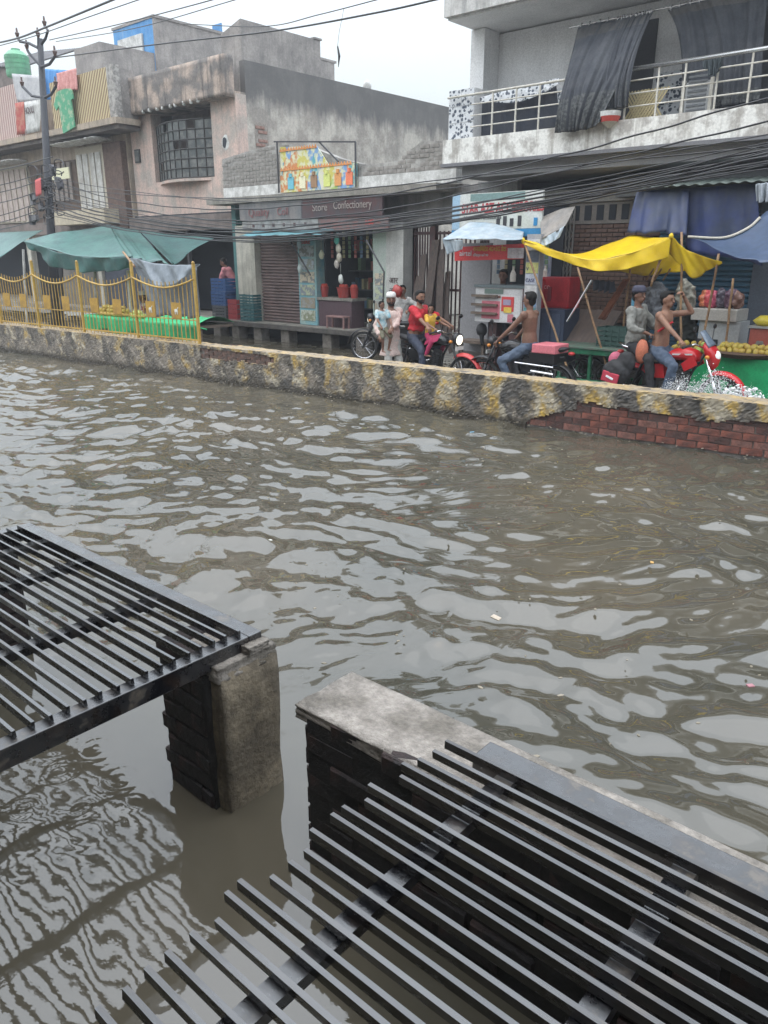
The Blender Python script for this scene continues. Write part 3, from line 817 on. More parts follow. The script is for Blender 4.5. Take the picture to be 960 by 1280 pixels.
p('buff_shade', SHD, a0.x, a1.x, 13.2, 13.75, a0.z-.30, a0.z+.12)
p('brick_pier', mat('dark_brick_pier', (.15,.10,.08), .9, (.10,.07,.06), 12, .4, .6), -23.3, -22.3, 13.7, 13.9, 2.8, 5.3)
o = MB().box(at(60,215,12.9).x, at(82,215,12.9).x, 13.0, 13.03, at(70,224,12.9).z, at(70,210,12.9).z).build('name_board', mat('pale_yellow_board', (.62,.60,.42), .7), cr_)
# roof clutter
tk = thing('water_tank', 'green plastic water tank on the roof at the far left', 'tank', at(24,92,14.5))
t0 = at(24,97,14.5); r_ = .38
mb = MB(); mb.tube([t0, t0+Vector((0,0,.05)), t0+Vector((0,0,.66)), t0+Vector((0,0,.80)), t0+Vector((0,0,.84))], [r_,r_+.02,r_+.02,.25,.14], 20)
for k in range(4): mb.tube([t0+Vector((0,0,.1+.15*k)), t0+Vector((0,0,.15+.15*k))], [r_+.03]*2, 20)
mb.build('tank_body', mat('green_plastic', (.12,.36,.20), .45, (.10,.28,.17), 3), tk, smooth=False)
MB().tube([t0+Vector((0,0,.83)), t0+Vector((0,0,.88))], .15, 14).build('lid', mat('green_plastic', ()), tk)
rf = thing('tin_roof_shed', 'dark corrugated tin lean-to on the roof behind the blue sheet', 'shed', at(60,90,16))
a, b_ = at(-6,60,16), at(92,76,17.4)
mb = MB(); n_ = 60
mb.grid(lambda s, t: (a.x+(b_.x-a.x)*s, 15.6+2.2*t, a.z-.75+.9*t-.35*s+.03*math.sin(s*n_*2)), n_*4, 2)
o = mb.build('roof_sheet', mat('dark_tin', (.10,.10,.11), .6, (.07,.065,.06), 4), rf); sl = o.modifiers.new('t','SOLIDIFY'); sl.thickness = .01
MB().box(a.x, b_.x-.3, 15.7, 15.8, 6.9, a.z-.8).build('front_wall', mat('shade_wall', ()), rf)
def hang(name, label, cat, quad, m_, group=None, **k):
    o = sheet(quad[0], quad[1], name, m_, None, **k); return tag(o, label, cat, group)
hang('blue_sheet', 'bright blue plastic sheet hung behind the pole on the left balcony', 'sheet', ([at(56,86,13.3), at(88,88,13.3)], [at(58,125,13.3), at(80,122,13.3)]), mat('sky_blue_sheet', (.08,.27,.60), .6), wr=.03)
hang('pink_cloth', 'faded pink cloth draped over the lattice balcony above the green shirt', 'cloth', ([at(70,92,13.14), at(96,85,13.14)], [at(72,113,13.1), at(97,112,13.1)]), mat('pink_cloth', (.60,.30,.28), .85, (.5,.22,.2), 8), wr=.03, seed=4)
ts = MB(); P0 = at(80,114,13.05); sc = .03
poly = [(-.42,.0),(-.15,.05),(.12,.05),(.40,.02),(.50,-.05),(.52,-.25),(.38,-.28),(.42,-1.0),(-.30,-1.12),(-.34,-.62),(-.36,-.36),(-.55,-.46),(-.66,-.3)]
ts.prism([(P0.x+a, P0.z+b) for a, b in poly], 13.02, 13.06)
GSH = mat('green_shirt', (.09,.33,.19), .8, (.32,.42,.28), 5, .50, .6)
o = ts.build('green_shirt', GSH); tag(o, 'green printed shirt hung to dry on the left balcony', 'shirt')

# ------------------------------------------------------------ shop block under the brick parapet
sh = thing('shop_block', 'low shop building with roller shutter, painted signboards and a brick parapet', 'shop', (-13.8,13.4,0))
BPAR = mat('limewashed_brick', (.40,.385,.36), .9, (.23,.22,.205), 2.2, .4, .6, streak=(.18,.175,.165), samt=.5, bump=.3)
MBR = [MB().obox((0,0,0), (.225,.05,.068), jit=.004).mesh('brick', mat('pale_old_brick', (.33,.31,.285), .9, (.20,.185,.17), 5, bump=.4)) for _ in range(4)]
p = lambda n, m_, *b: MB().box(*b).build(n, m_, sh)
# left parapet outline follows the stepped top edge; the lower white band is a separate render strip
pp = MB(); pp.prism([(-17.15,3.72),(-17.15,4.40),(-16.2,4.50),(-14.95,4.60),(-13.9,4.43),(-12.95,4.12),(-12.35,3.98),(-12.35,3.72)], 13.42, 13.62)
pp.build('parapet', BPAR, sh)
pp = MB(); pp.prism([(-12.34,3.72),(-12.34,3.93),(-11.1,3.96),(-11.0,4.12),(-10.6,4.29),(-10.05,4.22),(-9.75,4.2),(-9.75,3.72)], 13.42, 13.62)
pp.build('parapet', BPAR, sh)
p('white_band', WHT, -17.15, -9.75, 13.40, 13.6, 3.46, 3.715)
def ptop(x):
    P = [(-17.15,4.40),(-16.2,4.50),(-14.95,4.60),(-13.9,4.43),(-12.95,4.12),(-12.35,3.98),(-12.34,3.93),(-11.1,3.96),(-11.0,4.12),(-10.6,4.29),(-10.05,4.22),(-9.75,4.2)]
    return float(np.interp(x, [a for a, _ in P], [b for _, b in P]))
r = 0; z = 3.76
while z < 4.6:
    x = -17.05+(.12 if r % 2 else 0)
    while x < -9.8:
        if z+.03 < ptop(x) and not (-14.9 < x < -12.35 and z < 4.4) and random.random() > .06:
            instance(random.choice(MBR), 'brick', sh, (x, 13.437+random.uniform(-.010,.005), z))
        x += .245
    z += .083; r += 1
p('side_wall', SIDE, -17.15, -17.0, 13.62, 17, 0, 3.7)
p('roof', ROOFB, -17.0, -9.75, 13.62, 17.5, 3.3, 3.45)
# projecting slab
p('canopy_slab', CONC, -17.3, -9.9, 12.95, 13.6, 3.30, 3.44)
cm = custom('food_poster', .6); m, N, L, b = cm
tcn = N.new('ShaderNodeTexCoord'); mp = N.new('ShaderNodeMapping'); mp.inputs['Scale'].default_value = (1.9, 1, .9); L.new(tcn.outputs['Object'], mp.inputs[0])
vo = N.new('ShaderNodeTexVoronoi'); vo.inputs['Scale'].default_value = 2.1; L.new(mp.outputs[0], vo.inputs['Vector'])
hs = N.new('ShaderNodeSeparateColor'); L.new(vo.outputs['Color'], hs.inputs[0])
x = N.new('ShaderNodeValToRGB'); x.color_ramp.interpolation = 'CONSTANT'
for i, (ps, c_) in enumerate(((0,(.55,.50,.12)),(.25,(.10,.35,.40)),(.42,(.62,.60,.50)),(.6,(.55,.22,.08)),(.72,(.35,.48,.14)),(.85,(.18,.32,.55)))):
    e = x.color_ramp.elements[i] if i < 2 else x.color_ramp.elements.new(ps); e.position = ps; e.color = (*c_, 1)
L.new(hs.outputs[0], x.inputs[0])
no = N.new('ShaderNodeTexNoise'); no.inputs['Scale'].default_value = 9; L.new(tcn.outputs['Object'], no.inputs['Vector'])
mx_ = N.new('ShaderNodeMix'); mx_.data_type = 'RGBA'; mx_.inputs['B'].default_value = (.62,.62,.42,1); L.new(x.outputs[0], mx_.inputs['A'])
rr = N.new('ShaderNodeMapRange'); rr.inputs[1].default_value = .45; rr.inputs[2].default_value = .6; L.new(no.outputs[0], rr.inputs[0]); L.new(rr.outputs[0], mx_.inputs['Factor'])
L.new(mx_.outputs['Result'], b.inputs['Base Color'])
FOOD = m
po = thing('poster_board', 'colourful food poster board on a metal frame over the shop parapet', 'poster', (-13.6,13.3,3.5))
MB().box(-14.88,-12.40,13.34,13.37,3.50,4.0).build('lower_sheet', FOOD, po)
MB().prism([(-14.86,4.004),(-14.86,4.50),(-13.62,4.42),(-13.25,4.004)], 13.345, 13.375).build('upper_sheet', FOOD, po)
ORG = mat('orange_print', (.62,.25,.08), .6)
for z_ in (4.02, 4.44):
    zz = MB()
    n_ = 26 if z_ < 4.3 else 14
    for k in range(n_): zz.prism([(-14.86+.09*k, z_-.05), (-14.815+.09*k, z_+.03), (-14.77+.09*k, z_-.05)], 13.325, 13.338)
    zz.build('print_border', ORG, po)
bx = [(-14.5,(.15,.45,.55)),(-14.1,(.75,.72,.5)),(-13.72,(.30,.18,.10)),(-13.3,(.6,.65,.2)),(-12.95,(.65,.3,.1)),(-12.6,(.75,.2,.1))]
for x_, c_ in bx:
    b_ = MB(); b_.box(x_-.10, x_+.10, 13.318, 13.336, 3.56, 3.82); b_.tube([(x_,13.327,3.82),(x_,13.327,3.90)], .045, 8)
    b_.build('printed_bottle', mat('print_%d' % int(-x_*10), c_, .6), po)
FRM = mat('frame_iron', (.05,.05,.055), .6)
f_ = MB(); q = 13.30
for a, b_ in (((-15.0,q,4.62),(-12.38,q,4.40)),((-12.38,q,4.40),(-12.38,q,3.5)),((-14.9,q,4.6),(-14.9,q,3.5)),((-13.5,q,4.5),(-12.9,q,4.05))): f_.bar(a, b_, .03, .03)
f_.build('frame', FRM, po)
# sign boards
SG1 = mat('faded_signboard', (.15,.15,.155), .8, (.22,.20,.19), 3, streak=(.1,.1,.11), samt=.6)
SG2 = mat('maroon_signboard', (.10,.045,.045), .8, (.07,.06,.065), 2.5, streak=(.06,.06,.07), samt=.6)
FADE = mat('faded_red_lettering', (.22,.10,.10), .8)
FADW = mat('faded_white_lettering', (.30,.26,.24), .8)
sb = p('signboard', SG1, -16.05, -13.82, 13.0, 13.06, 2.88, 3.29)
text('Quality', 'lettering', FADE, sb, (-15.7,12.985,2.98), .26, sx=1.0); text('Coll', 'lettering', FADE, sb, (-14.65,12.985,2.98), .24)
sb = p('signboard', SG2, -13.81, -11.35, 13.0, 13.06, 2.88, 3.29)
text('Store', 'lettering', FADW, sb, (-13.45,12.985,3.03), .22); text('Confectionery', 'lettering', FADW, sb, (-12.78,12.985,3.05), .23, sx=.85)
p('sign_strip', mat('pale_sign_strip', (.30,.30,.29), .8, (.2,.2,.2), 6, streak=(.15,.12,.1), samt=.5), -16.0, -13.3, 13.02, 13.08, 2.66, 2.865)
for k in range(6): MB().box(-15.6+.37*k, -15.53+.37*k, 13.008, 13.019, 2.73, 2.80).build('printed_mark', SG2, sh)
p('sign_strip', mat('dull_sign_strip', (.14,.12,.12), .8, (.2,.1,.09), 6), -13.29, -11.2, 13.02, 13.08, 2.6, 2.865)
text('1.00', 'lettering', mat('red_lettering', (.5,.06,.05), .7), sh, (-11.85,13.0,2.71), .15)
aw = MB(); aw.grid(lambda s, t: (-15.55+2.75*s, 13.1-.55*t, 2.66-.14*t+.015*math.sin(s*30)), 60, 4)
o = aw.build('awning_strip', mat('teal_tarp', (.10,.26,.30), .6, (.07,.18,.2), 3), sh); sl = o.modifiers.new('t','SOLIDIFY'); sl.thickness = .01
# pillars, shutter, dark shop, platform
P1 = mat('pale_pillar', (.52,.50,.43), .8, (.40,.38,.33), 3, streak=(.2,.2,.17), samt=.6)
p('teal_edge', mat('teal_paint', (.07,.18,.18), .7), -16.88, -16.72, 13.4, 13.6, .4, 3.3)
p('pillar', P1, -16.7, -15.98, 13.35, 13.65, .4, 2.8)
SHUT = mat('brown_shutter', (.21,.15,.14), .6, (.15,.11,.105), 2)
s_ = MB(); n_ = 30
pr = []
for k in range(n_): z0 = .45+2.25*k/n_; pr += [(13.56, z0), (13.52, z0+.02), (13.52, z0+.052), (13.56, z0+.066)]
pr += [(13.62, 2.7), (13.62, .45)]
s_.prism(pr, -15.95, -14.45, axis='x'); s_.build('roller_shutter', SHUT, sh)
PBL = mat('poster_blue', (.16,.36,.42), .7, (.30,.42,.40), 3)
pc = p('poster_pillar', PBL, -14.44, -13.82, 13.42, 13.7, .45, 2.75)
cols = [(.50,.52,.45),(.30,.30,.28),(.42,.46,.30),(.52,.45,.33),(.40,.45,.50),(.33,.36,.37)]
for k in range(6):
    MB().box(-14.38, -13.88, 13.405, 13.417, .55+.30*k, .80+.30*k).build('printed_panel', mat('panel_print_%d' % k, cols[k], .7, tuple(c*.55 for c in cols[(k+2) % 6]), 11, .45, .55), pc)
text('fresh', 'lettering', mat('red_lettering', ()), pc, (-14.34,13.40,2.50), .2); text('bake', 'lettering', mat('red_lettering', ()), pc, (-14.30,13.40,2.34), .17)
p('lintel', SG1, -16.9, -11.0, 13.66, 13.9, 2.72, 3.3)
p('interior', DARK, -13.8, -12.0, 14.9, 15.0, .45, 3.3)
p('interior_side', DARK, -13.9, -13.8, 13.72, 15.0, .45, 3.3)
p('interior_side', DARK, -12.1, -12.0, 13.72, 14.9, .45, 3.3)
for k in range(4): p('shelf', mat('shop_shelf', (.07,.08,.085), .7), -13.78, -12.12, 14.5, 14.88, .8+.45*k, .83+.45*k)
rn_ = random.Random(3)
for k in range(4):
    for c_i, c_ in enumerate(((.35,.10,.08),(.12,.20,.28),(.38,.34,.20),(.16,.26,.15))):
        g_ = MB(); x_ = -13.75+.1*rn_.random()
        while x_ < -12.2:
            w_ = rn_.uniform(.06,.13)
            if rn_.randrange(4) == c_i: g_.box(x_, x_+w_*.9, 14.52, 14.7, .832+.45*k, .832+.45*k+rn_.uniform(.12,.30))
            x_ += w_+rn_.uniform(0,.03)
        if g_.v: tag(g_.build('shelf_goods', mat('goods_%d' % c_i, c_, .5), sh), kind='stuff')
for k in range(9):
    x_ = -13.6+.19*k; g_ = MB()
    for j in range(7): g_.box(x_-.035, x_+.035, 13.75, 13.77, 2.62-.10*j, 2.70-.10*j)
    tag(g_.build('sachet_strip', mat('goods_%d' % (k % 4), ()), sh), kind='stuff')
p('pillar', mat('mint_panel', (.36,.44,.38), .8, (.42,.45,.42), 3), -11.99, -11.6, 13.42, 13.72, .3, 2.75)
pp_ = p('pillar', mat('grey_panel', (.50,.50,.47), .8, (.40,.40,.38), 3, streak=(.25,.25,.23), samt=.5), -11.59, -11.1, 13.4, 13.72, .3, 2.75)
for k in range(4): MB().box(-11.93, -11.66, 13.405, 13.418, .55+.3*k, .8+.3*k).build('printed_panel', mat('panel_print_%d' % k, ()), sh)
for k in range(3): text('आरा'[:2], 'lettering', mat('banner_ink', ()), sh, (-11.5,13.39,1.5-.22*k), .18)
p('platform', CONC, -24.0, -11.3, 13.15, 14.9, .30, .44)
p('platform_edge', mat('dark_plank', (.10,.09,.08), .8, (.06,.055,.05), 5), -24.0, -11.3, 13.08, 13.145, .32, .42)
PIER = mat('pier_cement', (.24,.215,.19), .9, (.15,.13,.11), 7, bump=.6)
for x in (-22.3,-20.8,-19.2,-17.55,-16.75,-15.85,-14.79,-13.3,-12.2):
    rough_box('pier', x-.14, x+.14, 13.2, 13.5, -.3, .298, PIER, sh, amp=.008, seed=int(-x*10))
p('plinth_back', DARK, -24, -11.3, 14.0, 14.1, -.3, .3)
# dark shop to the left of the white pillar
ds = thing('dark_shop', 'deep unlit shop behind the yellow railing and under the green tarpaulin', 'shop', (-20,14,0))
p = lambda n, m_, *b: MB().box(*b).build(n, m_, ds)
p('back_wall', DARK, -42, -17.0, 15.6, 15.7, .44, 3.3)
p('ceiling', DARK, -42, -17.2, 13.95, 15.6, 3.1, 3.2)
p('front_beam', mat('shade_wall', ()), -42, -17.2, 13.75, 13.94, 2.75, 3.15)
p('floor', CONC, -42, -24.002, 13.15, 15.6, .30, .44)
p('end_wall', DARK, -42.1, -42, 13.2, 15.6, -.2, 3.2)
p('shutter', mat('slate_shutter', (.07,.08,.11), .7, (.05,.06,.08), 4), -24.3, -21.4, 13.9, 13.96, .44, 2.74)
p('shutter', mat('buff_wall', (.17,.155,.135), .85, (.12,.11,.10), 3), -27.2, -24.6, 13.85, 13.93, .44, 2.4)
p('pillar', P1, -24.55, -24.33, 13.8, 14.0, .44, 2.74)
p('pillar', P1, -29.4, -29.1, 13.8, 14.0, .44, 2.74)
for x in (-21.3,-19.5): p('post', FRM, x, x+.08, 13.8, 13.9, .44, 2.74)
# ------------------------------------------------------------ gated passage
gt = thing('iron_gate', 'tall dark red iron bar gate of the passage beside the confectionery shop', 'gate', (-10.5,13.8,0))
MAR = mat('maroon_iron', (.085,.035,.035), .6, (.05,.03,.03), 5)
GB = MB().bar((0,0,0), (0,0,1), .028, .028).mesh('bar', MAR)
for k in range(7): instance(GB, 'bar', gt, (-11.06+.07*k, 13.75, .15), scale=(1,1,2.5))
MB().box(-10.60,-10.48,13.7,13.82,.1,2.75).build('gate_post', MAR, gt)
for k in range(13): instance(GB, 'bar', gt, (-10.40+.112*k, 13.78, .15), scale=(1,1,2.42))
for z_ in (.3, 1.35, 2.5): MB().box(-10.47,-8.95,13.76,13.80,z_,z_+.05).build('rail', MAR, gt)
MB().box(-11.09,-10.61,13.73,13.77,2.5,2.56).build('rail', MAR, gt)
pb = thing('passage_house', 'low house wall standing behind the barred gate', 'house', (-10,16,0))
MB().box(-11.0,-8.0,16.8,17,0,3.3).build('back_wall', DARK, pb)
MB().box(-11.09,-7.4,14.0,16.8,2.75,2.9).build('ceiling', ROOFB, pb)
LT = mat('lintel_grey', (.27,.26,.25), .85, (.18,.175,.17), 3, streak=(.1,.1,.1), samt=.6, bump=.3)
MB().box(-11.3,-8.95,13.62,13.9,2.70,3.295).build('lintel', LT, pb)
pk = [(530,420,545,300,.20),(520,420,530,318,.16),(548,425,552,312,.18),(565,440,548,330,.15),(512,418,524,345,.15),(556,430,560,340,.12)]
for x0, y0, x1, y1, w in pk:
    a, b_ = at(x0,y0,13.1), at(x1,y1,13.6); a.z = max(a.z, -.1)
    o = MB().bar(a, b_, w, .03, (0,1,0)).build('wooden_plank', mat('old_plank', (.085,.06,.05), .8, (.05,.04,.035), 6, stretch=(6,6,1)))
    tag(o, None, 'plank', 'old planks leaning against the gate'); o['label'] = {530:'widest dark plank leaning against the barred gate', 520:'narrow dark plank leaning upright at the gate post', 548:'dark plank in the middle of the stack leaning on the gate', 565:'short slanting plank resting lowest across the gate bars', 512:'shortest plank standing at the left end against the gate', 556:'thin plank leaning at the right side of the gate'}[x0]

# ------------------------------------------------------------ right building
rbd = thing('balcony_building', 'grey white building at the right with tiled balcony, steel railing and dark curtains', 'building', (-5,14,0))
p = lambda n, m_, *b: MB().box(*b).build(n, m_, rbd)
WALLW = mat('grey_white_wall', (.74,.74,.74), .85, (.66,.66,.66), 1.5, streak=(.5,.5,.5), samt=.25)
STW = mat('stained_white', (.72,.71,.67), .85, (.42,.40,.37), 4.5, .47, .60, streak=(.26,.235,.20), samt=.75, bump=.3, bscale=20)
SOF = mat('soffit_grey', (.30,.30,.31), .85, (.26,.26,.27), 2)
XL, XR = -9.42, 3.0
m, N, L, b = custom('floral_tile', .3)
tcn = N.new('ShaderNodeTexCoord')
vo = N.new('ShaderNodeTexVoronoi'); vo.inputs['Scale'].default_value = 15; vo.inputs['Randomness'].default_value = .75; L.new(tcn.outputs['Object'], vo.inputs['Vector'])
r1 = N.new('ShaderNodeMapRange'); r1.inputs[1].default_value = .42; r1.inputs[2].default_value = .50; L.new(vo.outputs['Distance'], r1.inputs[0])
no = N.new('ShaderNodeTexNoise'); no.inputs['Scale'].default_value = 16; no.inputs['Detail'].default_value = 3; L.new(tcn.outputs['Object'], no.inputs['Vector'])
r2 = N.new('ShaderNodeMapRange'); r2.inputs[1].default_value = .36; r2.inputs[2].default_value = .44; L.new(no.outputs[0], r2.inputs[0])
x1 = N.new('ShaderNodeMix'); x1.data_type = 'RGBA'; x1.inputs['A'].default_value = (.055,.07,.10,1); x1.inputs['B'].default_value = (.58,.60,.62,1); L.new(r1.outputs[0], x1.inputs['Factor'])
x2 = N.new('ShaderNodeMix'); x2.data_type = 'RGBA'; x2.inputs['A'].default_value = (.66,.67,.68,1); L.new(x1.outputs['Result'], x2.inputs['B']); L.new(r2.outputs[0], x2.inputs['Factor'])
L.new(x2.outputs['Result'], b.inputs['Base Color'])
TILE = m
def tiles(parent, x0, x1, y, z0, z1, n, mz=None, axis='y'):
    """each ceramic tile is a piece with open joints"""
    w = (x1-x0)/n; rows = max(1, round((z1-z0)/w)); hgt = (z1-z0)/rows
    for i in range(n):
        for j in range(rows):
            b_ = MB()
            if axis == 'y': b_.box(x0+w*i+.005, x0+w*(i+1)-.005, y, y+.012, z0+hgt*j+.005, z0+hgt*(j+1)-.005)
            else: b_.box(y, y+.012, x0+w*i+.005, x0+w*(i+1)-.005, z0+hgt*j+.005, z0+hgt*(j+1)-.005)
            b_.build('tile', TILE, parent)
BV = 12.6
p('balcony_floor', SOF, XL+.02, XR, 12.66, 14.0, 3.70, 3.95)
band = p('balcony_band', STW, XL, XR, 12.5, 12.655, 3.70, 4.10)
p('drip_edge', mat('dark_edge', (.16,.16,.17), .8), XL-.02, XR, 12.47, 12.64, 3.64, 3.696)
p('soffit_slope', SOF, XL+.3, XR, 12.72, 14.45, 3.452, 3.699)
p('back_wall', WALLW, -9.35, XR, 13.8, 14.0, 3.95, 6.0)
tiles(rbd, -9.3, -6.9, 13.785, 3.96, 4.95, 10)
tiles(rbd, -6.0, -5.1, 13.785, 3.96, 4.95, 4)
tiles(rbd, -3.9, -3.2, 13.785, 3.96, 4.95, 3)
p('end_pillar', WALLW, -9.42, -9.12, 13.3, 13.79, 3.95, 6.02)
# tiled end pier of the parapet (tiles on front)
a0, a1 = at(560,110,12.62), at(590,170,12.62)
pier = p('end_pier', WALLW, XL+.003, a1.x, 12.66, 12.95, 3.951, at(575,112,12.66).z)
tiles(rbd, XL+.01, a1.x, 12.647, 4.11, at(575,112,12.66).z, 2)
p('end_wall', WALLW, XL+.002, XL+.12, 12.951, 13.3, 3.951, 4.85)
# roof slab over the balcony
p('roof_slab', WALLW, -9.40, XR, 12.55, 14.2, 6.03, 6.16)
p('roof_fascia', mat('stained_fascia', (.55,.54,.52), .8, (.4,.39,.37), 4, streak=(.2,.2,.2), samt=.7), -9.42, XR, 12.45, 12.548, 6.06, 6.75)
# railing
STEEL = mat('steel_rail', (.62,.62,.62), .25, metal=.9, fine=.05)
PR = mat('cream_rail', (.58,.56,.50), .4, (.45,.42,.36), 9)
rl = thing('balcony_railing', 'thin cream and steel railing along the right building balcony', 'railing', (-9,12.55,4.1))
z0, z1 = 4.10, 4.80
MB().tube([(XL+.05,12.56,z1), (-6.35,12.56,z1)], .02, 8).build('top_rail', PR, rl, smooth=True)
MB().tube([(-6.34,12.56,z1), (XR,12.56,z1)], .034, 10).build('top_rail', STEEL, rl, smooth=True)
for zz_ in (.18,.36,.54): MB().tube([(a1.x,12.56,z0+zz_), (XR,12.56,z0+zz_)], .012, 6).build('rail', PR, rl)
xs = [at(615,150,12.56).x, at(644,150,12.56).x, at(673,150,12.56).x, at(705,150,12.56).x, at(742,150,12.56).x, at(780,145,12.56).x, at(818,150,12.56).x, at(853,128,12.56).x, at(893,128,12.56).x, at(935,120,12.56).x, -3.1, -2.2, -1.2, -.2, .8]
for x_ in xs: MB().bar((x_,12.56,z0-.0), (x_,12.56,z1-.01), .025, .025).build('baluster', PR, rl)
# dark cloth behind the left part of the railing
hang('dark_cloth', 'dark navy cloth hung inside the railing at the left end of the balcony', 'cloth', ([at(593,123,12.9), at(640,122,12.9), at(695,104,12.9)], [at(593,178,12.9), at(700,160,12.9)]), mat('navy_cloth', (.035,.042,.06), .8, (.05,.055,.07), 4), wr=.02, seed=6)
hang('patterned_cloth', 'white and blue flowered cloth hung over the balcony rail above the navy cloth', 'cloth', ([at(600,122,12.75), at(645,110,12.75), at(700,97,12.75)], [at(600,127,12.74), at(645,128,12.72), at(680,116,12.74), at(700,104,12.74)]), TILE, wr=.01, seed=7)
# air cooler, lattice, doors, curtains
p('doorway', mat('dark_doorway', (.06,.062,.07), .8), -5.1, -3.95, 13.77, 13.798, 3.96, 5.75)
p('doorway', mat('dark_doorway', ()), -6.95, -6.05, 13.77, 13.798, 3.96, 5.75)
ff = MB(); ff.box(-5.28,-5.1,13.74,13.797,3.96,5.8); ff.build('door_frame', mat('brown_frame', (.16,.09,.065), .7), rbd)
lt = thing('lattice_screen', 'buff diagonal lattice screen leaning behind the balcony railing', 'screen', (-6.0,12.8,4.0))
c_ = [at(785,115,12.75), at(817,108,12.75)]
for k in range(9):
    x_ = c_[0].x+(c_[1].x-c_[0].x)*k/8-.1
    MB().bar((x_,12.75,4.0), (x_+.35,12.75,c_[0].z), .03, .012, (0,1,0)).build('slat', mat('buff_lattice', (.50,.42,.24), .7), lt)
    MB().bar((x_+.35,12.765,4.0), (x_,12.765,c_[0].z), .03, .012, (0,1,0)).build('slat', mat('buff_lattice', ()), lt)
ac = thing('window_cooler', 'grey air cooler box on a cream stand behind the balcony rail', 'cooler', (-5.0,12.9,3.95))
a, b_ = at(855,142,12.85), at(890,100,12.85)
MB().box(a.x, b_.x, 12.8, 13.3, 3.96+.12, b_.z).build('cabinet', mat('cooler_grey', (.33,.34,.35), .5), ac, bevel=.01)
for k in range(9): MB().box(a.x+.04, b_.x-.04, 12.785, 12.80, 4.15+.065*k, 4.18+.065*k).build('louvre', mat('cooler_dark', (.13,.14,.15), .6), ac)
MB().box(a.x-.05, a.x-.003, 12.78, 12.83, 3.95, b_.z+.03).build('stand_leg', PR, ac); MB().box(b_.x+.003, b_.x+.05, 12.78, 12.83, 3.95, b_.z+.03).build('stand_leg', PR, ac)
CURT = mat('charcoal_curtain', (.040,.045,.056), .85, (.065,.07,.08), 4, )
CURB = mat('curtain_border', (.10,.105,.105), .85, (.045,.05,.055), 22, .45, .55)
def curtain(label, top, midp, bot, seed, bord):
    t = thing('curtain', label, 'curtain', top[0], group='dark curtains on the balcony')
    a = spline(top, 40); m_ = spline(midp, 40); c = spline(bot, 40)
    mb = MB(); mb2 = MB(); rn = random.Random(seed); ph = rn.uniform(0, 6)
    def fn(s, t_):
        i = int(round(s*120)); k = i/3; j = min(int(k), 39); f_ = k-j
        A, Mi, C = (q[j].lerp(q[j+1], f_) for q in (a, m_, c))
        P = (1-t_)**2*A+2*t_*(1-t_)*(2*Mi-.5*A-.5*C)+t_*t_*C
        w = .028*math.sin(s*17+ph+1.2*math.sin(t_*3))+.018*math.sin(s*39+ph*2+t_*2)+.01*math.sin(s*83+t_*3)
        return P+Vector((.02*math.sin(s*9+t_*5), w*(.6+.6*t_), 0))
    mb.grid(fn, 120, 30)
    o = mb.build('cloth', CURT, t, smooth=True); o.modifiers.new('t','SOLIDIFY').thickness = .006
    lo_, hi_ = bord
    mb2.grid(lambda s, t_: fn(s, lo_+(hi_-lo_)*t_)+Vector((0,-.009,0)), 120, 10)
    mb2.build('border', CURB, t, smooth=True)
    mb3 = MB(); mb3.grid(lambda s, t_: fn(s, .02+.09*t_)+Vector((0,-.009,0)), 120, 4)
    mb3.build('header', mat('curtain_header', (.10,.10,.10), .85, (.06,.06,.06), 5), t, smooth=True)
    for k in range(9):
        P = a[int(40*(k+.5)/9)]; MB().tube([P+Vector((.0,0,0))+Vector((0,.03*math.cos(q_),.04*math.sin(q_)+.01)) for q_ in [2*PI*i/10 for i in range(11)]], .009, 5).build('ring', CHR, t)
CV = 13.1
curtain('long dark curtain blown over the balcony railing, hem before the white band', [at(722,34,CV), at(772,24,CV), at(812,16,CV)], [at(703,105,12.45), at(735,95,12.42), at(782,88,12.45)], [at(694,166,12.36), at(720,164,12.36), at(746,158,12.36)], 1, (.66,.99))
curtain('shorter dark curtain gathered beside the long one and tucked over the rail', [at(770,25,CV-.04), at(795,20,CV-.04), at(816,15,CV-.04)], [at(755,85,12.48), at(772,80,12.48), at(795,75,12.5)], [at(750,134,12.40), at(768,136,12.40), at(784,134,12.42)], 2, (.72,.99))
curtain('wide dark curtain hanging inside the balcony at the right edge', [at(834,12,CV), at(890,-2,CV), at(962,-14,CV)], [at(850,62,13.05), at(905,55,13.05), at(956,48,13.05)], [at(856,138,13.0), at(905,133,13.0), at(948,126,13.0)], 3, (.9,.99))
MB().tube([at(712,37,CV)+Vector((0,0,.03)), at(820,15,CV)+Vector((0,0,.03)), at(1000,-22,CV)+Vector((0,0,.03))], .015, 8).build('curtain_rod', CHR, rbd)
hang('rag', 'dark rag knotted round the steel balcony rail', 'cloth', ([at(878,76,12.50), at(903,72,12.50)], [at(880,84,12.46), at(892,95,12.45), at(900,84,12.46)]), mat('rag_black', (.03,.04,.045), .9), wr=.05, wf=7, seed=9)
bw = thing('hanging_bowl', 'white basket with a red band hanging below the curtain hem', 'basket', at(763,150,12.44))
P = at(763,138,12.42)
MB().tube([P+Vector((0,0,-.02)), P+Vector((0,0,-.09))], [.17,.165], 14).build('basket_rim', WHT, bw)
MB().tube([P+Vector((0,0,-.091)), P+Vector((0,0,-.165))], [.165,.13], 14).build('red_band', mat('red_band', (.50,.07,.06), .6), bw)
MB().tube([P+Vector((0,0,-.166)), P+Vector((0,0,-.21)), P+Vector((0,0,-.25))], [.125,.07,.03], 14).build('basket_base', mat('dirty_white', (.42,.40,.36), .8), bw)

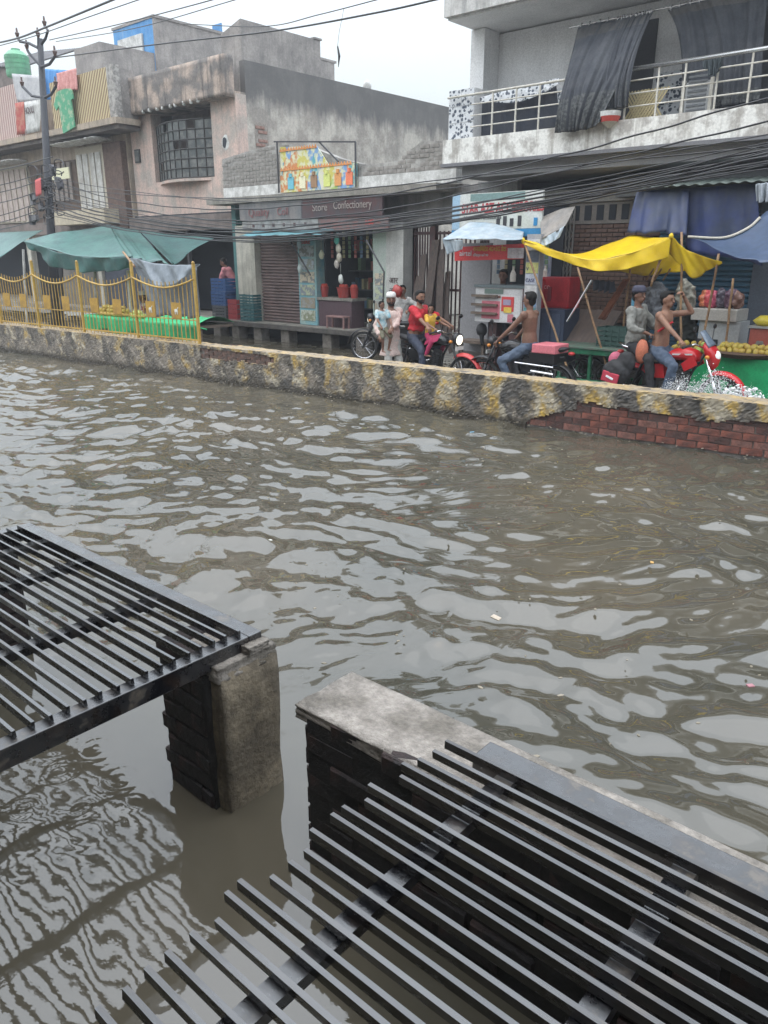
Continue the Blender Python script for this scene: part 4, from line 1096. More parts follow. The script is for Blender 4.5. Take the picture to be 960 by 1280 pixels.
# ground floor of the right building
GRW = mat('grey_shop_wall', (.36,.36,.36), .85, (.29,.29,.28), 2, streak=(.15,.15,.15), samt=.4)
p('ground_wall', GRW, -9.35, -8.45, 13.6, 13.75, .0, 3.45)
p('ground_wall', mat('dark_recess_wall', (.085,.088,.095), .9), -9.35, XR, 14.35, 14.45, .0, 3.45)
p('end_wall', GRW, -9.35, -9.2, 13.752, 14.348, .0, 3.45)
p('ground_floor', CONC, -9.35, XR, 13.2, 14.35, -.3, .38)
p('floor_edge', mat('dark_plank', ()), -9.35, XR, 13.1, 13.195, -.3, .34)
MB().tube([(-9.12,13.59,.93),(-9.12,13.575,.93)], .05, 10).build('socket_plate', mat('dark_edge', ()), rbd)
# brick wall of the closed shop (bricks a few pixels small: fine ones joined, larger ones single)
q0, q1 = at(715,262,13.6), at(800,400,13.6)
BWM = mat('brown_brick', (.20,.125,.095), .85, (.13,.085,.07), 6, bump=.4)
bwall = p('brick_wall', mat('wall_joint', (.07,.06,.055), .9), q0.x, -5.5, 13.56, 13.7, .38, 2.62)
BW = [MB().obox((0,0,0), (.20,.05,.058), jit=.004).mesh('brick', BWM) for _ in range(4)]
z = .95; r = 0; nb = 0
while z < 2.58:
    x = q0.x+.12+(.105 if r % 2 else 0)
    while x < -5.6:
        if nb < 290: instance(random.choice(BW), 'brick', bwall, (x, 13.55+random.uniform(-.006,.006), z)); nb += 1
        x += .215
    z += .074; r += 1
vt = p('vent_row', mat('pale_lintel', (.22,.20,.18), .85), q0.x, -5.5, 13.5, 13.7, 2.62, 2.98)
for k in range(8):
    x_ = q0.x+.08+.235*k; MB().box(x_, x_+.13, 13.485, 13.498, 2.68, 2.93).build('vent_hole', DARK, vt)
p('lintel_band', mat('pale_concrete_band', (.33,.32,.30), .85), -8.0, -5.4, 13.45, 13.72, 2.985, 3.2)
# collapsible gate
cg = thing('collapsible_gate', 'folded lattice shutter gate between the red cupboard and the brick wall', 'gate', (-7.2,13.45,.4))
gx0_, gx1_ = at(694,300,13.45).x, at(716,300,13.45).x
for k in range(6):
    x_ = gx0_+(gx1_-gx0_)*k/5; MB().box(x_-.012, x_+.012, 13.44, 13.46, .4, 2.9).build('upright', mat('gate_grey', (.28,.27,.25), .6), cg)
dd = MB()
for k in range(5):
    for j in range(8):
        x_ = gx0_+(gx1_-gx0_)*k/5; z_ = .5+.3*j; w = (gx1_-gx0_)/5
        dd.bar((x_,13.43,z_), (x_+w,13.43,z_+.15), .012, .006, (0,1,0)); dd.bar((x_,13.425,z_+.3), (x_+w,13.425,z_+.15), .012, .006, (0,1,0))
dd.build('scissor_bars', mat('gate_grey', ()), cg)

# ------------------------------------------------------------ phone accessories kiosk
KV = 12.3
ks = thing('phone_kiosk', 'phone accessories kiosk with big white signboard, stickered post and white counter', 'kiosk', (-8,12.6,0))
p = lambda n, m_, *b: MB().box(*b).build(n, m_, ks)
a, b_ = at(566,243,KV), at(676,292,KV)
zt, zb = 3.14, 2.40
SGW = mat('white_signboard', (.58,.60,.58), .5, (.50,.52,.46), 3)
sg = p('signboard', SGW, a.x, b_.x, KV, KV+.05, zb+.13, zt)
MB().box(a.x, b_.x, KV-.004, KV+.05, zb, zb+.125).build('blue_strip', mat('sign_blue', (.03,.22,.45), .5), sg)
MB().box(a.x+.003, a.x+.17, KV-.005, KV-.0005, zb+.14, zt-.01).build('side_panel', mat('sign_pale_blue', (.30,.45,.58), .5), sg)
MB().box(a.x+.4, b_.x-.35, KV-.005, KV-.0005, zt-.13, zt-.01).build('top_panel', mat('sign_teal', (.16,.25,.24), .5), sg)
SR_ = mat('sign_red', (.38,.045,.055), .5); SK = mat('sign_black', (.03,.03,.035), .5); SW_ = mat('sign_white', (.75,.78,.80), .5)
text('STAR A2Z ACCESSORIES', 'lettering', SR_, sg, (a.x+.22, KV-.008, zt-.33), .225, sx=.70, bold=.006)
text('All Mobile Accessories', 'lettering', SK, sg, (a.x+.25, KV-.008, zt-.44), .09)
text('Lisari Road, Meerut', 'lettering', SW_, sg, (a.x+.75, KV-.010, zb+.03), .09)
for k, x_ in enumerate((.98,1.12,1.26,1.42,1.74)):
    MB().box(a.x+x_, a.x+x_+.07, KV-.012, KV-.001, zb+.17, zb+.30+.04*(k % 2)).build('printed_gadget', SK if k < 4 else mat('sign_blue', ()), sg)
zz0, zz1 = at(665,292,KV).x, at(676,292,KV).x
# stickered post
sx0, sx1 = at(656,350,11.86).x, at(673,350,11.86).x
po_ = p('sticker_post', mat('post_grey', (.33,.34,.37), .6), sx0, sx1, 11.86, 12.0, -.2, 2.42)
stk = [((.62,.64,.68),'PHONE'),((.10,.12,.16),''),((.55,.55,.20),'V'),((.55,.58,.66),'CASE'),((.62,.62,.62),''),((.20,.30,.45),''),((.10,.30,.32),''),((.62,.32,.12),''),((.62,.55,.25),''),((.60,.42,.32),''),((.5,.5,.5),''),((.35,.36,.4),'')]
for k, (c_, t_) in enumerate(stk):
    z1_ = 2.34-.185*k
    o = MB().box(sx0+.015, sx1-.015, 11.848, 11.858, z1_-.17, z1_).build('sticker', mat('sticker_%d' % k, c_, .5, tuple(x*.75 for x in c_), 14), po_)
    if t_: text(t_, 'lettering', mat('sticker_ink', (.04,.05,.15), .6), o, (sx0+.025, 11.843, z1_-.13), .085, sx=.9)
# red banner
r0, r1 = at(568,314,12.05), at(654,313,12.05)
RBN = mat('banner_red', (.66,.05,.055), .45)
bn = MB().prism([(r0.x, r0.z+.07),(r0.x+.01, r0.z-.17),(r1.x, r1.z-.14),(r1.x, r1.z+.11)], 12.05, 12.07).build('banner', RBN, ks)
text('airtel', 'lettering', SW_, bn, (r0.x+.12, 12.045, r0.z-.08), .13)
text('अनलिमिटेड 4G+5G डेटा', 'lettering', mat('gold_print', (.70,.45,.08), .5), bn, (r0.x+.42, 12.045, r0.z+.0), .105, sx=.72, bold=.002)
text('रिचार्ज करें 99', 'lettering', SW_, bn, (r0.x+.42, 12.045, r0.z-.09), .06)
MB().box(r1.x-.30, r1.x+.02, 12.03, 12.045, r1.z-.13, r1.z+.04).build('white_card', mat('white_card', (.62,.58,.60), .5, (.45,.4,.42), 12), bn)
# awning sheet
AWN = mat('pale_blue_tarp', (.40,.46,.50), .5, (.28,.36,.42), 3, streak=(.5,.48,.45), samt=.4, bump=.2, bscale=8)
AWD = mat('grey_tarp', (.28,.25,.22), .6, (.20,.19,.18), 3, bump=.2, bscale=8)
hang('awning_sheet', 'pale blue plastic awning sagging under the white signboard', 'awning', ([at(588,277,12.28), at(620,280,12.28), at(655,290,12.28)], [at(553,299,11.6), at(600,299,11.6), at(652,300,11.6)]), AWN, wr=.02, seed=12, wf=5)
hang('awning_sheet', 'short hanging flap of pale plastic at the left end of the kiosk awning', 'awning', ([at(553,299,11.6), at(578,300,11.62)], [at(558,318,11.62), at(578,312,11.65)]), AWN, wr=.02, seed=13, wf=4)
hang('awning_sheet', 'tan and grey awning sheet right of the stickered post', 'awning', ([at(676,272,12.4), at(700,262,12.4), at(719,258,12.4)], [at(675,300,11.9), at(690,292,11.9), at(706,283,11.9)]), AWD, wr=.02, seed=14, wf=4)
hang('awning_sheet', 'pale blue hem drooping below the tan awning sheet', 'awning', ([at(675,300,11.9), at(690,292,11.9), at(706,282,11.9)], [at(677,309,11.85), at(690,303,11.85), at(699,297,11.85)]), AWN, wr=.02, seed=15, wf=4)
# sachet strips hanging under the awning, goods on the back wall
for k in range(8):
    x_ = at(606,330,12.7).x+.17*k; g_ = MB()
    for j in range(5+k % 3): g_.box(x_-.03, x_+.03, 12.9, 12.915, 2.2-.09*j, 2.275-.09*j)
    tag(g_.build('sachet_strip', mat('goods_%d' % (k % 4), ()), ks), kind='stuff')
# counter box
c0_, c1_ = at(595,357,12.0), at(651,405,12.0)
ct = p('counter', mat('counter_white', (.58,.58,.58), .5, (.48,.48,.48), 3), c0_.x, c1_.x, 12.0, 12.55, c1_.z, c0_.z-.03)
p('counter_top', mat('counter_glass', (.12,.15,.16), .25), c0_.x-.03, c1_.x+.05, 11.98, 12.6, c0_.z-.027, c0_.z+.02)
w_ = c1_.x-c0_.x; zc = c1_.z; hh = c0_.z-.03-zc
def cp(n, c_, x0, x1, z0, z1, d=0): MB().box(c0_.x+w_*x0, c0_.x+w_*x1, 11.992-d, 11.999-d, zc+hh*z0, zc+hh*z1).build(n, mat('print_' + n, c_, .5), ct)
cp('poster_green', (.12,.17,.15), .2, .6, .83, .97); cp('poster_pink', (.55,.16,.20), .15, .55, .10, .62); cp('poster_white', (.62,.62,.62), .55, .97, .02, .80)
cp('poster_red', (.60,.06,.06), .58, .84, .34, .76, .008); cp('poster_lilac', (.35,.30,.42), .62, .78, .52, .68, .016); cp('poster_yellow', (.70,.50,.08), .64, .80, .30, .46, .016)
cp('poster_rose', (.50,.18,.22), .72, .84, .03, .26, .008)
for z_ in (.78, .52, .27): MB().box(c0_.x-.05, c0_.x+w_*.5, 11.93, 11.998-.01, zc+hh*z_-.03, zc+hh*z_+.012).build('ledge', WOOD, ct)
cp('poster_brown', (.22,.10,.08), .17, .56, .72, .78)
p('counter_side', mat('counter_red', (.33,.03,.04), .5), c1_.x+.003, c1_.x+.15, 12.05, 12.6, zc, c0_.z+.12)
for x_ in (c0_.x+.25, c1_.x-.3): p('leg', MAR, x_, x_+.16, 12.1, 12.3, .0, zc)
p('bench', WOOD, c0_.x-.55, c1_.x, 12.2, 12.6, .50, .55)
for x_ in (c0_.x-.5, c0_.x+.0, c1_.x-.1): p('bench_leg', WOOD, x_, x_+.05, 12.25, 12.3, -.1, .499)
p('back_panel', mat('kiosk_grey_panel', (.24,.24,.25), .8), c0_.x-.75, c0_.x-.1, 12.6, 12.66, .3, 2.3)
for k in range(3): p('maroon_upright', MAR, at(599,330,12.62).x+.07*k, at(599,330,12.62).x+.045+.07*k, 12.62, 12.66, .6, 2.35)
p('dark_back', DARK, c0_.x-.1, zz1, 13.1, 13.15, .5, 2.9)
p('pale_poster', mat('pale_poster', (.45,.48,.55), .6, (.15,.2,.4), 5), c0_.x+.62, c0_.x+.92, 13.0, 13.05, 1.55, 2.2)
bt = MB(); P = at(641,352,12.3); bt.tube([P, P+Vector((0,0,.13)), P+Vector((0,0,.2)), P+Vector((0,0,.26))], [.055,.055,.02,.02], 10)
tag(bt.build('bottle', mat('pale_bottle', (.62,.58,.52), .35), None), 'pale bottle standing on the kiosk counter beside the shopkeeper', 'bottle')
# red cupboard and navy cabinet
rc = thing('red_cupboard', 'bright red metal cupboard standing on a navy box right of the kiosk', 'cupboard', (-7.2,12.6,.6))
a, b_ = at(673,346,12.5), at(710,386,12.5)
REDM = mat('red_enamel', (.42,.025,.035), .35, (.30,.02,.03), 5)
MB().box(a.x, b_.x, 12.5, 12.9, b_.z, a.z).build('cabinet', REDM, rc, bevel=.01)
MB().box(a.x+.03, b_.x-.03, 12.485, 12.498, b_.z+.03, a.z-.03).build('door', REDM, rc)
MB().box(a.x+.22, a.x+.29, 12.470, 12.484, b_.z+.12, b_.z+.36).build('handle_plate', mat('dark_red', (.18,.02,.03), .5), rc)
text('Ice', 'lettering', mat('faded_pink', (.6,.35,.35), .5), rc, (a.x+.1, 12.478, a.z-.2), .13)
nb_ = thing('navy_box', 'navy blue box table under the red cupboard', 'box', (-7.0,12.4,0))
MB().box(a.x-.0, b_.x+.05, 12.3, 12.85, .15, b_.z-.004).build('box', mat('navy_paint', (.035,.05,.09), .5), nb_, bevel=.01)
for k in range(3): MB().box(a.x+.04+.2*k, a.x+.2+.2*k, 12.288, 12.299, .22, b_.z-.08).build('front_panel', mat('navy_panel', (.06,.08,.13), .5), nb_)
bt = MB(); P = at(681,346,12.6); bt.tube([P, P+Vector((0,0,.1)), P+Vector((0,0,.14)), P+Vector((0,0,.19))], [.04,.04,.018,.018], 10)
tag(bt.build('bottle', mat('pale_bottle', ()), None), 'small white bottle standing on the red cupboard', 'bottle')

# blue shutter shop and tarpaulins
bs = thing('blue_shop', 'shop front with a blue roller shutter behind the fruit stalls', 'shop', (-4.8,13.4,0))
SHB = mat('blue_shutter', (.07,.18,.28), .55, (.05,.13,.20), 2)
s_ = MB(); pr = []
for k in range(28): z0_ = .45+2.3*k/28; pr += [(13.36, z0_), (13.32, z0_+.02), (13.32, z0_+.055), (13.36, z0_+.07)]
pr += [(13.42, 2.75), (13.42, .45)]
s_.prism(pr, -5.45, -3.9, axis='x'); s_.build('roller_shutter', SHB, bs)
MB().box(-3.89,-3.2,13.3,13.45,.38,3.0).build('side_panel', mat('slate_panel', (.10,.12,.15), .7), bs)
MB().box(-3.19,1.5,13.9,13.95,.38,3.0).build('interior', DARK, bs)
MB().box(-6.2,1.5,13.1,13.6,3.02,3.3).build('sign_beam', mat('dull_beam', (.11,.115,.12), .8), bs)
TB = mat('navy_tarp', (.022,.038,.13), .45, (.035,.05,.10), 2.5, streak=(.055,.065,.10), samt=.5, bump=.25, bscale=6)
TB2 = mat('grey_blue_tarp', (.06,.09,.15), .4, (.06,.09,.16), 3, bump=.25, bscale=6)
hang('blue_tarpaulin', 'dark blue tarpaulin bundled up under the eave left of the large one', 'tarpaulin', ([at(797,238,12.7), at(830,237,12.7), at(862,236,12.7)], [at(782,292,12.5), at(820,291,12.5), at(858,294,12.5)]), TB, wr=.04, wf=4, seed=20)
hang('blue_tarpaulin', 'large dark blue tarpaulin hanging like a curtain over the blue shutter', 'tarpaulin', ([at(854,236,12.75), at(900,232,12.75), at(946,229,12.75)], [at(855,312,12.7), at(900,322,12.7), at(955,330,12.7)]), TB, wr=.04, wf=3, seed=21)
hang('grey_blue_tarpaulin', 'grey blue tarpaulin stretched slack over the fruit stall at the right edge', 'tarpaulin', ([at(862,296,11.5), at(905,297,11.8), at(935,285,12.0), at(962,262,12.2), at(1010,240,12.4)], [at(862,297,11.5), at(900,313,11.35), at(940,326,11.2), at(962,328,11.2), at(1030,325,11.2)]), TB2, wr=.03, wf=4, seed=22, sag=.05)
tp = spline([at(860,296,11.46), at(905,297,11.76), at(935,285,11.96), at(950,272,12.08)], 24)
tag(MB().tube(tp, .02, 6).build('rope_edge', mat('pale_rope', (.5,.47,.4), .8), smooth=True), 'pale rope along the rear edge of the grey blue tarpaulin', 'rope')
ev = thing('tin_eave', 'thin corrugated tin eave with pale patches over the right shops', 'eave', (-5,12.9,3.0))
mb = MB(); mb.grid(lambda s, t: (-5.6+8.6*s, 12.5+.9*t, 3.10+.16*t+.012*math.sin(s*300)), 400, 2)
o = mb.build('tin_sheet', mat('pale_tin', (.20,.24,.22), .6, (.09,.11,.10), 4), ev); o.modifiers.new('t','SOLIDIFY').thickness = .006
hang('hanging_sacking', 'grey white sacking bunched at the right end of the eave', 'cloth', ([at(945,230,12.3), at(975,226,12.3)], [at(945,252,12.3), at(978,252,12.3)]), mat('sacking', (.30,.33,.36), .8), wr=.05, wf=7, seed=23)
# ============================================================ PEOPLE
def ikj(a, b, l1, l2, hint):
    a = Vector(a); b = Vector(b); d = b-a; D = min(d.length, (l1+l2)*.999)
    dn = d.normalized(); b = a+dn*D
    x = (l1*l1-l2*l2+D*D)/(2*D); hgt = math.sqrt(max(l1*l1-x*x, 0))
    h_ = Vector(hint); h_ = (h_-dn*h_.dot(dn)).normalized()
    return a+dn*x+h_*hgt, b
def ell(c, ax, ay, ux_, uy_, n=18):
    return [c+ux_*ax*math.cos(2*PI*i/n)+uy_*ay*math.sin(2*PI*i/n) for i in range(n)]
def remesh(o, vs, sm=4):
    r = o.modifiers.new('remesh', 'REMESH'); r.mode = 'VOXEL'; r.voxel_size = vs; r.use_smooth_shade = True
    s = o.modifiers.new('smooth', 'SMOOTH'); s.factor = .5; s.iterations = sm
FOLD = bpy.data.textures.new('folds', 'CLOUDS'); FOLD.noise_scale = .09; FOLD.noise_depth = 1
def folds(o, st=.02):
    d = o.modifiers.new('folds', 'DISPLACE'); d.texture = FOLD; d.strength = st; d.mid_level = .5
HAIR = mat('black_hair', (.007,.006,.0055), .7, spec=.25)
SKIN = mat('brown_skin', (.27,.145,.095), .55, (.22,.115,.075), 6, spec=.4)
SKIN2 = mat('dark_brown_skin', (.20,.105,.07), .5, (.16,.08,.055), 6, spec=.4)
EYEM = mat('eye_dark', (.02,.015,.012), .3)
LIPM = mat('lip', (.20,.075,.06), .5)
def human(label, loc, rz, s=1.0, pelvis=(0,0,.95), lean=(0,0,1), headdir=None, look=0, hands=None, feet=None, elbow=((-.3,.8,-.5),(-.3,-.8,-.5)),
          knee=((1,.15,0),(1,-.15,0)), skin=SKIN, shirt=None, sleeve=.5, hem=.0, trousers=None, tlen=1.0, cap=None, beard=False, hairlong=0, group=None,
          vox=.009, bare=False, girth=1.0, shoes=None, grip=.6):
    """one person; local x is forward, y is left. lengths are for 1.68 m and scaled by s"""
    P = thing('person', label, 'person', loc, rz, group)
    V_ = Vector; pel = V_(pelvis); up = V_(lean).normalized(); fwd = V_((0,1,0)).cross(up).normalized() if False else (V_((1,0,0))-up*up.x).normalized()
    lat = up.cross(fwd).normalized()                                   # left
    T = .50*s; nk = pel+up*T; g_ = girth
    hd = V_(headdir).normalized() if headdir else (up*.55+V_((0,0,1))*.45).normalized()
    neck = nk+hd*.075*s; hc = neck+hd*.095*s+fwd*.012*s
    lf = Matrix.Rotation(look, 3, hd) @ (V_((1,0,0))-hd*hd.x).normalized(); hl = hd.cross(lf)
    sl_, sr_ = nk+lat*.165*s-up*.035*s, nk-lat*.165*s-up*.035*s
    hl_, hr_ = pel+lat*.085*s-V_((0,0,.03*s)), pel-lat*.085*s-V_((0,0,.03*s))
    hands = hands or ((.05,.28,pel.z-.12),(.05,-.28,pel.z-.12)); feet = feet or ((.02,.1,.04),(.02,-.1,.04))
    body = MB()
    prof = [(-.10,.12,.09),(-.03,.158*g_,.112*g_),(.10,.148*g_,.108*g_),(.20,.130*g_,.098*g_),(.32,.152*g_,.108*g_),(.42,.172,.108),(.475,.150,.085),(.52,.062,.058)]
    body.loft([ell(pel+up*t*s, a*s, b*s, lat, fwd) for t, a, b in prof])
    for sd in (sl_, sr_): body.ball(sd, .062*s, 10, 8)
    body.capsule(nk-up*.03*s, neck+hd*.03*s, .056*s, .052*s)
    # head: skull, jaw, nose, ears, brow
    RM = Matrix((lf, hl, hd)).transposed().to_euler()
    body.ball(hc+hd*.02*s-lf*.008*s, (.094*s,.076*s,.100*s), 18, 12, RM)
    body.ball(hc-hd*.045*s+lf*.022*s, (.062*s,.056*s,.062*s), 14, 10, RM)
    body.capsule(hc+lf*.083*s+hd*.018*s, hc+lf*.103*s-hd*.018*s, .009*s, .014*s, 8)
    body.capsule(hc+lf*.076*s+hl*.035*s+hd*.030*s, hc+lf*.076*s-hl*.035*s+hd*.030*s, .011*s, .011*s, 8)
    body.capsule(hc+lf*.078*s-hd*.045*s+hl*.016*s, hc+lf*.078*s-hd*.045*s-hl*.016*s, .010*s, .010*s, 8)
    for k in (1,-1): body.ball(hc+hl*k*.076*s-lf*.005*s, (.018*s,.010*s,.030*s), 8, 6, RM)
    L1, L2 = .285*s, .25*s; arms = []
    for i, (sh_, hn) in enumerate(((sl_, hands[0]), (sr_, hands[1]))):
        el, hn = ikj(sh_, hn, L1, L2, lat*elbow[i][1]+fwd*elbow[i][0]+up*elbow[i][2]); arms.append((sh_, el, hn))
        body.capsule(sh_, el, .050*s, .038*s, 12); body.capsule(el, hn, .039*s, .025*s, 12)
        d = (hn-el).normalized(); side = 1 if i == 0 else -1
        pn = d.cross(V_((0,0,1)));  pn = pn.normalized() if pn.length > .1 else lat.copy()   # across the knuckles
        cu = d.cross(pn).normalized();  cu = cu if cu.z < 0 else -cu                             # curl direction, down
        pc = hn+d*.045*s
        for k in range(-1,2): body.capsule(hn+d*.005*s+pn*k*.012*s, hn+d*.08*s+pn*k*.022*s, .017*s, .016*s, 8)
        for f_, (o_, ln) in enumerate(((-.033,.062),(-.011,.072),(.011,.076),(.033,.068))):
            b0 = hn+d*.085*s+pn*o_*s; b1 = b0+(d*(1-grip)+cu*grip).normalized()*ln*.5*s; b2 = b1+(cu*(.3+grip)-d*(grip*.7)+d*(1-grip)*.6).normalized()*ln*.5*s
            body.capsule(b0, b1, .0105*s, .0095*s, 6); body.capsule(b1, b2, .0095*s, .008*s, 6)
        tb = hn+d*.03*s+pn*side*-.028*s; tt = tb+(d*.6+cu*.6+pn*side*-.6).normalized()*.04*s
        body.capsule(tb, tt, .013*s, .011*s, 6); body.capsule(tt, tt+(d*.5+cu*.8).normalized()*.03*s, .011*s, .009*s, 6)
    T1, T2 = .42*s, .41*s; legs = []
    for i, (hp, ft) in enumerate(((hl_, feet[0]), (hr_, feet[1]))):
        kn, an = ikj(hp, V_(ft)+V_((0,0,.05*s)), T1, T2, V_(knee[i])); legs.append((hp, kn, an))
        body.capsule(hp, kn, .082*s*g_, .052*s, 14); body.capsule(kn, an, .053*s, .034*s, 12)
        body.ball(kn.lerp(an,.3)-(an-kn).cross(lat).normalized()*0, (.052*s,.05*s,.09*s), 10, 8)
        fd = V_((1,0,0)) if abs(up.x) >= 0 else fwd
        body.capsule(an-fd*.03*s-V_((0,0,.03*s)), an+fd*.13*s-V_((0,0,.04*s)), .034*s, .024*s, 8)
        for t_ in range(5): body.capsule(an+fd*.14*s-V_((0,(t_-2)*.017*s,.043*s)), an+fd*(.175-.008*t_)*s-V_((0,(t_-2)*.018*s,.047*s)), .010*s, .009*s, 6)
    b = body.build('body', skin, P, smooth=True, local=True); remesh(b, vox*max(s,.62), 3)
    # face details
    for k in (1,-1):
        MB().ball(hc+lf*.083*s+hl*k*.031*s+hd*.012*s, (.007*s,.013*s,.006*s), 8, 6, RM).build('eye', EYEM, P, smooth=True, local=True)
        MB().capsule(hc+lf*.086*s+hl*k*.018*s+hd*.034*s, hc+lf*.078*s+hl*k*.046*s+hd*.033*s, .005*s, .004*s, 6).build('eyebrow', HAIR, P, local=True)
    MB().capsule(hc+lf*.090*s-hd*.046*s+hl*.018*s, hc+lf*.090*s-hd*.046*s-hl*.018*s, .005*s, .005*s, 6).build('mouth', LIPM, P, smooth=True, local=True)
    if beard:
        m_ = MB(); m_.ball(hc-hd*.058*s+lf*.03*s, (.062*s,.060*s,.050*s), 12, 8, RM)
        for k in (1,-1): m_.capsule(hc-hd*.05*s+hl*k*.05*s, hc+hl*k*.066*s+hd*.0*s, .022*s, .014*s, 8)
        m_.capsule(hc+lf*.088*s-hd*.030*s+hl*.025*s, hc+lf*.088*s-hd*.030*s-hl*.025*s, .008*s, .008*s, 6)
        o = m_.build('beard', HAIR, P, smooth=True, local=True); remesh(o, .009, 2)
    m_ = MB(); m_.ball(hc+hd*.052*s-lf*.030*s, (.092*s,.086*s,.082*s), 18, 12, RM)
    m_.ball(hc-lf*.050*s-hd*.01*s, (.055*s,.074*s,.075*s), 14, 10, RM)
    m_.ball(hc+hd*.106*s+lf*.022*s, (.062*s,.060*s,.026*s), 12, 8, RM)
    if hairlong:
        for k in (1,-1): m_.capsule(hc+hl*k*.066*s-lf*.02*s+hd*.02*s, hc+hl*k*.070*s-lf*.03*s-hd*.10*s*hairlong, .03*s, .02*s, 8)
        m_.capsule(hc-lf*.06*s, hc-lf*.07*s-hd*.13*s*hairlong, .065*s, .04*s, 10)
    o = m_.build('hair', HAIR if cap is None else HAIR, P, smooth=True, local=True); remesh(o, .010, 2); folds(o, .012)
    if cap:
        m_ = MB(); rings = []
        for t in range(7):
            a = PI/2*t/6; rings.append(ell(hc+hd*(.052+.098*math.sin(a)**.8)*s-lf*.012*s, .106*s*max(math.cos(a)**.45,.03), .094*s*max(math.cos(a)**.45,.03), lf, hl, 20))
        m_.loft(rings); m_.build('cap', cap, P, smooth=True, local=True)
    if shirt:
        m_ = MB(); e = .022*s
        pr = [(t, a, b) for t, a, b in prof if t >= 0 or hem > 0]
        lo = -hem
        rs = []
        if hem > 0: rs.append((lo-.0, .175*g_+.06*hem/.3, .135*g_+.05*hem/.3)); rs.append((lo*.5, .172*g_, .13*g_))
        rs += [(t, a+.020, b+.022) for t, a, b in prof if t >= (.0 if hem >= 0 else -hem)]
        rs[-1] = (.505, .082, .072)
        m_.loft([ell(pel+up*t*s if t > 0 else pel+(up*.3+V_((0,0,.7)))*t*s, a*s, b*s, lat, fwd, 22) for t, a, b in rs])
        for sh_, el, hn in arms:
            m_.ball(sh_, .080*s, 10, 8)
            if sleeve <= 1: m_.capsule(sh_, sh_.lerp(el, sleeve), .072*s, .066*s, 12)
            else:
                m_.capsule(sh_, el, .070*s, .058*s, 12); m_.capsule(el, el.lerp(hn, sleeve-1), .058*s, .048*s, 12)
        o = m_.build('shirt', shirt, P, smooth=True, local=True); remesh(o, .012, 3); folds(o, .045*s)
    if trousers:
        m_ = MB()
        m_.loft([ell(pel+up*t*s, (a+.014)*s, (b+.014)*s, lat, fwd, 20) for t, a, b in [(-.12,.12,.09),(-.05,.158*g_,.115*g_),(.05,.156*g_,.112*g_)]])
        for hp, kn, an in legs:
            m_.capsule(hp, kn, .098*s*g_, .068*s, 14)
            if tlen > .5: m_.capsule(kn, kn.lerp(an, (tlen-.5)*2), .070*s, .058*s, 12)
        o = m_.build('trousers', trousers, P, smooth=True, local=True); remesh(o, .012, 3); folds(o, .040*s)
    if shoes:
        for hp, kn, an in legs:
            m_ = MB(); m_.capsule(an-V_((.03*s,0,.035*s)), an+V_((.15*s,0,-.045*s)), .047*s, .038*s, 10); m_.build('shoe', shoes, P, smooth=True, local=True)
    return P, dict(hc=hc, hd=hd, lf=lf, pel=pel, arms=arms, legs=legs, nk=nk, up=up)

RD = -.16     # road surface under the water
# man in white cap carrying a child
pos = at(489, 400, 10.3); S_ = 1.0
zsc = (at(490,366,10.3).z-RD)/1.72
CAPW = mat('white_cotton', (.66,.66,.64), .85)
KUR = mat('pale_pink_cotton', (.62,.49,.44), .85, (.55,.42,.38), 5)
GTR = mat('pale_grey_cotton', (.48,.47,.44), .85, (.40,.39,.36), 5)
s = zsc
human('man in long pale pink shirt and white cap standing holding a child', (pos.x, 10.3, RD), R(-22), s=s, pelvis=(0,0,.92*s), lean=(-.03,0,1), look=R(-22),
      hands=((.30*s,-.14,1.12*s),(.22*s,-.32,1.00*s)), elbow=((-.5,.8,-.9),(-.5,-.8,-.9)), shirt=KUR, sleeve=1.75, hem=.30, trousers=GTR, cap=CAPW, beard=True, skin=SKIN2)
pc = Vector((pos.x, 10.3, RD))+Matrix.Rotation(R(-22),3,'Z') @ Vector((.20*s,.20*s,0))
human('small child in a pale blue patterned shirt held by the man in white cap', (pos.x+.02, 10.3-.25, RD), R(-25), s=.55, pelvis=(-.02,0,1.13*s), lean=(-.05,0,1), look=R(25),
      hands=((.16,.10,1.17*s),(.16,-.10,1.17*s)), feet=((.12,.06,.74*s),(.12,-.05,.72*s)), shirt=mat('pale_blue_print', (.22,.38,.44), .85, (.45,.52,.52), 16, .45, .55), sleeve=.7, hem=.08,
      trousers=mat('olive_shorts', (.13,.12,.08), .85), tlen=.5, skin=SKIN2, vox=.009)

# ============================================================ MOTORCYCLES

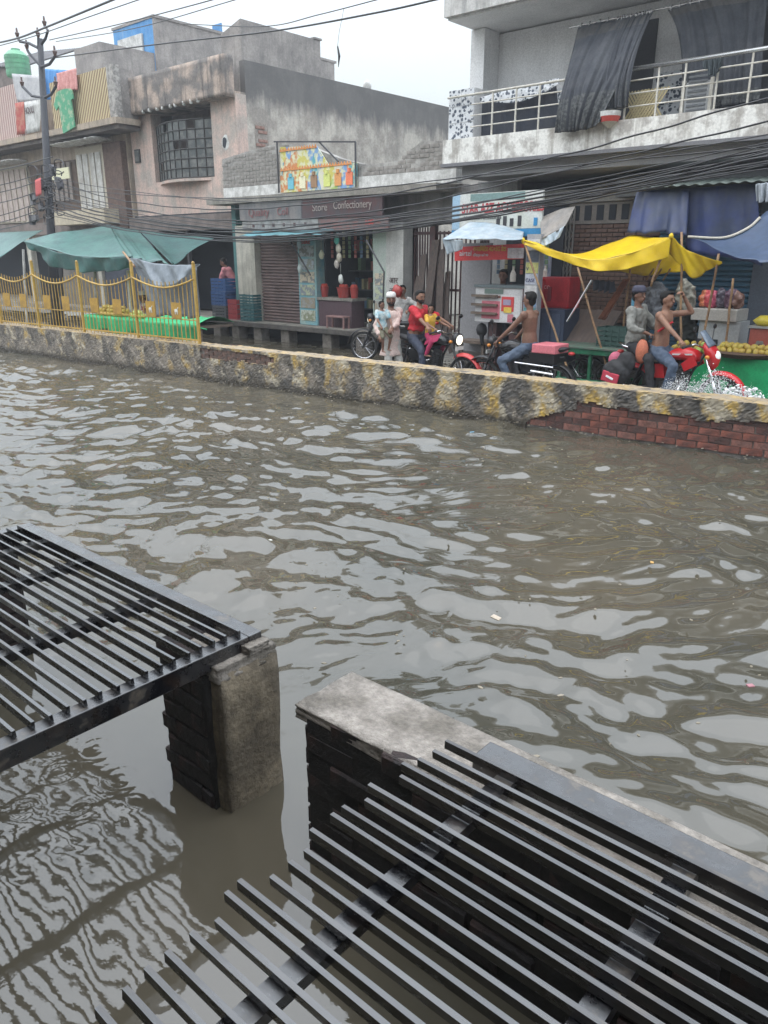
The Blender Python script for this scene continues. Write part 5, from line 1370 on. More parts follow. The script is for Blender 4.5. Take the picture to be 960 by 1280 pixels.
def wheel(parent, x, r=.30, alloy=False):
    w = thing('wheel', None, None); del_ = [k for k in ('label','category') if k in w.keys()]
    for k in del_: del w[k]
    bpy.data.objects.remove(w)
    mb = MB(); n = 32
    rings = []
    prof_ = [(r-.045,-.035),(r-.015,-.042),(r,-.02),(r,.02),(r-.015,.042),(r-.045,.035)]
    o = len(mb.v)
    for i in range(n):
        a = 2*PI*i/n
        for (q, y) in prof_: mb.v.append((x+q*math.cos(a), y, r+q*math.sin(a)))
    m_ = len(prof_)
    for i in range(n):
        for k in range(m_):
            mb.f.append((o+i*m_+k, o+i*m_+(k+1) % m_, o+((i+1) % n)*m_+(k+1) % m_, o+((i+1) % n)*m_+k))
    ty = mb.build('wheel', RUB, parent, local=True, smooth=True)
    rm = MB(); rm.tube([(x+(r-.05)*math.cos(2*PI*i/n), 0, r+(r-.05)*math.sin(2*PI*i/n)) for i in range(n+1)], .014, 6, cap=False)
    rm.tube([(x,-.06,r),(x,.06,r)], .045, 12)
    rm.build('rim', CHR if not alloy else BLK, ty, local=True, smooth=True)
    sp = MB()
    if alloy:
        for k in range(6): a = 2*PI*k/6; sp.bar((x,0,r), (x+(r-.05)*math.cos(a),0,r+(r-.05)*math.sin(a)), .03, .035, (0,1,0))
    else:
        for k in range(18): a = 2*PI*k/18; sp.tube([(x,.03*(-1)**k,r), (x+(r-.05)*math.cos(a+.15),0,r+(r-.05)*math.sin(a+.15))], .003, 4)
    sp.build('spokes', BLK if alloy else CHR, ty, local=True)
    return ty
def motorcycle(label, loc, rz, tank, style, mud, seatm=None, rx=0):
    B = thing('motorcycle', label, 'motorcycle', loc, rz); B.rotation_euler = (rx, 0, rz)
    xf, xr, r = .68, -.62, .30
    wheel(B, xf, r, style == 'sport'); wheel(B, xr, r, style == 'sport')
    q = lambda mb, n, m_, sm=True: mb.build(n, m_, B, local=True, smooth=sm)
    hdx = .40
    f = MB()
    f.tube([(hdx,0,.86),(.25,0,.60),(.18,0,.30),(-.25,0,.26),(-.30,0,.55)], .02, 8); f.tube([(hdx-.02,0,.80),(.0,0,.72),(-.30,0,.68),(-.75,0,.74)], .018, 8)
    for y in (-.08,.08): f.tube([(-.28,y,.36),(xr,y,r)], .018, 6); f.tube([(-.45,y,.70),(xr+.03,y,r+.02)], .022, 6)
    q(f, 'frame', BLK)
    for y in (-.075,.075):
        k = MB(); k.tube([(xf,y,r),(hdx+.05,y,.84)], [.020,.018], 8); k.tube([(xf,y,r-.02),(xf-.09,y,r+.22)], .028, 8); q(k, 'fork', BLK if style == 'classic' else CHR)
    e = MB(); e.box(-.16,.16,-.11,.11,.24,.44); e.tube([(.06,0,.42),(.14,0,.66)], [.09,.075], 12); 
    for k in range(6): e.tube([(.07+.012*k,0,.46+.03*k),(.072+.012*k,0,.468+.03*k)], .105, 12)
    e.tube([(-.05,-.14,.33),(-.05,.14,.33)], .09, 14); q(e, 'engine', mat('engine_grey', (.10,.10,.105), .45, metal=.6), False)
    # tank
    t = MB(); rings = []
    for (x, z, w, h_) in ((.36,.80,.05,.05),(.30,.82,.12,.09),(.15,.84,.145,.11),(-.02,.82,.13,.095),(-.14,.78,.09,.05),(-.18,.76,.04,.02)):
        rings.append([Vector((x, w*math.cos(2*PI*i/18), z+h_*math.sin(2*PI*i/18)*(1 if math.sin(2*PI*i/18) > 0 else .8))) for i in range(18)])
    t.loft(rings); to = q(t, 'fuel_tank', tank)
    if style == 'sport':
        for y in (-1,1): k = MB(); k.bar((.28,.128*y,.86),(.0,.137*y,.84),.01,.02); k.build('tank_stripe', mat('silver_stripe', (.6,.6,.6), .4), to, local=True)
    st = MB(); rings = []
    for (x, z, w, h_) in ((-.10,.79,.09,.035),(-.2,.79,.12,.045),(-.45,.81,.13,.045),(-.70,.85,.11,.04),(-.80,.87,.06,.02)):
        rings.append([Vector((x, w*math.cos(2*PI*i/14), z+h_*math.sin(2*PI*i/14))) for i in range(14)])
    st.loft(rings); q(st, 'seat', seatm or mat('black_seat', (.02,.02,.022), .6))
    # mudguards
    def guard(cx_, a0, a1, rr, w, m_, n_, th=.008):
        g_ = MB(); k = 14
        g_.grid(lambda s, t_: (cx_+rr*math.cos(a0+(a1-a0)*s)-.0, w*(t_-.5)*2, r+rr*math.sin(a0+(a1-a0)*s)-(.055 if m_ is not BLK else .03)*(2*abs(t_-.5))**2), k, 8)
        o = q(g_, n_, m_); o.modifiers.new('t','SOLIDIFY').thickness = th
    guard(xf, R(8), R(118), r+.065, .075, mud, 'front_mudguard')
    guard(xr, R(20), R(175), r+.06, .07, BLK if style == 'classic' else tank, 'rear_mudguard')
    sp_ = MB(); sp_.prism([(-.08,.50),(-.36,.48),(-.42,.66),(-.12,.70)], -.13, .13); q(sp_, 'side_panel', tank if style == 'sport' else BLK, False)
    hb = MB(); hb.tube([(hdx-.12,.36,.98),(hdx-.04,.26,1.02),(hdx+.0,.10,.96),(hdx,-.10,.96),(hdx-.04,-.26,1.02),(hdx-.12,-.36,.98)], .013, 8); hbo = q(hb, 'handlebar', CHR)
    for y in (1,-1):
        g_ = MB(); g_.tube([(hdx-.15,.40*y,.97),(hdx-.07,.30*y,1.005)], .019, 8); g_.build('grip', RUB, hbo, local=True, smooth=True)
        g_ = MB(); g_.tube([(hdx-.02,.24*y,1.02),(hdx-.04,.30*y,1.20)], .006, 6); g_.ball((hdx-.04,.32*y,1.22),(.015,.055,.035),10,8); g_.build('mirror', BLK, hbo, local=True, smooth=True)
        g_ = MB(); g_.ball((hdx+.1,.15*y,.84),(.035,.03,.028),8,6); g_.build('indicator', mat('amber_lens', (.6,.22,.03), .3), hbo, local=True, smooth=True)
    if style == 'classic':
        h_ = MB(); h_.tube([(hdx+.05,0,.88),(hdx+.10,0,.88),(hdx+.17,0,.87)], [.05,.095,.10], 16); ho = q(h_, 'headlight', BLK)
        l_ = MB(); l_.ball((hdx+.17,0,.87),(.02,.088,.088),14,8); l_.build('lens', mat('lit_lens', (.8,.78,.7), .2, emit=(1,.93,.75), estr=1.6), ho, local=True, smooth=True)
        pl_ = MB(); pl_.box(hdx+.17,hdx+.18,-.11,.11,.70,.76); q(pl_, 'number_plate', mat('plate_white', (.6,.6,.58), .5), False)
    else:
        fr = MB(); rings = []
        for (z, x, dx, w) in ((.66,.53,.02,.03),(.72,.545,.055,.075),(.80,.53,.085,.115),(.90,.495,.095,.145),(.98,.45,.075,.135),(1.03,.42,.03,.08)):
            rings.append([Vector((x+dx*math.cos(2*PI*i/16), w*math.sin(2*PI*i/16), z)) for i in range(16)])
        fr.loft(rings); fo = q(fr, 'front_fairing', tank)
        l_ = MB(); l_.ball((.575,0,.865),(.035,.080,.065),14,10,(0,R(-20),0)); l_.build('headlight', mat('clear_lens', (.75,.77,.78), .15, emit=(1,1,1), estr=.25), fo, local=True, smooth=True)
        v_ = MB(); v_.grid(lambda s, t_: (.50-.17*t_+.03*math.sin(PI*s), .135*(s-.5)*2*(1-.35*t_), 1.0+.19*t_-.03*(2*abs(s-.5))**2), 10, 6); vo_ = v_.build('visor', mat('smoked_visor', (.12,.15,.19), .15), fo, local=True, smooth=True); vo_.modifiers.new('t','SOLIDIFY').thickness = .006
        for y in (-1,1): k = MB(); k.prism([(.36,.72),(.20,.62),(.14,.72),(.30,.86)], .10*y, .14*y); k.build('tank_shroud', tank, fo, local=True)
    ex = MB(); ex.tube([(.15,-.12,.42),(.10,-.15,.24),(-.15,-.16,.22),(-.35,-.17,.26),(-.85,-.19,.36)], [.02,.02,.025,.045,.05], 10); q(ex, 'exhaust', CHR)
    tl = MB(); tl.ball((-.86,0,.80),(.05,.06,.03),10,6); q(tl, 'tail_light', mat('red_lens', (.4,.02,.02), .3))
    fr_ = MB(); fr_.tube([(.0,-.28,.30),(.0,.28,.30)], .012, 6); q(fr_, 'footrests', BLK)
    if style == 'sport':
        g_ = MB(); g_.tube([(-.55,.12,.86),(-.75,.14,.90),(-.9,.0,.92),(-.75,-.14,.90),(-.55,-.12,.86)], .012, 8); q(g_, 'grab_rail', CHR)
    return B
BKT = mat('black_tank', (.015,.015,.017), .2)
RDT = mat('red_gloss', (.48,.02,.025), .22, fine=.03)
# bike one: black, red front mudguard; man and girl
VA = 10.5
bx1 = -8.05
motorcycle('black motorcycle with round lit headlight and red front mudguard', (bx1, VA, -.10), 0, BKT, 'classic', mat('red_mudguard', (.50,.05,.05), .25))
REDC = mat('red_cotton', (.48,.018,.03), .8, (.40,.015,.025), 5)
NAVT = mat('navy_denim', (.035,.045,.075), .8, (.05,.06,.09), 6)
z0_ = -.10
human('man in a red shirt with a beard driving the black motorcycle', (bx1, VA, z0_), 0, s=.95, pelvis=(-.36,0,.88), lean=(.16,0,1), look=R(-18), hands=((.24,.34,1.01),(.24,-.34,1.01)), feet=((-.02,.22,.22),(-.02,-.22,.22)),
      elbow=((-.3,.9,-.6),(-.3,-.9,-.6)), knee=((.8,.35,.6),(.8,-.35,.6)), shirt=REDC, sleeve=.85, trousers=NAVT, beard=True, girth=1.08)
human('little girl in yellow top and magenta trousers before the man in red', (bx1, VA, z0_), 0, s=.60, pelvis=(-.03,-.02,.93), lean=(.0,0,1), look=R(-50), hands=((.20,.16,1.06),(.20,-.20,1.04)),
      feet=((.05,.20,.58),(.05,-.22,.58)), knee=((.8,.3,.6),(.8,-.3,.6)), shirt=mat('yellow_cotton', (.58,.34,.04), .8), sleeve=.6, hem=.05, trousers=mat('magenta_cotton', (.40,.03,.10), .8), hairlong=1)
hang('magenta_scarf', 'magenta cloth lying over the tank in front of the little girl', 'cloth', ([Vector((bx1+.05,VA-.15,.80)), Vector((bx1+.32,VA-.17,.86))], [Vector((bx1+.0,VA-.23,.66)), Vector((bx1+.30,VA-.25,.74))]), mat('magenta_cotton', ()), wr=.02, nu=14, nv=6)
# bike two: red, two riders, splash
VC = 11.0
ZC = -.07
bx2 = -4.07
motorcycle('red motorcycle with silver striped tank and visor splashing through the water', (bx2, VC, ZC), R(-4), RDT, 'sport', RDT)
human('shirtless man driving the red motorcycle with one hand raised to his forehead', (bx2, VC, ZC), R(-4), pelvis=(-.26,0,.89), lean=(.05,0,1), look=R(-8), hands=((-.06,.16,1.60),(.24,-.36,1.02)),
      feet=((.0,.22,.24),(.0,-.22,.24)), elbow=((1.0,.5,.1),(-.2,-.9,-.6)), knee=((.8,.35,.6),(.8,-.35,.6)), trousers=mat('blue_denim', (.05,.075,.12), .8, (.09,.12,.17), 6), skin=SKIN)
st_ = MB(); st_.bar((bx2-.06, VC-.13, 1.28+ZC), (bx2-.24, VC-.16, 1.14+ZC), .02, .07, (0,1,0)); tag(st_.build('shoulder_strap', REDC), 'bright red bag strap across the chest of the shirtless rider', 'strap')
human('man in grey shirt and dark cap riding pillion on the red motorcycle', (bx2, VC+.04, ZC), R(-4), pelvis=(-.66,.0,.93), lean=(-.04,0,1), look=R(-12), hands=((-.36,.20,1.12),(-.38,-.20,1.10)),
      feet=((-.22,.24,.34),(-.22,-.26,.30)), knee=((.8,.4,.5),(.8,-.4,.5)), shirt=mat('grey_shirt', (.22,.22,.20), .85, (.17,.17,.155), 5), sleeve=1.6, hem=.05, trousers=mat('black_cloth', (.022,.022,.025), .85), cap=mat('dark_cap', (.05,.05,.08), .8), skin=SKIN2)
pz = RD-.02
bg = thing('backpack', 'black bag with a red pocket slung beside the pillion rider', 'bag', (bx2-.86, VC-.27, .35))
m_ = MB(); m_.ball((bx2-.74, VC-.29, .46), (.21,.12,.20), 14, 10); m_.ball((bx2-.62, VC-.25, .62), (.14,.10,.16), 12, 8)
o = m_.build('bag_body', mat('black_bag', (.018,.018,.02), .7), bg, smooth=True); remesh(o, .014); folds(o, .03)
MB().obox((bx2-.78, VC-.40, .40), (.26,.03,.15), (0,R(12),0)).build('red_pocket', mat('red_nylon', (.45,.04,.07), .6), bg, bevel=.012)
MB().obox((bx2-.78, VC-.42, .40), (.12,.012,.03), (0,R(22),0)).build('white_logo', SW_, bg, bevel=.004)
m_ = MB(); m_.ball((bx2-.86, VC-.1, .62), (.10,.08,.12), 12, 8, wob=.05); tag(m_.build('pink_bundle', mat('pink_cloth2', (.48,.12,.18), .8), smooth=True), 'small pink bundle tied behind the pillion rider', 'bundle')
m_ = MB(); m_.ball((bx2-.44, VC-.17, .78), (.09,.08,.17), 12, 10, wob=.06); tag(m_.build('orange_bag', mat('orange_cloth', (.50,.16,.09), .8), smooth=True), 'orange cloth bag held between the two riders of the red motorcycle', 'bag')
# bike three: shirtless rider going left, pink box behind
VD = 10.5
bx3 = -6.30
motorcycle('black motorcycle facing left carrying a shirtless rider in jeans', (bx3, VD, -.10), R(180), BKT, 'commuter' if False else 'classic', BLK)
human('shirtless man in blue jeans riding to the left with both hands on the handlebar', (bx3, VD, -.10), R(180), pelvis=(-.14,0,.87), lean=(.06,0,1), look=R(0), hands=((.28,.28,.92),(.28,-.28,.92)),
      feet=((.0,.22,.22),(.0,-.22,.22)), elbow=((-.4,.5,-.8),(-.4,-.5,-.8)), knee=((.8,.35,.6),(.8,-.35,.6)), trousers=mat('blue_denim', ()), skin=SKIN2, girth=.98)
pb_ = thing('pink_box', 'flat pink plastic box carried behind the shirtless rider facing left', 'box', (bx3+.75, VD, .5))
a, b_ = at(669,429,VD-.1), at(700,443,VD-.1)
MB().box(a.x, b_.x-.03, VD-.2, VD+.22, b_.z, a.z).build('box', mat('pink_plastic', (.60,.17,.20), .5), pb_, bevel=.015)
MB().box(a.x-.05, b_.x-.05, VD-.18, VD+.2, b_.z-.14, b_.z-.004).build('base', BLK, pb_)
MB().tube([(a.x-.25,VD-.24,b_.z-.16),(b_.x-.02,VD-.24,b_.z-.18)], .014, 8).build('rail', CHR, pb_)
MB().tube([(a.x+.05,VD-.26,b_.z-.26),(b_.x+.0,VD-.26,b_.z-.28)], .02, 8).build('rail', CHR, pb_)
# parked bike at the shop
h4 = at(462, 432, 12.0)
motorcycle('dark motorcycle parked facing the lane in front of the confectionery shop', (h4.x+.45, 12.3, -.02), R(-155), BKT, 'classic', BLK)

# shopkeeper, vendors, bystander
k_ = at(627, 352, 12.75)
human('shopkeeper in a dark red shirt sitting behind the kiosk counter', (k_.x, 12.8, RD), R(-60), pelvis=(0,0,k_.z+.16-.62+.05), lean=(.1,0,1), look=R(-10), hands=((.30,.12,1.60),(.30,-.15,1.60)), feet=((.3,.12,.4),(.3,-.12,.4)),
      shirt=mat('dark_red_shirt', (.14,.035,.045), .85), sleeve=.9, trousers=NAVT, skin=SKIN2)
v_ = at(181, 372, 10.6)
human('fruit seller in white and red patterned shirt behind the yellow railing', (v_.x, 10.6, RD), R(-120), pelvis=(0,0,.62), lean=(.08,0,1), look=R(20), hands=((.30,.15,.80),(.30,-.15,.80)), feet=((.4,.15,.1),(.4,-.15,.1)),
      shirt=mat('white_red_print', (.58,.55,.50), .85, (.35,.10,.09), 9, .5, .56), sleeve=1.6, hem=.2, trousers=GTR, cap=CAPW)
v_ = at(283, 357, 13.6)
human('person in a pink top bending over crates in the dark shop', (v_.x, 13.9, .44), R(-150), pelvis=(0,0,.85), lean=(.55,0,1), look=0, hands=((.5,.15,.75),(.5,-.15,.75)), shirt=mat('pink_top', (.55,.22,.24), .85), sleeve=.8, hem=.1, trousers=NAVT, skin=SKIN2)
v_ = at(508, 368, 12.9)
human('bystander in a pale grey shirt standing by the maroon gate behind the black motorcycle', (v_.x-.1, 12.9, RD+.05), R(-75), s=.93, pelvis=(0,0,.86), lean=(.02,0,1), look=R(15), hands=((.18,.25,1.1),(.16,-.25,.95)),
      shirt=mat('pale_grey_shirt', (.48,.47,.45), .85, (.36,.36,.35), 8), sleeve=1.3, hem=.15, trousers=mat('brown_trousers', (.09,.06,.05), .8))
o = MB().ball(at(497,364,12.7), (.12,.10,.13), 14, 10, wob=.05); o = o.build('red_bag', mat('red_plastic', (.34,.045,.04), .45), smooth=True); folds(o, .05); tag(o, 'bunched red plastic bag hanging beside the pale bystander', 'bag')
m_ = MB(); P = at(602,412,12.15); m_.ball(P, (.11,.1,.12), 12, 8, wob=.08); m_.capsule(P, P+Vector((.02,0,-.25)), .06, .03, 8)
tag(m_.build('dark_cloth_bundle', mat('black_bag', ()), smooth=True), 'dark cloth bundle hanging at the left end of the kiosk bench', 'bundle')

# ============================================================ CANOPIES, STALLS, CARTS
GT = mat('green_tarp', (.05,.145,.125), .42, (.035,.10,.095), 2.5, streak=(.08,.18,.165), samt=.4, bump=.3, bscale=7)
GT2 = mat('dark_green_tarp', (.035,.11,.10), .45, (.025,.075,.075), 3, bump=.3, bscale=7)
GRT = mat('grey_plastic_sheet', (.13,.155,.18), .35, (.19,.22,.25), 4, bump=.2, bscale=8)
cn = thing('green_canopy', 'large peaked green tarpaulin canopy behind the yellow railing', 'canopy', (-16,10,1.9))
L_, F_, K_, M_ = at(30,301,9.4), at(160,322,9.3), at(137,281,11.4), at(214,330,9.8)
R_ = at(268,298,12.2)
sheet([at(75,290,10.2), at(105,287,10.8), K_], [L_, at(90,319,9.3)+Vector((0,0,-.0)), F_], 'left_slope', GT, cn, wr=.02, wf=3, sag=.06, seed=30)
sheet([K_, at(150,284,11.5), at(172,287,11.8), ], [F_, at(178,325,9.5), M_], 'ridge_folds', GT, cn, wr=.05, wf=5, sag=.02, seed=31)
sheet([at(172,287,11.8), at(220,293,12.1), R_], [M_, at(222,329,10.3), at(240,312,11.4)], 'right_slope', GT2, cn, wr=.03, wf=3, sag=.05, seed=32)
sheet([L_, at(90,319,9.3), F_], [at(34,306,9.42), at(70,334,9.36), at(120,340,9.35), at(160,336,9.35)], 'valance', GT2, cn, wr=.05, wf=7, seed=33)
hang('grey_sheet', 'grey plastic sheet slung over the railing posts at its right end', 'sheet', ([at(163,322,8.9), at(172,324,8.6), at(210,331,8.5), at(247,330,8.45)], [at(164,324,8.88), at(190,352,8.45), at(215,358,8.4), at(247,333,8.43)]), GRT, wr=.05, wf=5, sag=.0, seed=34)
hang('grey_sheet', 'grey plastic sheet curtain hanging down behind the last railing bay', 'sheet', ([at(168,330,8.75), at(200,345,8.75), at(246,334,8.75)], [at(196,395,8.75), at(225,396,8.75), at(247,398,8.75)]), mat('grey_sheet_thin', (.15,.17,.19), .5), wr=.04, wf=5, seed=35)
tag(MB().tube([at(154,315,9.2), at(168,333,8.6)], .022, 8).build('canopy_pole', BAMB), 'short bamboo pole lashed to the railing post holding the canopy corner', 'pole')
hang('green_tarp_sheet', 'smaller green tarpaulin at the far left edge over the next stall', 'tarpaulin', ([at(-30,293,11.2), at(0,291,11.2), at(54,288,11.2)], [at(-40,345,9.4), at(0,322,9.5), at(30,301,9.9)]), GT, wr=.02, wf=3, sag=.03, seed=36)
for i, (x0, y0, x1, y1, V, m_, r_, lb) in enumerate(((29,312,31,352,9.9,WHT,.035,'white pipe pole under the green tarpaulin by the second railing post'), (118,335,121,385,10.2,WHT,.045,'thick pale pole standing in the middle of the green canopy'),
        (160,338,164,390,9.8,P1,.04,'pale grey pole just left of the tall railing post'), (76,318,77,355,10.8,FRM,.05,'dark post at the back of the green canopy'))):
    a = at(x0,y0,V); b_ = at(x1,y1,V); b_ = a+(b_-a)*((a.z+.2)/max(a.z-b_.z,.01)); 
    tag(MB().tube([a, b_], r_, 10).build('canopy_pole', m_), lb, 'pole')
# stall with green cloth behind the railing
stl = thing('vegetable_stall', 'low stall covered with bright green cloth behind the yellow railing', 'stall', (-14,9.6,0))
GC = mat('bright_green_cloth', (.03,.42,.16), .6, (.02,.32,.12), 5, bump=.2, bscale=10)
a, b_ = at(112,397,9.4), at(250,396,9.4)
zt_ = .74
MB().box(a.x, b_.x, 9.3, 10.2, zt_-.05, zt_).build('table_top', WOOD, stl)
mb = MB(); mb.grid(lambda s, t: (a.x-.05+(b_.x-a.x+.1)*s, 9.27-.03*math.sin(s*50)*t, zt_+.03-.34*t-.05*t*math.sin(s*23)), 120, 6)
o = mb.build('cloth_front', GC, stl, smooth=True); o.modifiers.new('t','SOLIDIFY').thickness = .004
mb = MB(); mb.grid(lambda s, t: (a.x-.05+(b_.x-a.x+.1)*s, 9.27+.95*t, zt_+.03+.14*math.sin(PI*t)*(s > .55)*abs(math.sin(s*14))**.5), 120, 10)
o = mb.build('cloth_top', GC, stl, smooth=True)
for x_ in (a.x+.1, (a.x+b_.x)/2, b_.x-.1): MB().box(x_, x_+.06, 9.4, 9.46, -.16, zt_-.051).build('leg', WOOD, stl)
tag(MB().tube([(b_.x,9.35,.72),(b_.x+.28,9.33,.70)], .015, 6).build('green_stick', GC), 'thin green stick poking out past the end of the railing', 'stick')
MG = mat('mango_yellow', (.45,.30,.06), .5, (.45,.36,.06), 5)
GV = mat('pale_green_fruit', (.30,.42,.10), .5, (.45,.45,.12), 6)
def fruit(name, m_, r, n=3):
    res = []
    for i in range(n): b_ = MB(); b_.ball((0,0,0), (r*1.25, r*.95, r), 9, 7, (random.random(), random.random(), random.random())); res.append(b_.mesh(name, m_, True))
    return res
MGM, GVM = fruit('mango', MG, .045), fruit('green_fruit', GV, .05)
def pile(meshes, name, label, cat, grp_, c, wx_, wy, lay, r):
    rn = random.Random(len(label)+int(abs(c[0])*10))
    for l in range(lay):
        nx = max(1, int((wx_-l*r*2)/(r*2.2))); ny = max(1, int((wy-l*r*2)/(r*2.0)))
        for i in range(nx):
            for j in range(ny):
                if rn.random() < .12*l: continue
                o = bpy.data.objects.new(name, rn.choice(meshes)); COL.objects.link(o)
                o.location = (c[0]+(i-(nx-1)/2)*r*2.2+rn.uniform(-.01,.01), c[1]+(j-(ny-1)/2)*r*2.0+rn.uniform(-.01,.01), c[2]+r*.9+l*r*1.45)
                o.rotation_euler = (rn.uniform(0,6), rn.uniform(0,6), rn.uniform(0,6)); tag(o, label, cat, grp_)
pile(MGM, 'mango', 'yellow mango in the heap on the green clothed stall behind the railing', 'mango', 'mangoes on the green cloth stall', (at(140,385,9.5).x, 9.55, zt_+.03), 1.0, .4, 3, .05)
pile(GVM, 'green_fruit', 'pale green fruit in the row on the stall near the seller', 'fruit', 'green fruit on the cloth stall', (at(172,388,9.5).x, 9.5, zt_+.03), .5, .3, 2, .05)

# yellow tarpaulin canopy with bamboo poles
YT = mat('yellow_tarp', (.78,.55,.015), .42, (.70,.47,.015), 4, bump=.12, bscale=9, fine=.04)
yc = thing('yellow_canopy', 'bright yellow tarpaulin canopy tied to bamboo poles over the green cart', 'canopy', (-5,10.2,0))
def aty(x, y, V): return at(x, y, 11.7+(V-9.7)*.6)
Fr = [aty(653,299,9.7), aty(690,312,9.8), aty(720,322,9.85), aty(745,325,9.9), aty(775,320,9.9), aty(805,311,9.85), aty(839,296,9.8)]
sheet([aty(670,303,9.9), aty(720,323,10.3), aty(752,308,10.9), aty(775,300,11.1), aty(792,294,11.2), aty(815,297,11.1), aty(838,297,10.0)], Fr, 'top_sheet', YT, yc, nu=60, wr=.012, wf=5, sag=.01, seed=40)
sheet(Fr, [aty(654,304,9.7), aty(690,321,9.78), aty(722,333,9.83), aty(750,338,9.87), aty(778,338,9.87), aty(806,330,9.83), aty(836,322,9.85)], 'front_valance', YT, yc, nu=60, wr=.02, wf=5, seed=41)
sheet([aty(815,297,11.1), aty(840,303,11.2), aty(862,318,11.3)], [aty(762,338,11.4), aty(810,344,11.4), aty(858,338,11.3)], 'rear_sheet', YT, yc, nu=40, wr=.02, wf=4, seed=42)
sheet([aty(838,294,9.8), aty(862,314,10.0), aty(902,327,10.3)], [aty(836,318,10.0), aty(868,347,10.2), aty(884,338,10.3), aty(902,330,10.3)], 'right_wing', YT, yc, nu=40, wr=.025, wf=4, seed=43)
kn = MB(); kn.ball(aty(654,301,9.7), (.03,.03,.05), 10, 8, wob=.1); kn.build('corner_knot', YT, yc, smooth=True)
kn = MB(); kn.ball(aty(839,295,9.8), (.035,.03,.04), 10, 8, wob=.15); kn.build('corner_knot', YT, yc, smooth=True)
poles = [(655,303,707,454,9.7,'leftmost bamboo pole of the yellow canopy leaning down to the right'), (722,334,754,445,9.85,'slanting bamboo pole at the middle of the yellow canopy over the green cart'),
         (835,301,813,358,9.9,'short leaning bamboo strut under the raised corner of the yellow canopy'), (852,290,851,426,10.1,'upright bamboo pole beside the raised corner of the yellow canopy'),
         (899,317,879,426,10.3,'thin dark pole at the right wing of the yellow canopy'), (916,348,907,432,10.8,'thin pole between the yellow canopy and the right edge'),
         (788,336,779,407,11.3,'rear bamboo pole under the yellow canopy behind the grey shirted rider')]
for x0, y0, x1, y1, V, lb in poles:
    a, b_ = aty(x0,y0,V), aty(x1,y1,V)
    if '' == lb or 'strut' not in lb: b_ = a+(b_-a)*((a.z+.2)/(a.z-b_.z))
    n = 9; pts = [a.lerp(b_, i/n)+Vector((random.uniform(-.006,.006),)*2+(0,)) for i in range(n+1)]
    mb = MB(); mb.tube(pts, .018, 8)
    for q in pts[1:-1]: mb.tube([q+Vector((0,0,-.008)), q+Vector((0,0,.008))], .0215, 8)
    tag(mb.build('bamboo_pole', BAMB, smooth=True), lb, 'pole')
# green hand cart
GP = mat('green_paint', (.02,.15,.075), .45, (.015,.10,.05), 6)
ct = thing('hand_cart', 'green four wheeled hand cart standing empty under the yellow canopy', 'cart', (-5.3,10.6,RD))
a, b_ = at(683,431,11.7), at(800,431,11.7); za = a.z
MB().box(a.x, b_.x, 11.7, 12.45, za-.10, za-.02).build('side_frame', GP, ct)
for k in range(7): MB().box(a.x-.02, b_.x+.02, 11.68+.112*k, 11.785+.112*k, za-.016, za+.01).build('plank', mat('cart_plank', (.08,.15,.11), .7, (.12,.12,.10), 6), ct)
for x_ in (a.x+.22, (a.x+b_.x)/2-.05, b_.x-.25):
    for y_ in (11.74, 12.36): MB().box(x_, x_+.05, y_, y_+.05, .05, za-.101).build('leg', GP, ct)
for y_ in (11.75, 12.37): MB().tube([(a.x+.2,y_,.12),(b_.x-.2,y_,.12)], .024, 8).build('lower_rail', GP, ct)
def cwheel(parent, x, y, r, z=None):
    z = (RD+r) if z is None else z
    mb = MB(); mb.tube([(x+r*math.cos(2*PI*i/28), y, z+r*math.sin(2*PI*i/28)) for i in range(29)], .02, 6, cap=False)
    w = mb.build('wheel', RUB, parent, smooth=True)
    mb = MB(); mb.tube([(x,y-.04,z),(x,y+.04,z)], .03, 10)
    for k in range(14): q = 2*PI*k/14; mb.tube([(x,y,z),(x+r*math.cos(q),y,z+r*math.sin(q))], .004, 4)
    mb.build('spokes', CHR, w)
for x_ in (a.x+.55, b_.x-.5):
    for y_ in (11.9, 12.25): cwheel(ct, x_, y_, .30)
# planks stacked behind the cart
pkx = at(680,424,12.9).x; pkx2 = at(765,424,12.9).x
for k in range(6):
    x_ = pkx+(pkx2-pkx)*k/6
    o = MB().obox((x_+.15, 12.72, .88), (.26,.9,.035), (R(38),R(3),R(-8+2*k))).build('wooden_board', mat('wet_board', (.13,.095,.08), .6, (.09,.07,.06), 4, stretch=(5,1,1)))
    tag(o, ['leftmost brown board of the sloping stack behind the green cart','second brown board from the left behind the green cart','third brown board from the left behind the green cart','third brown board from the right behind the green cart','second brown board from the right behind the green cart','rightmost brown board of the sloping stack behind the green cart'][k], 'board', 'brown boards behind the green cart')
# crates
def crate(label, loc, m_, w=.5, d=.35, h_=.28, rz=0):
    t = thing('crate', label, 'crate', loc, rz)
    MB().box(-w/2,w/2,-d/2,d/2,0,.02).build('base', m_, t, local=True)
    for k in range(4):
        z_ = .02+h_*k/4; c_ = MB()
        c_.box(-w/2,w/2,-d/2,-d/2+.015,z_+.012,z_+h_/4-.008); c_.box(-w/2,w/2,d/2-.015,d/2,z_+.012,z_+h_/4-.008)
        c_.box(-w/2,-w/2+.015,-d/2+.016,d/2-.016,z_+.012,z_+h_/4-.008); c_.box(w/2-.015,w/2,-d/2+.016,d/2-.016,z_+.012,z_+h_/4-.008); c_.build('slat', m_, t, local=True)
    for k in range(5):
        x_ = -w/2+.01+(w-.02)*k/4; MB().box(x_-.012,x_+.012,-d/2-.008,-d/2-.001,.0,h_+.02).build('rib', m_, t, local=True)
    return t
CB, CG, CR = mat('blue_crate', (.03,.09,.24), .5), mat('teal_crate', (.03,.11,.12), .5), mat('red_crate', (.32,.035,.04), .5)
x_ = at(280,395,13.45).x
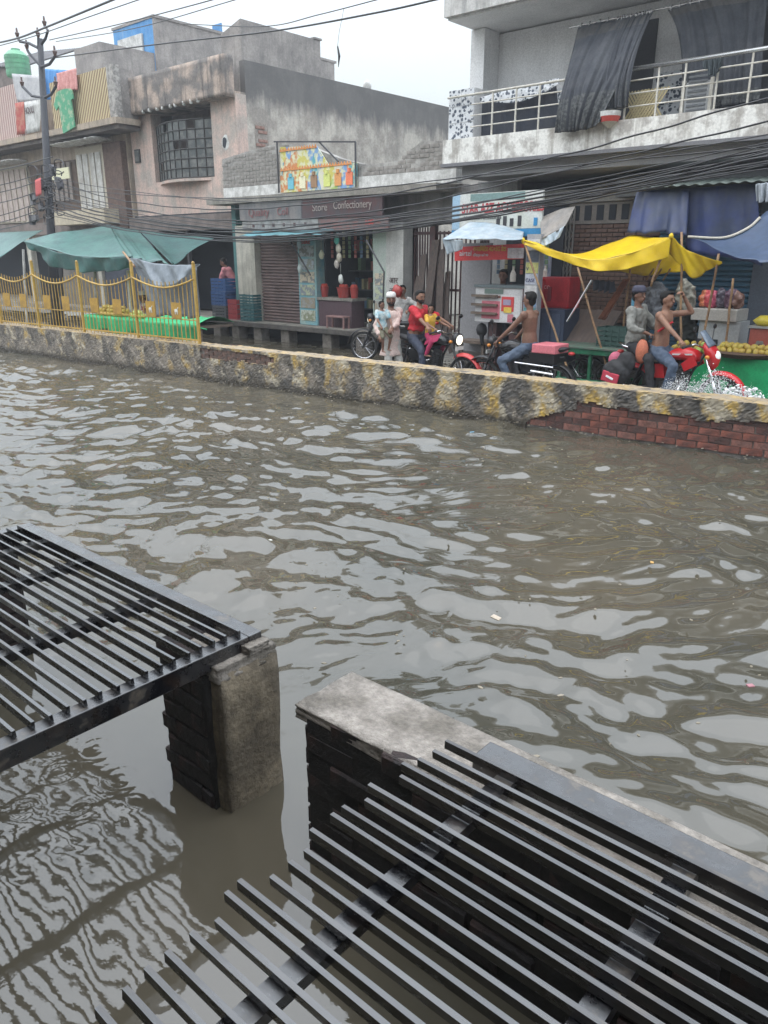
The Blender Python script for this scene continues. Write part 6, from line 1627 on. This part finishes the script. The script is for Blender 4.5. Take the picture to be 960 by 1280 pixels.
crate('lower blue plastic crate on the platform of the dark shop', (x_,13.5,.78), CB, .62,.4,.34); crate('upper blue plastic crate on the platform of the dark shop', (x_+.03,13.5,1.13), CB, .62,.4,.34)
crate('dark grey crate under the blue crates in the dark shop', (x_,13.5,.445), mat('grey_crate', (.08,.085,.09), .6), .6,.4,.32)
x_ = at(297,395,13.4).x
crate('red plastic crate standing beside the teal crates', (x_,13.42,.445), CR, .36,.35,.5)
x_ = at(314,395,13.3).x
crate('lower teal plastic crate in front of the white pillar', (x_,13.15+.15,.445), CG, .55,.26,.36); crate('upper teal plastic crate in front of the white pillar', (x_,13.15+.15,.82), CG, .55,.26,.28)
P = at(770,425,10.9)
crate('dark green crate standing on the back of the hand cart', (at(770,420,12.15).x,12.15,za+.012), mat('dark_green_crate', (.03,.07,.06), .6), .5,.36,.30)

# shop counter things
cs = thing('shop_counter', 'dark counter with grey stone top in the confectionery shop', 'counter', (-13.1,13.5,.44))
a, b_ = at(400,371,13.5), at(441,371,13.5)
MB().box(a.x, b_.x, 13.45, 13.9, .44, a.z-.07).build('front', mat('maroon_counter', (.09,.055,.065), .7), cs); MB().box(a.x-.04, b_.x+.06, 13.42, 13.92, a.z-.066, a.z).build('top', CONC, cs)
tb = thing('stool', 'dusty pink plastic stool in front of the shop counter', 'stool', (at(422,400,13.3).x,13.3,.3))
PK2 = mat('dusty_pink_plastic', (.26,.15,.14), .6)
a2, b2 = at(410,394,13.25), at(432,394,13.25)
MB().box(a2.x, b2.x, 13.17, 13.4, a2.z-.04, a2.z).build('seat', PK2, tb, bevel=.01)
for x_ in (a2.x, b2.x-.04):
    for y_ in (13.18, 13.36): MB().bar((x_+.02,y_+.015,.44), (x_+.03,y_+.015,a2.z-.041), .035, .035).build('leg', PK2, tb)
zc_ = a.z
for i, (px_, w, lb) in enumerate(((404,.20,'small red plastic jar at the left end of the shop counter'), (428,.34,'wide red plastic basket in the middle of the shop counter'), (441,.20,'red plastic jar at the right end of the shop counter'))):
    x_ = at(px_,360,13.55).x; c_ = MB(); c_.tube([(x_,13.6,zc_),(x_,13.6,zc_+.22),(x_,13.6,zc_+.24)], [w*.38,w*.5,w*.54], 14)
    t = thing('red_container', lb, 'container', (x_,13.6,zc_)); c_.build('body', mat('red_plastic', ()), t)
    for k in range(5): MB().ball((x_+w*.2*math.cos(k*1.3), 13.6+w*.2*math.sin(k*1.3), zc_+.26), .05, 7, 5).build('packet', mat('red_packet', (.5,.07,.05), .4), t)
for i, (px_, py_, c_) in enumerate(((421,300,(.10,.45,.38)),(423,311,(.62,.58,.48)),(424,322,(.55,.5,.4)),(421,330,(.5,.45,.4)),(426,349,(.62,.64,.60)),(402,318,(.5,.5,.35)),(374,305,(.4,.5,.55)),(375,336,(.45,.52,.5)))):
    P = at(px_,py_,13.25); b_ = MB(); b_.ball(P, (.07,.05,.10), 10, 8, wob=.15); b_.tube([P+Vector((0,0,.08)), P+Vector((0,0,.35))], .004, 4)
    tag(b_.build('hanging_packet', mat('packet_%d' % i, c_, .4), smooth=True), ['teal','cream','buff','beige','round white','yellowish','pale blue','grey green'][i]+' packet hanging in the shop front by the poster pillar', 'packet', 'packets hanging in the shop front')
MB_ = MB(); MB_.tube([at(362,300,13.1), at(388,344,13.0)], .02, 6); tag(MB_.build('awning_strut', FRM), 'dark slanting strut crossing the poster pillar', 'strut')
MB_ = MB(); MB_.tube([at(458,300,13.1), at(480,340,13.0), at(479,372,13.0)], .02, 6); tag(MB_.build('awning_strut', FRM), 'bent dark strut in front of the pale pillar at the shop end', 'strut')

# fruit cart at the right with box and bowl
fc = thing('fruit_cart', 'bright green fruit cart at the right edge behind the splashing motorcycle', 'cart', (-3,10.5,RD))
GB2 = mat('emerald_paint', (.015,.36,.13), .45, (.012,.28,.10), 5)
a, b_ = at(862,448,11.8), at(1010,452,11.8); zt2 = a.z+.06
MB().box(a.x, b_.x+.6, 11.78, 11.82, .10, zt2).build('side_board', GB2, fc); MB().box(a.x, b_.x+.6, 11.825, 12.4, zt2-.06, zt2-.01).build('table_top', WOOD, fc)
MB().box(a.x-.03, a.x, 11.78, 12.4, .12, zt2).build('end_board', GB2, fc)
for x_ in (a.x+.5, b_.x): cwheel(fc, x_, 12.1, .26)
tr = thing('fruit_tray', 'round brown wicker tray heaped with yellow mangoes on the green cart', 'tray', (at(925,443,12.0).x, 12.05, zt2))
tx = at(930,440,12.0).x
MB().tube([(tx,12.08,zt2),(tx,12.08,zt2+.03),(tx,12.08,zt2+.07)], [.38,.46,.5], 24).build('wicker', mat('brown_wicker', (.10,.06,.04), .8), tr)
pile(MGM, 'mango', 'yellow mango heaped on the wicker tray of the green cart', 'mango', 'mangoes on the wicker tray', (tx, 12.05, zt2+.05), .85, .36, 2, .040)
pile(GVM, 'green_fruit', 'green fruit lying at the left end of the green fruit cart', 'fruit', 'green fruit on the green cart', (a.x+.15, 12.05, zt2), .42, .3, 2, .05)
pile(MGM, 'mango', 'yellow mango beyond the red motorcycle left of the wicker tray', 'mango', 'mangoes left of the tray', (at(862,438,12.2).x, 12.2, zt2), .55, .3, 2, .05)
rbx = thing('red_box', 'faded red box with a grey flower emblem standing on the green fruit cart', 'box', (at(960,430,12.2).x,12.2,zt2))
a, b_ = at(938,410,12.1), at(985,441,12.1)
MB().box(a.x, b_.x, 12.1, 12.45, zt2, a.z).build('box', mat('brick_red_paint', (.30,.07,.05), .6), rbx, bevel=.008)
P = at(949,432,12.09); e = MB()
for k in range(6): e.ball(P+Vector((.045*math.cos(k*PI/3),0,.045*math.sin(k*PI/3))), (.03,.005,.03), 8, 6)
e.box(P.x-.008,P.x+.008,12.085,12.095,P.z-.14,P.z-.04); e.build('flower_emblem', mat('grey_paint', (.16,.15,.14), .6), rbx)
MB().box(a.x-.03, b_.x+.03, 12.07, 12.48, a.z+.002, a.z+.03).build('lid', mat('grey_lid', (.28,.28,.27), .5), rbx)
bo = MB(); P = at(958,400,12.25); bo.tube([(P.x,12.28,a.z+.03),(P.x,12.28,a.z+.10),(P.x,12.28,a.z+.17)], [.12,.19,.10], 16)
tag(bo.build('yellow_bowl', mat('yellow_plastic', (.62,.50,.05), .4), smooth=True), 'yellow bowl upturned on the lid of the red box', 'bowl')
# white table with boxes and red goods, sacks
wt_ = thing('white_counter', 'white box counter with pale top before the blue shutter', 'counter', (at(905,400,12.6).x,12.7,.38))
a, b_ = at(868,390,12.5), at(925,410,12.5)
MB().box(a.x+.1, b_.x, 12.5, 12.95, .42, a.z-.12).build('box', mat('off_white_board', (.40,.42,.43), .6), wt_); MB().box(a.x-.02, b_.x-.05, 12.42, 12.98, a.z-.115, a.z+.06).build('top', mat('pale_top', (.42,.40,.37), .6), wt_, bevel=.01)
MB().box(a.x+.1, b_.x-.3, 12.48, 12.498, .45, .85).build('dark_panel', DARK, wt_)
z_ = a.z+.06
for i, (px_, c_, r_) in enumerate(((881,(.42,.12,.05),.11),(887,(.45,.05,.06),.12),(893,(.35,.05,.10),.11),(902,(.05,.04,.06),.13),(913,(.10,.05,.08),.13),(922,(.16,.08,.06),.12))):
    x_ = at(px_,375,12.7).x; b_ = MB(); b_.ball((x_,12.7,z_+r_*1.1), (r_*.8,r_*.8,r_*1.2), 12, 9, wob=.08)
    gb_ = b_.build('goods_bundle', mat('bundle_%d' % i, c_, .4, tuple(min(1, k*1.6+.05) for k in c_), 14, .5, .56), smooth=True); remesh(gb_, .02, 1); folds(gb_, .10); tag(gb_, ['orange red','bright red','dark pink','black','dark plum','brown'][i]+' bundle of goods on the white counter before the blue shutter', 'bundle', 'bundles on the white counter')
def sack(label, px_, py0, py1, V, w, c_, nm_):
    a, b_ = at(px_,py0,V), at(px_,py1,V); m_ = MB(); rings = []
    for t, k in ((0,.25),(.08,.5),(.25,.85),(.6,1),(.9,.85),(1,.5)):
        c = a.lerp(b_, t); rings.append([c+Vector((w*k*math.cos(2*PI*i/24)*(1+.10*math.sin(i*5)), w*.7*k*math.sin(2*PI*i/24)*(1+.10*math.sin(i*5)), 0)) for i in range(24)])
    m_.loft(rings); o = m_.build('sack', mat(nm_, c_, .8, tuple(k*.5 for k in c_), 10), smooth=True); remesh(o, .02, 1); folds(o, .13); tag(o, label, 'sack')
sack('grey plastic sack hung up behind the two riders of the red motorcycle', 822, 353, 405, 12.7, .24, (.17,.18,.20), 'grey_sack_cloth')
sack('pale beige netted sack hanging right of the upright bamboo pole', 857, 350, 392, 12.55, .16, (.34,.33,.28), 'net_sack_cloth')
sack('dark sack standing below the netted one', 858, 380, 432, 12.75, .18, (.04,.045,.04), 'dark_sack_cloth')
hang('brown_cloth', 'brown cloth hanging aslant from the rear pole of the yellow canopy', 'cloth', ([at(779,349,12.45), at(788,348,12.45)], [at(748,398,12.4), at(756,400,12.4)]), mat('rust_cloth', (.30,.12,.065), .8, (.2,.08,.05), 5), wr=.03, seed=50, nu=14)
o = MB().box(at(789,380,11.9).x, at(801,380,11.9).x, 11.9, 11.95, at(790,405,11.9).z, at(790,372,11.9).z).build('blue_board', mat('cyan_board', (.07,.22,.32), .6)); tag(o, 'small blue board standing behind the grey shirted rider', 'board')
tag(MB().tube([at(740,350,11.6), at(709,402,11.6)], .018, 8).build('steel_pipe', CHR), 'slanting bright steel pipe left of the brown cloth', 'pipe')
hang('dark_clothes', 'row of dark clothes hung on a line before the brick wall', 'clothes', ([at(740,350,12.2), at(768,352,12.2)], [at(742,362,12.2), at(768,366,12.2)]), mat('navy_cloth', ()), wr=.05, wf=8, seed=51, nu=20)
for i, x_ in enumerate((808,818,829)):
    tag(MB().tube([at(x_,350,12.7), at(x_+9,336,12.6)], .014, 6).build('bamboo_stub', BAMB), ['left','middle','right'][i]+' bamboo end of the three sticking up over the grey sack', 'stick')

# ============================================================ POLE AND CABLES
CAB = mat('cable_black', (.012,.012,.014), .28)
PV = 11.0
PM_ = mat('grey_pole_paint', (.04,.042,.05), .6)
pole = thing('utility_pole', 'dark steel utility pole with angled arms rising behind the green tarpaulins', 'pole', (at(66,330,PV).x, PV, RD))
b0 = at(66,330,PV); b0 = b0+(b0-at(50,60,PV))*0; tp_ = at(50,48,PV)
dirn = (b0-tp_); b1_ = b0+dirn*((b0.z+.2)/(-dirn.z)) if dirn.z < 0 else b0
b1_ = b0+dirn*((b0.z+.2)/abs(dirn.z))
MB().tube([b1_, b0, tp_], [.14,.12,.07], 14).build('shaft', PM_, pole, smooth=True)
def arm(pts, cap=True):
    P_ = [at(x, y, PV-.05) for x, y in pts]; MB().tube(P_, .035, 6).build('arm', PM_, pole)
    i_ = P_[-1]; n_ = MB(); n_.tube([i_, i_+Vector((0,0,.10)), i_+Vector((0,0,.13)), i_+Vector((0,0,.22))], [.03,.06,.03,.02], 8); n_.build('insulator', mat('insulator_brown', (.10,.06,.05), .3), pole)
arm([(48,60),(36,54),(25,52),(22,47)]); arm([(52,55),(57,48),(60,38),(56,33)]); arm([(48,62),(48,47)])
arm([(52,84),(36,66),(34,62)]); arm([(52,84),(62,80),(69,70)]); arm([(53,122),(40,120),(28,108)]); arm([(56,122),(64,118),(70,108)])
# junction clutter on the pole
for i, (px_, py_, w, h_, lb) in enumerate(((50,225,.45,.5,'jumble of service boxes and cable coils tied to the utility pole'),)):
    t = thing('cable_clutter', lb, 'boxes', at(px_,py_,PV))
    for k in range(9):
        P = at(62+random.uniform(-22,14), 215+random.uniform(-12,60), PV-.15); MB().obox(P, (random.uniform(.12,.25),.1,random.uniform(.12,.3)), (0,random.uniform(-.5,.5),0)).build('service_box', mat('service_box_%d' % (k % 3), [(.06,.06,.07),(.16,.16,.17),(.10,.10,.11)][k % 3], .6), t)
    for k in range(14):
        x0, y0 = 62+random.uniform(-26,14), 225+random.uniform(-22,50); P = at(x0, y0, PV-.25); r_ = random.uniform(.12,.32)
        MB().tube([P+Vector((r_*math.cos(2*PI*i_/16), .03*math.sin(i_), r_*.7*math.sin(2*PI*i_/16))) for i_ in range(15)], .014, 5).build('cable_loop', CAB, t)
    hb_ = sheet([at(44,225,PV-.3), at(51,222,PV-.3)], [at(45,246,PV-.3), at(52,243,PV-.3)], 'red_rag', mat('red_rag', (.5,.1,.1), .7), t, 8, 6, .01)
def cable(pts, r, label, V=PV-.15, sagn=60, V2=None, name='cable', m_=CAB, wob=.0, seed=0):
    rn = random.Random(seed)
    V2 = V if V2 is None else V2
    x0, x1 = pts[0][0], pts[-1][0]
    P_ = [at(x, y, V+(V2-V)*(x-x0)/(x1-x0)) for x, y in pts]
    S_ = spline(P_, sagn)
    if wob: S_ = [p_+Vector((0, wob*math.sin(i*.7+seed), wob*.6*math.sin(i*.9+seed*2))) for i, p_ in enumerate(S_)]
    o = MB().tube(S_, r, 6).build(name, m_, smooth=True); return tag(o, label, 'cable', 'black cables strung over the street')
cabs = [
 ([(64,225),(150,250),(290,262),(480,243),(700,195),(960,122)], .017, 'single cable passing highest of all in front of the balcony band'),
 ([(64,235),(170,262),(300,276),(480,262),(700,213),(960,152)], .017, 'second highest cable crossing just under the balcony floor'),
 ([(64,232),(120,240),(300,240+8),(480,233),(640,214),(960,183)], .014, 'thin cable above the shop signboards running to the right eave'),
 ([(66,250),(150,270),(300,287),(480,270),(700,237),(960,186)], .020, 'upper cable of the thick bundle over the signboards'),
 ([(66,255),(160,276),(300,291),(480,275),(700,243),(960,192)], .022, 'second cable of the thick bundle over the signboards'),
 ([(66,258),(150,280),(300,296),(480,282),(700,247),(960,196)], .024, 'third cable of the thick bundle, twisted and shiny'),
 ([(66,262),(150,284),(300,298),(480,286),(700,252),(960,201)], .022, 'fourth cable of the thick bundle over the signboards'),
 ([(66,265),(160,288),(300,301),(480,289),(700,256),(960,206)], .018, 'fifth cable of the thick bundle, sagging over the shutter'),
 ([(66,270),(170,290),(320,303),(500,287),(700,250),(960,211)], .014, 'lowest cable of the thick bundle over the shutter'),
 ([(66,245),(170,263),(330,281),(520,267),(720,228),(960,178)], .012, 'thin cable riding above the thick bundle'),
 ([(66,247),(200,272),(400,292),(560,277),(760,240),(960,188)], .011, 'thin cable crossing the thick bundle at the shop pillars'),
 ([(66,252),(220,282),(400,287),(600,259),(800,222),(960,181)], .011, 'thin cable threading through the bundle before the kiosk sign'),
 ([(66,240),(130,262),(260,284),(420,288),(620,262),(960,204)], .013, 'cable dropping steeply from the pole into the bundle'),
 ([(66,222),(140,236),(300,252),(450,247),(640,224),(960,168)], .011, 'thin cable above the concrete canopy slab'),
]
for i, (pts, r_, lb) in enumerate(cabs):
    cable(pts, r_*.70, lb, V=10.9-.03*i, V2=10.4-.03*i, wob=.012 if r_ > .016 else .005, seed=i, sagn=90)
lef = [([(-20,216),(22,208),(66,196)],'highest'),([(-20,236),(22,226),(66,212)],'second highest'),([(-20,245),(22,235),(66,220)],'third'),([(-20,258),(22,248),(66,232)],'fourth'),([(-20,275),(22,263),(66,246)],'fifth'),([(-20,283),(22,272),(66,256)],'sixth'),([(-20,291),(22,282),(66,268)],'lowest')]
for i, (pts, nm_) in enumerate(lef): cable(pts, .013, nm_+' of the cables running left from the utility pole', V=10.75, V2=10.8, seed=i)
ov = [([(-20,57),(21,48),(60,33),(150,-4)], .022, 'thick overhead wire running over the pole tops to the upper left'), ([(-20,62),(40,46),(120,18),(190,-6)], .010, 'thin overhead wire just under the thick one'),
      ([(62,50),(150,30),(250,4),(290,-8)], .010, 'thin overhead wire rising from the pole over the blue roof room'), ([(70,52),(170,35),(300,-2)], .008, 'faint overhead wire above the blue roof room'),
      ([(70,72),(200,55),(340,39),(470,16),(560,-4)], .014, 'dark overhead wire crossing the sky above the grey house'), ([(230,30),(330,37-4),(400,18),(500,-8)], .008, 'faint overhead wire crossing the sky near the hanging string')]
for i, (pts, r_, lb) in enumerate(ov): cable(pts, r_, lb, V=10.95, V2=9.5, seed=40+i, name='overhead_wire')
ks_ = MB(); P0_, P1_ = at(430,10,10.0), at(422,58,10.0); ks_.tube([P0_, at(424,40,10.0), P1_], .004, 4)
t = thing('hanging_string', 'torn kite string hanging from an overhead wire against the sky', 'string', P1_)
ks_.build('string', CAB, t); tl_ = MB(); tl_.tube([P1_, at(424,70,10.0), at(423,84,10.0)], [.012,.02,.004], 6); tl_.build('tatter', CAB, t)
# splash at the red motorcycle: ragged sheets of droplets
rn = random.Random(5)
sp = MB(); wx_ = bx2+.68
for k in range(11000):
    t = rn.random(); x = wx_-.75+1.75*t; top = .62*math.sin(PI*min(1, .12+t*.95))**.8*(.55+.45*abs(math.sin(t*11)))
    z = top*rn.random()**.75; y = VC-.12-rn.random()*.45
    r_ = rn.uniform(.0016,.0045)*(1 if rn.random() < .97 else 1.6)
    sp.ball((x+rn.gauss(0,.05), y, z+rn.gauss(0,.03)), (r_*1.5, r_, r_), 4, 3)
for k in range(420):
    t = rn.random(); x = wx_-.1+1.05*t; hgt = .46*math.sin(PI*min(1, .15+t*.85)); z = hgt*rn.random()
    sp.ball((x, VC-.15-rn.random()*.3, z), (.035*rn.uniform(.3,1.2), .012, .016*rn.uniform(.3,1.3)), 6, 4, (0,R(rn.uniform(-60,20)),0), wob=.6)
FOAM = mat('white_spray', (.85,.86,.86), .3)
tag(sp.build('splash', FOAM, smooth=True), 'white spray thrown up by the front wheel of the red motorcycle', 'splash', kind='stuff')

# small litter floating
for i, (px_, py_, c_, sz, lb) in enumerate(((620,772,(.45,.38,.30),.06,'pale leaf floating on the open water in the middle'), (938,857,(.35,.16,.18),.04,'pinkish scrap floating at the right of the near water'), (815,703,(.5,.30,.10),.04,'orange scrap floating in the middle of the road'),
        (338,675,(.7,.7,.66),.03,'white scrap floating beyond the left grating'), (590,540,(.15,.35,.5),.05,'blue scrap floating against the brick part of the wall'))):
    P = atz(px_, py_, .012); o = MB().obox(P, (sz, sz*.6, .008), (.1,.1,i)).build('litter', mat('litter_%d' % i, c_, .6), bevel=.002); tag(o, lb, 'litter')
rn = random.Random(12); fl = MB()
for k in range(420):
    if k < 150: x, y = rn.uniform(-14, -1), 0; y = 8.96+.061*x-.03-abs(rn.gauss(0, .12))
    else: x = rn.uniform(-9, 1.5); y = rn.uniform(1.9, 8.3)
    r_ = rn.uniform(.003, .011) if y < 5 else rn.uniform(.005, .016)
    fl.ball((x, y, .012), (r_*rn.uniform(1, 2.2), r_, .004), 5, 3, (0, 0, rn.uniform(0, 3)))
tag(fl.build('floating_flecks', mat('pale_scum', (.30,.26,.20), .8, (.10,.09,.06), 3)), 'tiny flecks of scum and leaf drifting on the flood water', 'debris', kind='stuff')
# haze of the rain
hz = MB().box(-48, 16, -10, 42, -1.3, 13.0).build('haze', None); hz['kind'] = 'stuff'
hm = bpy.data.materials.new('haze_air'); hm.use_nodes = True; hm.node_tree.nodes.clear()
ho = hm.node_tree.nodes.new('ShaderNodeOutputMaterial'); pv_ = hm.node_tree.nodes.new('ShaderNodeVolumePrincipled')
pv_.inputs['Color'].default_value = (.9,.94,1,1); pv_.inputs['Density'].default_value = .0020; pv_.inputs['Anisotropy'].default_value = .2
hm.node_tree.links.new(pv_.outputs[0], ho.inputs['Volume']); hz.data.materials.append(hm)
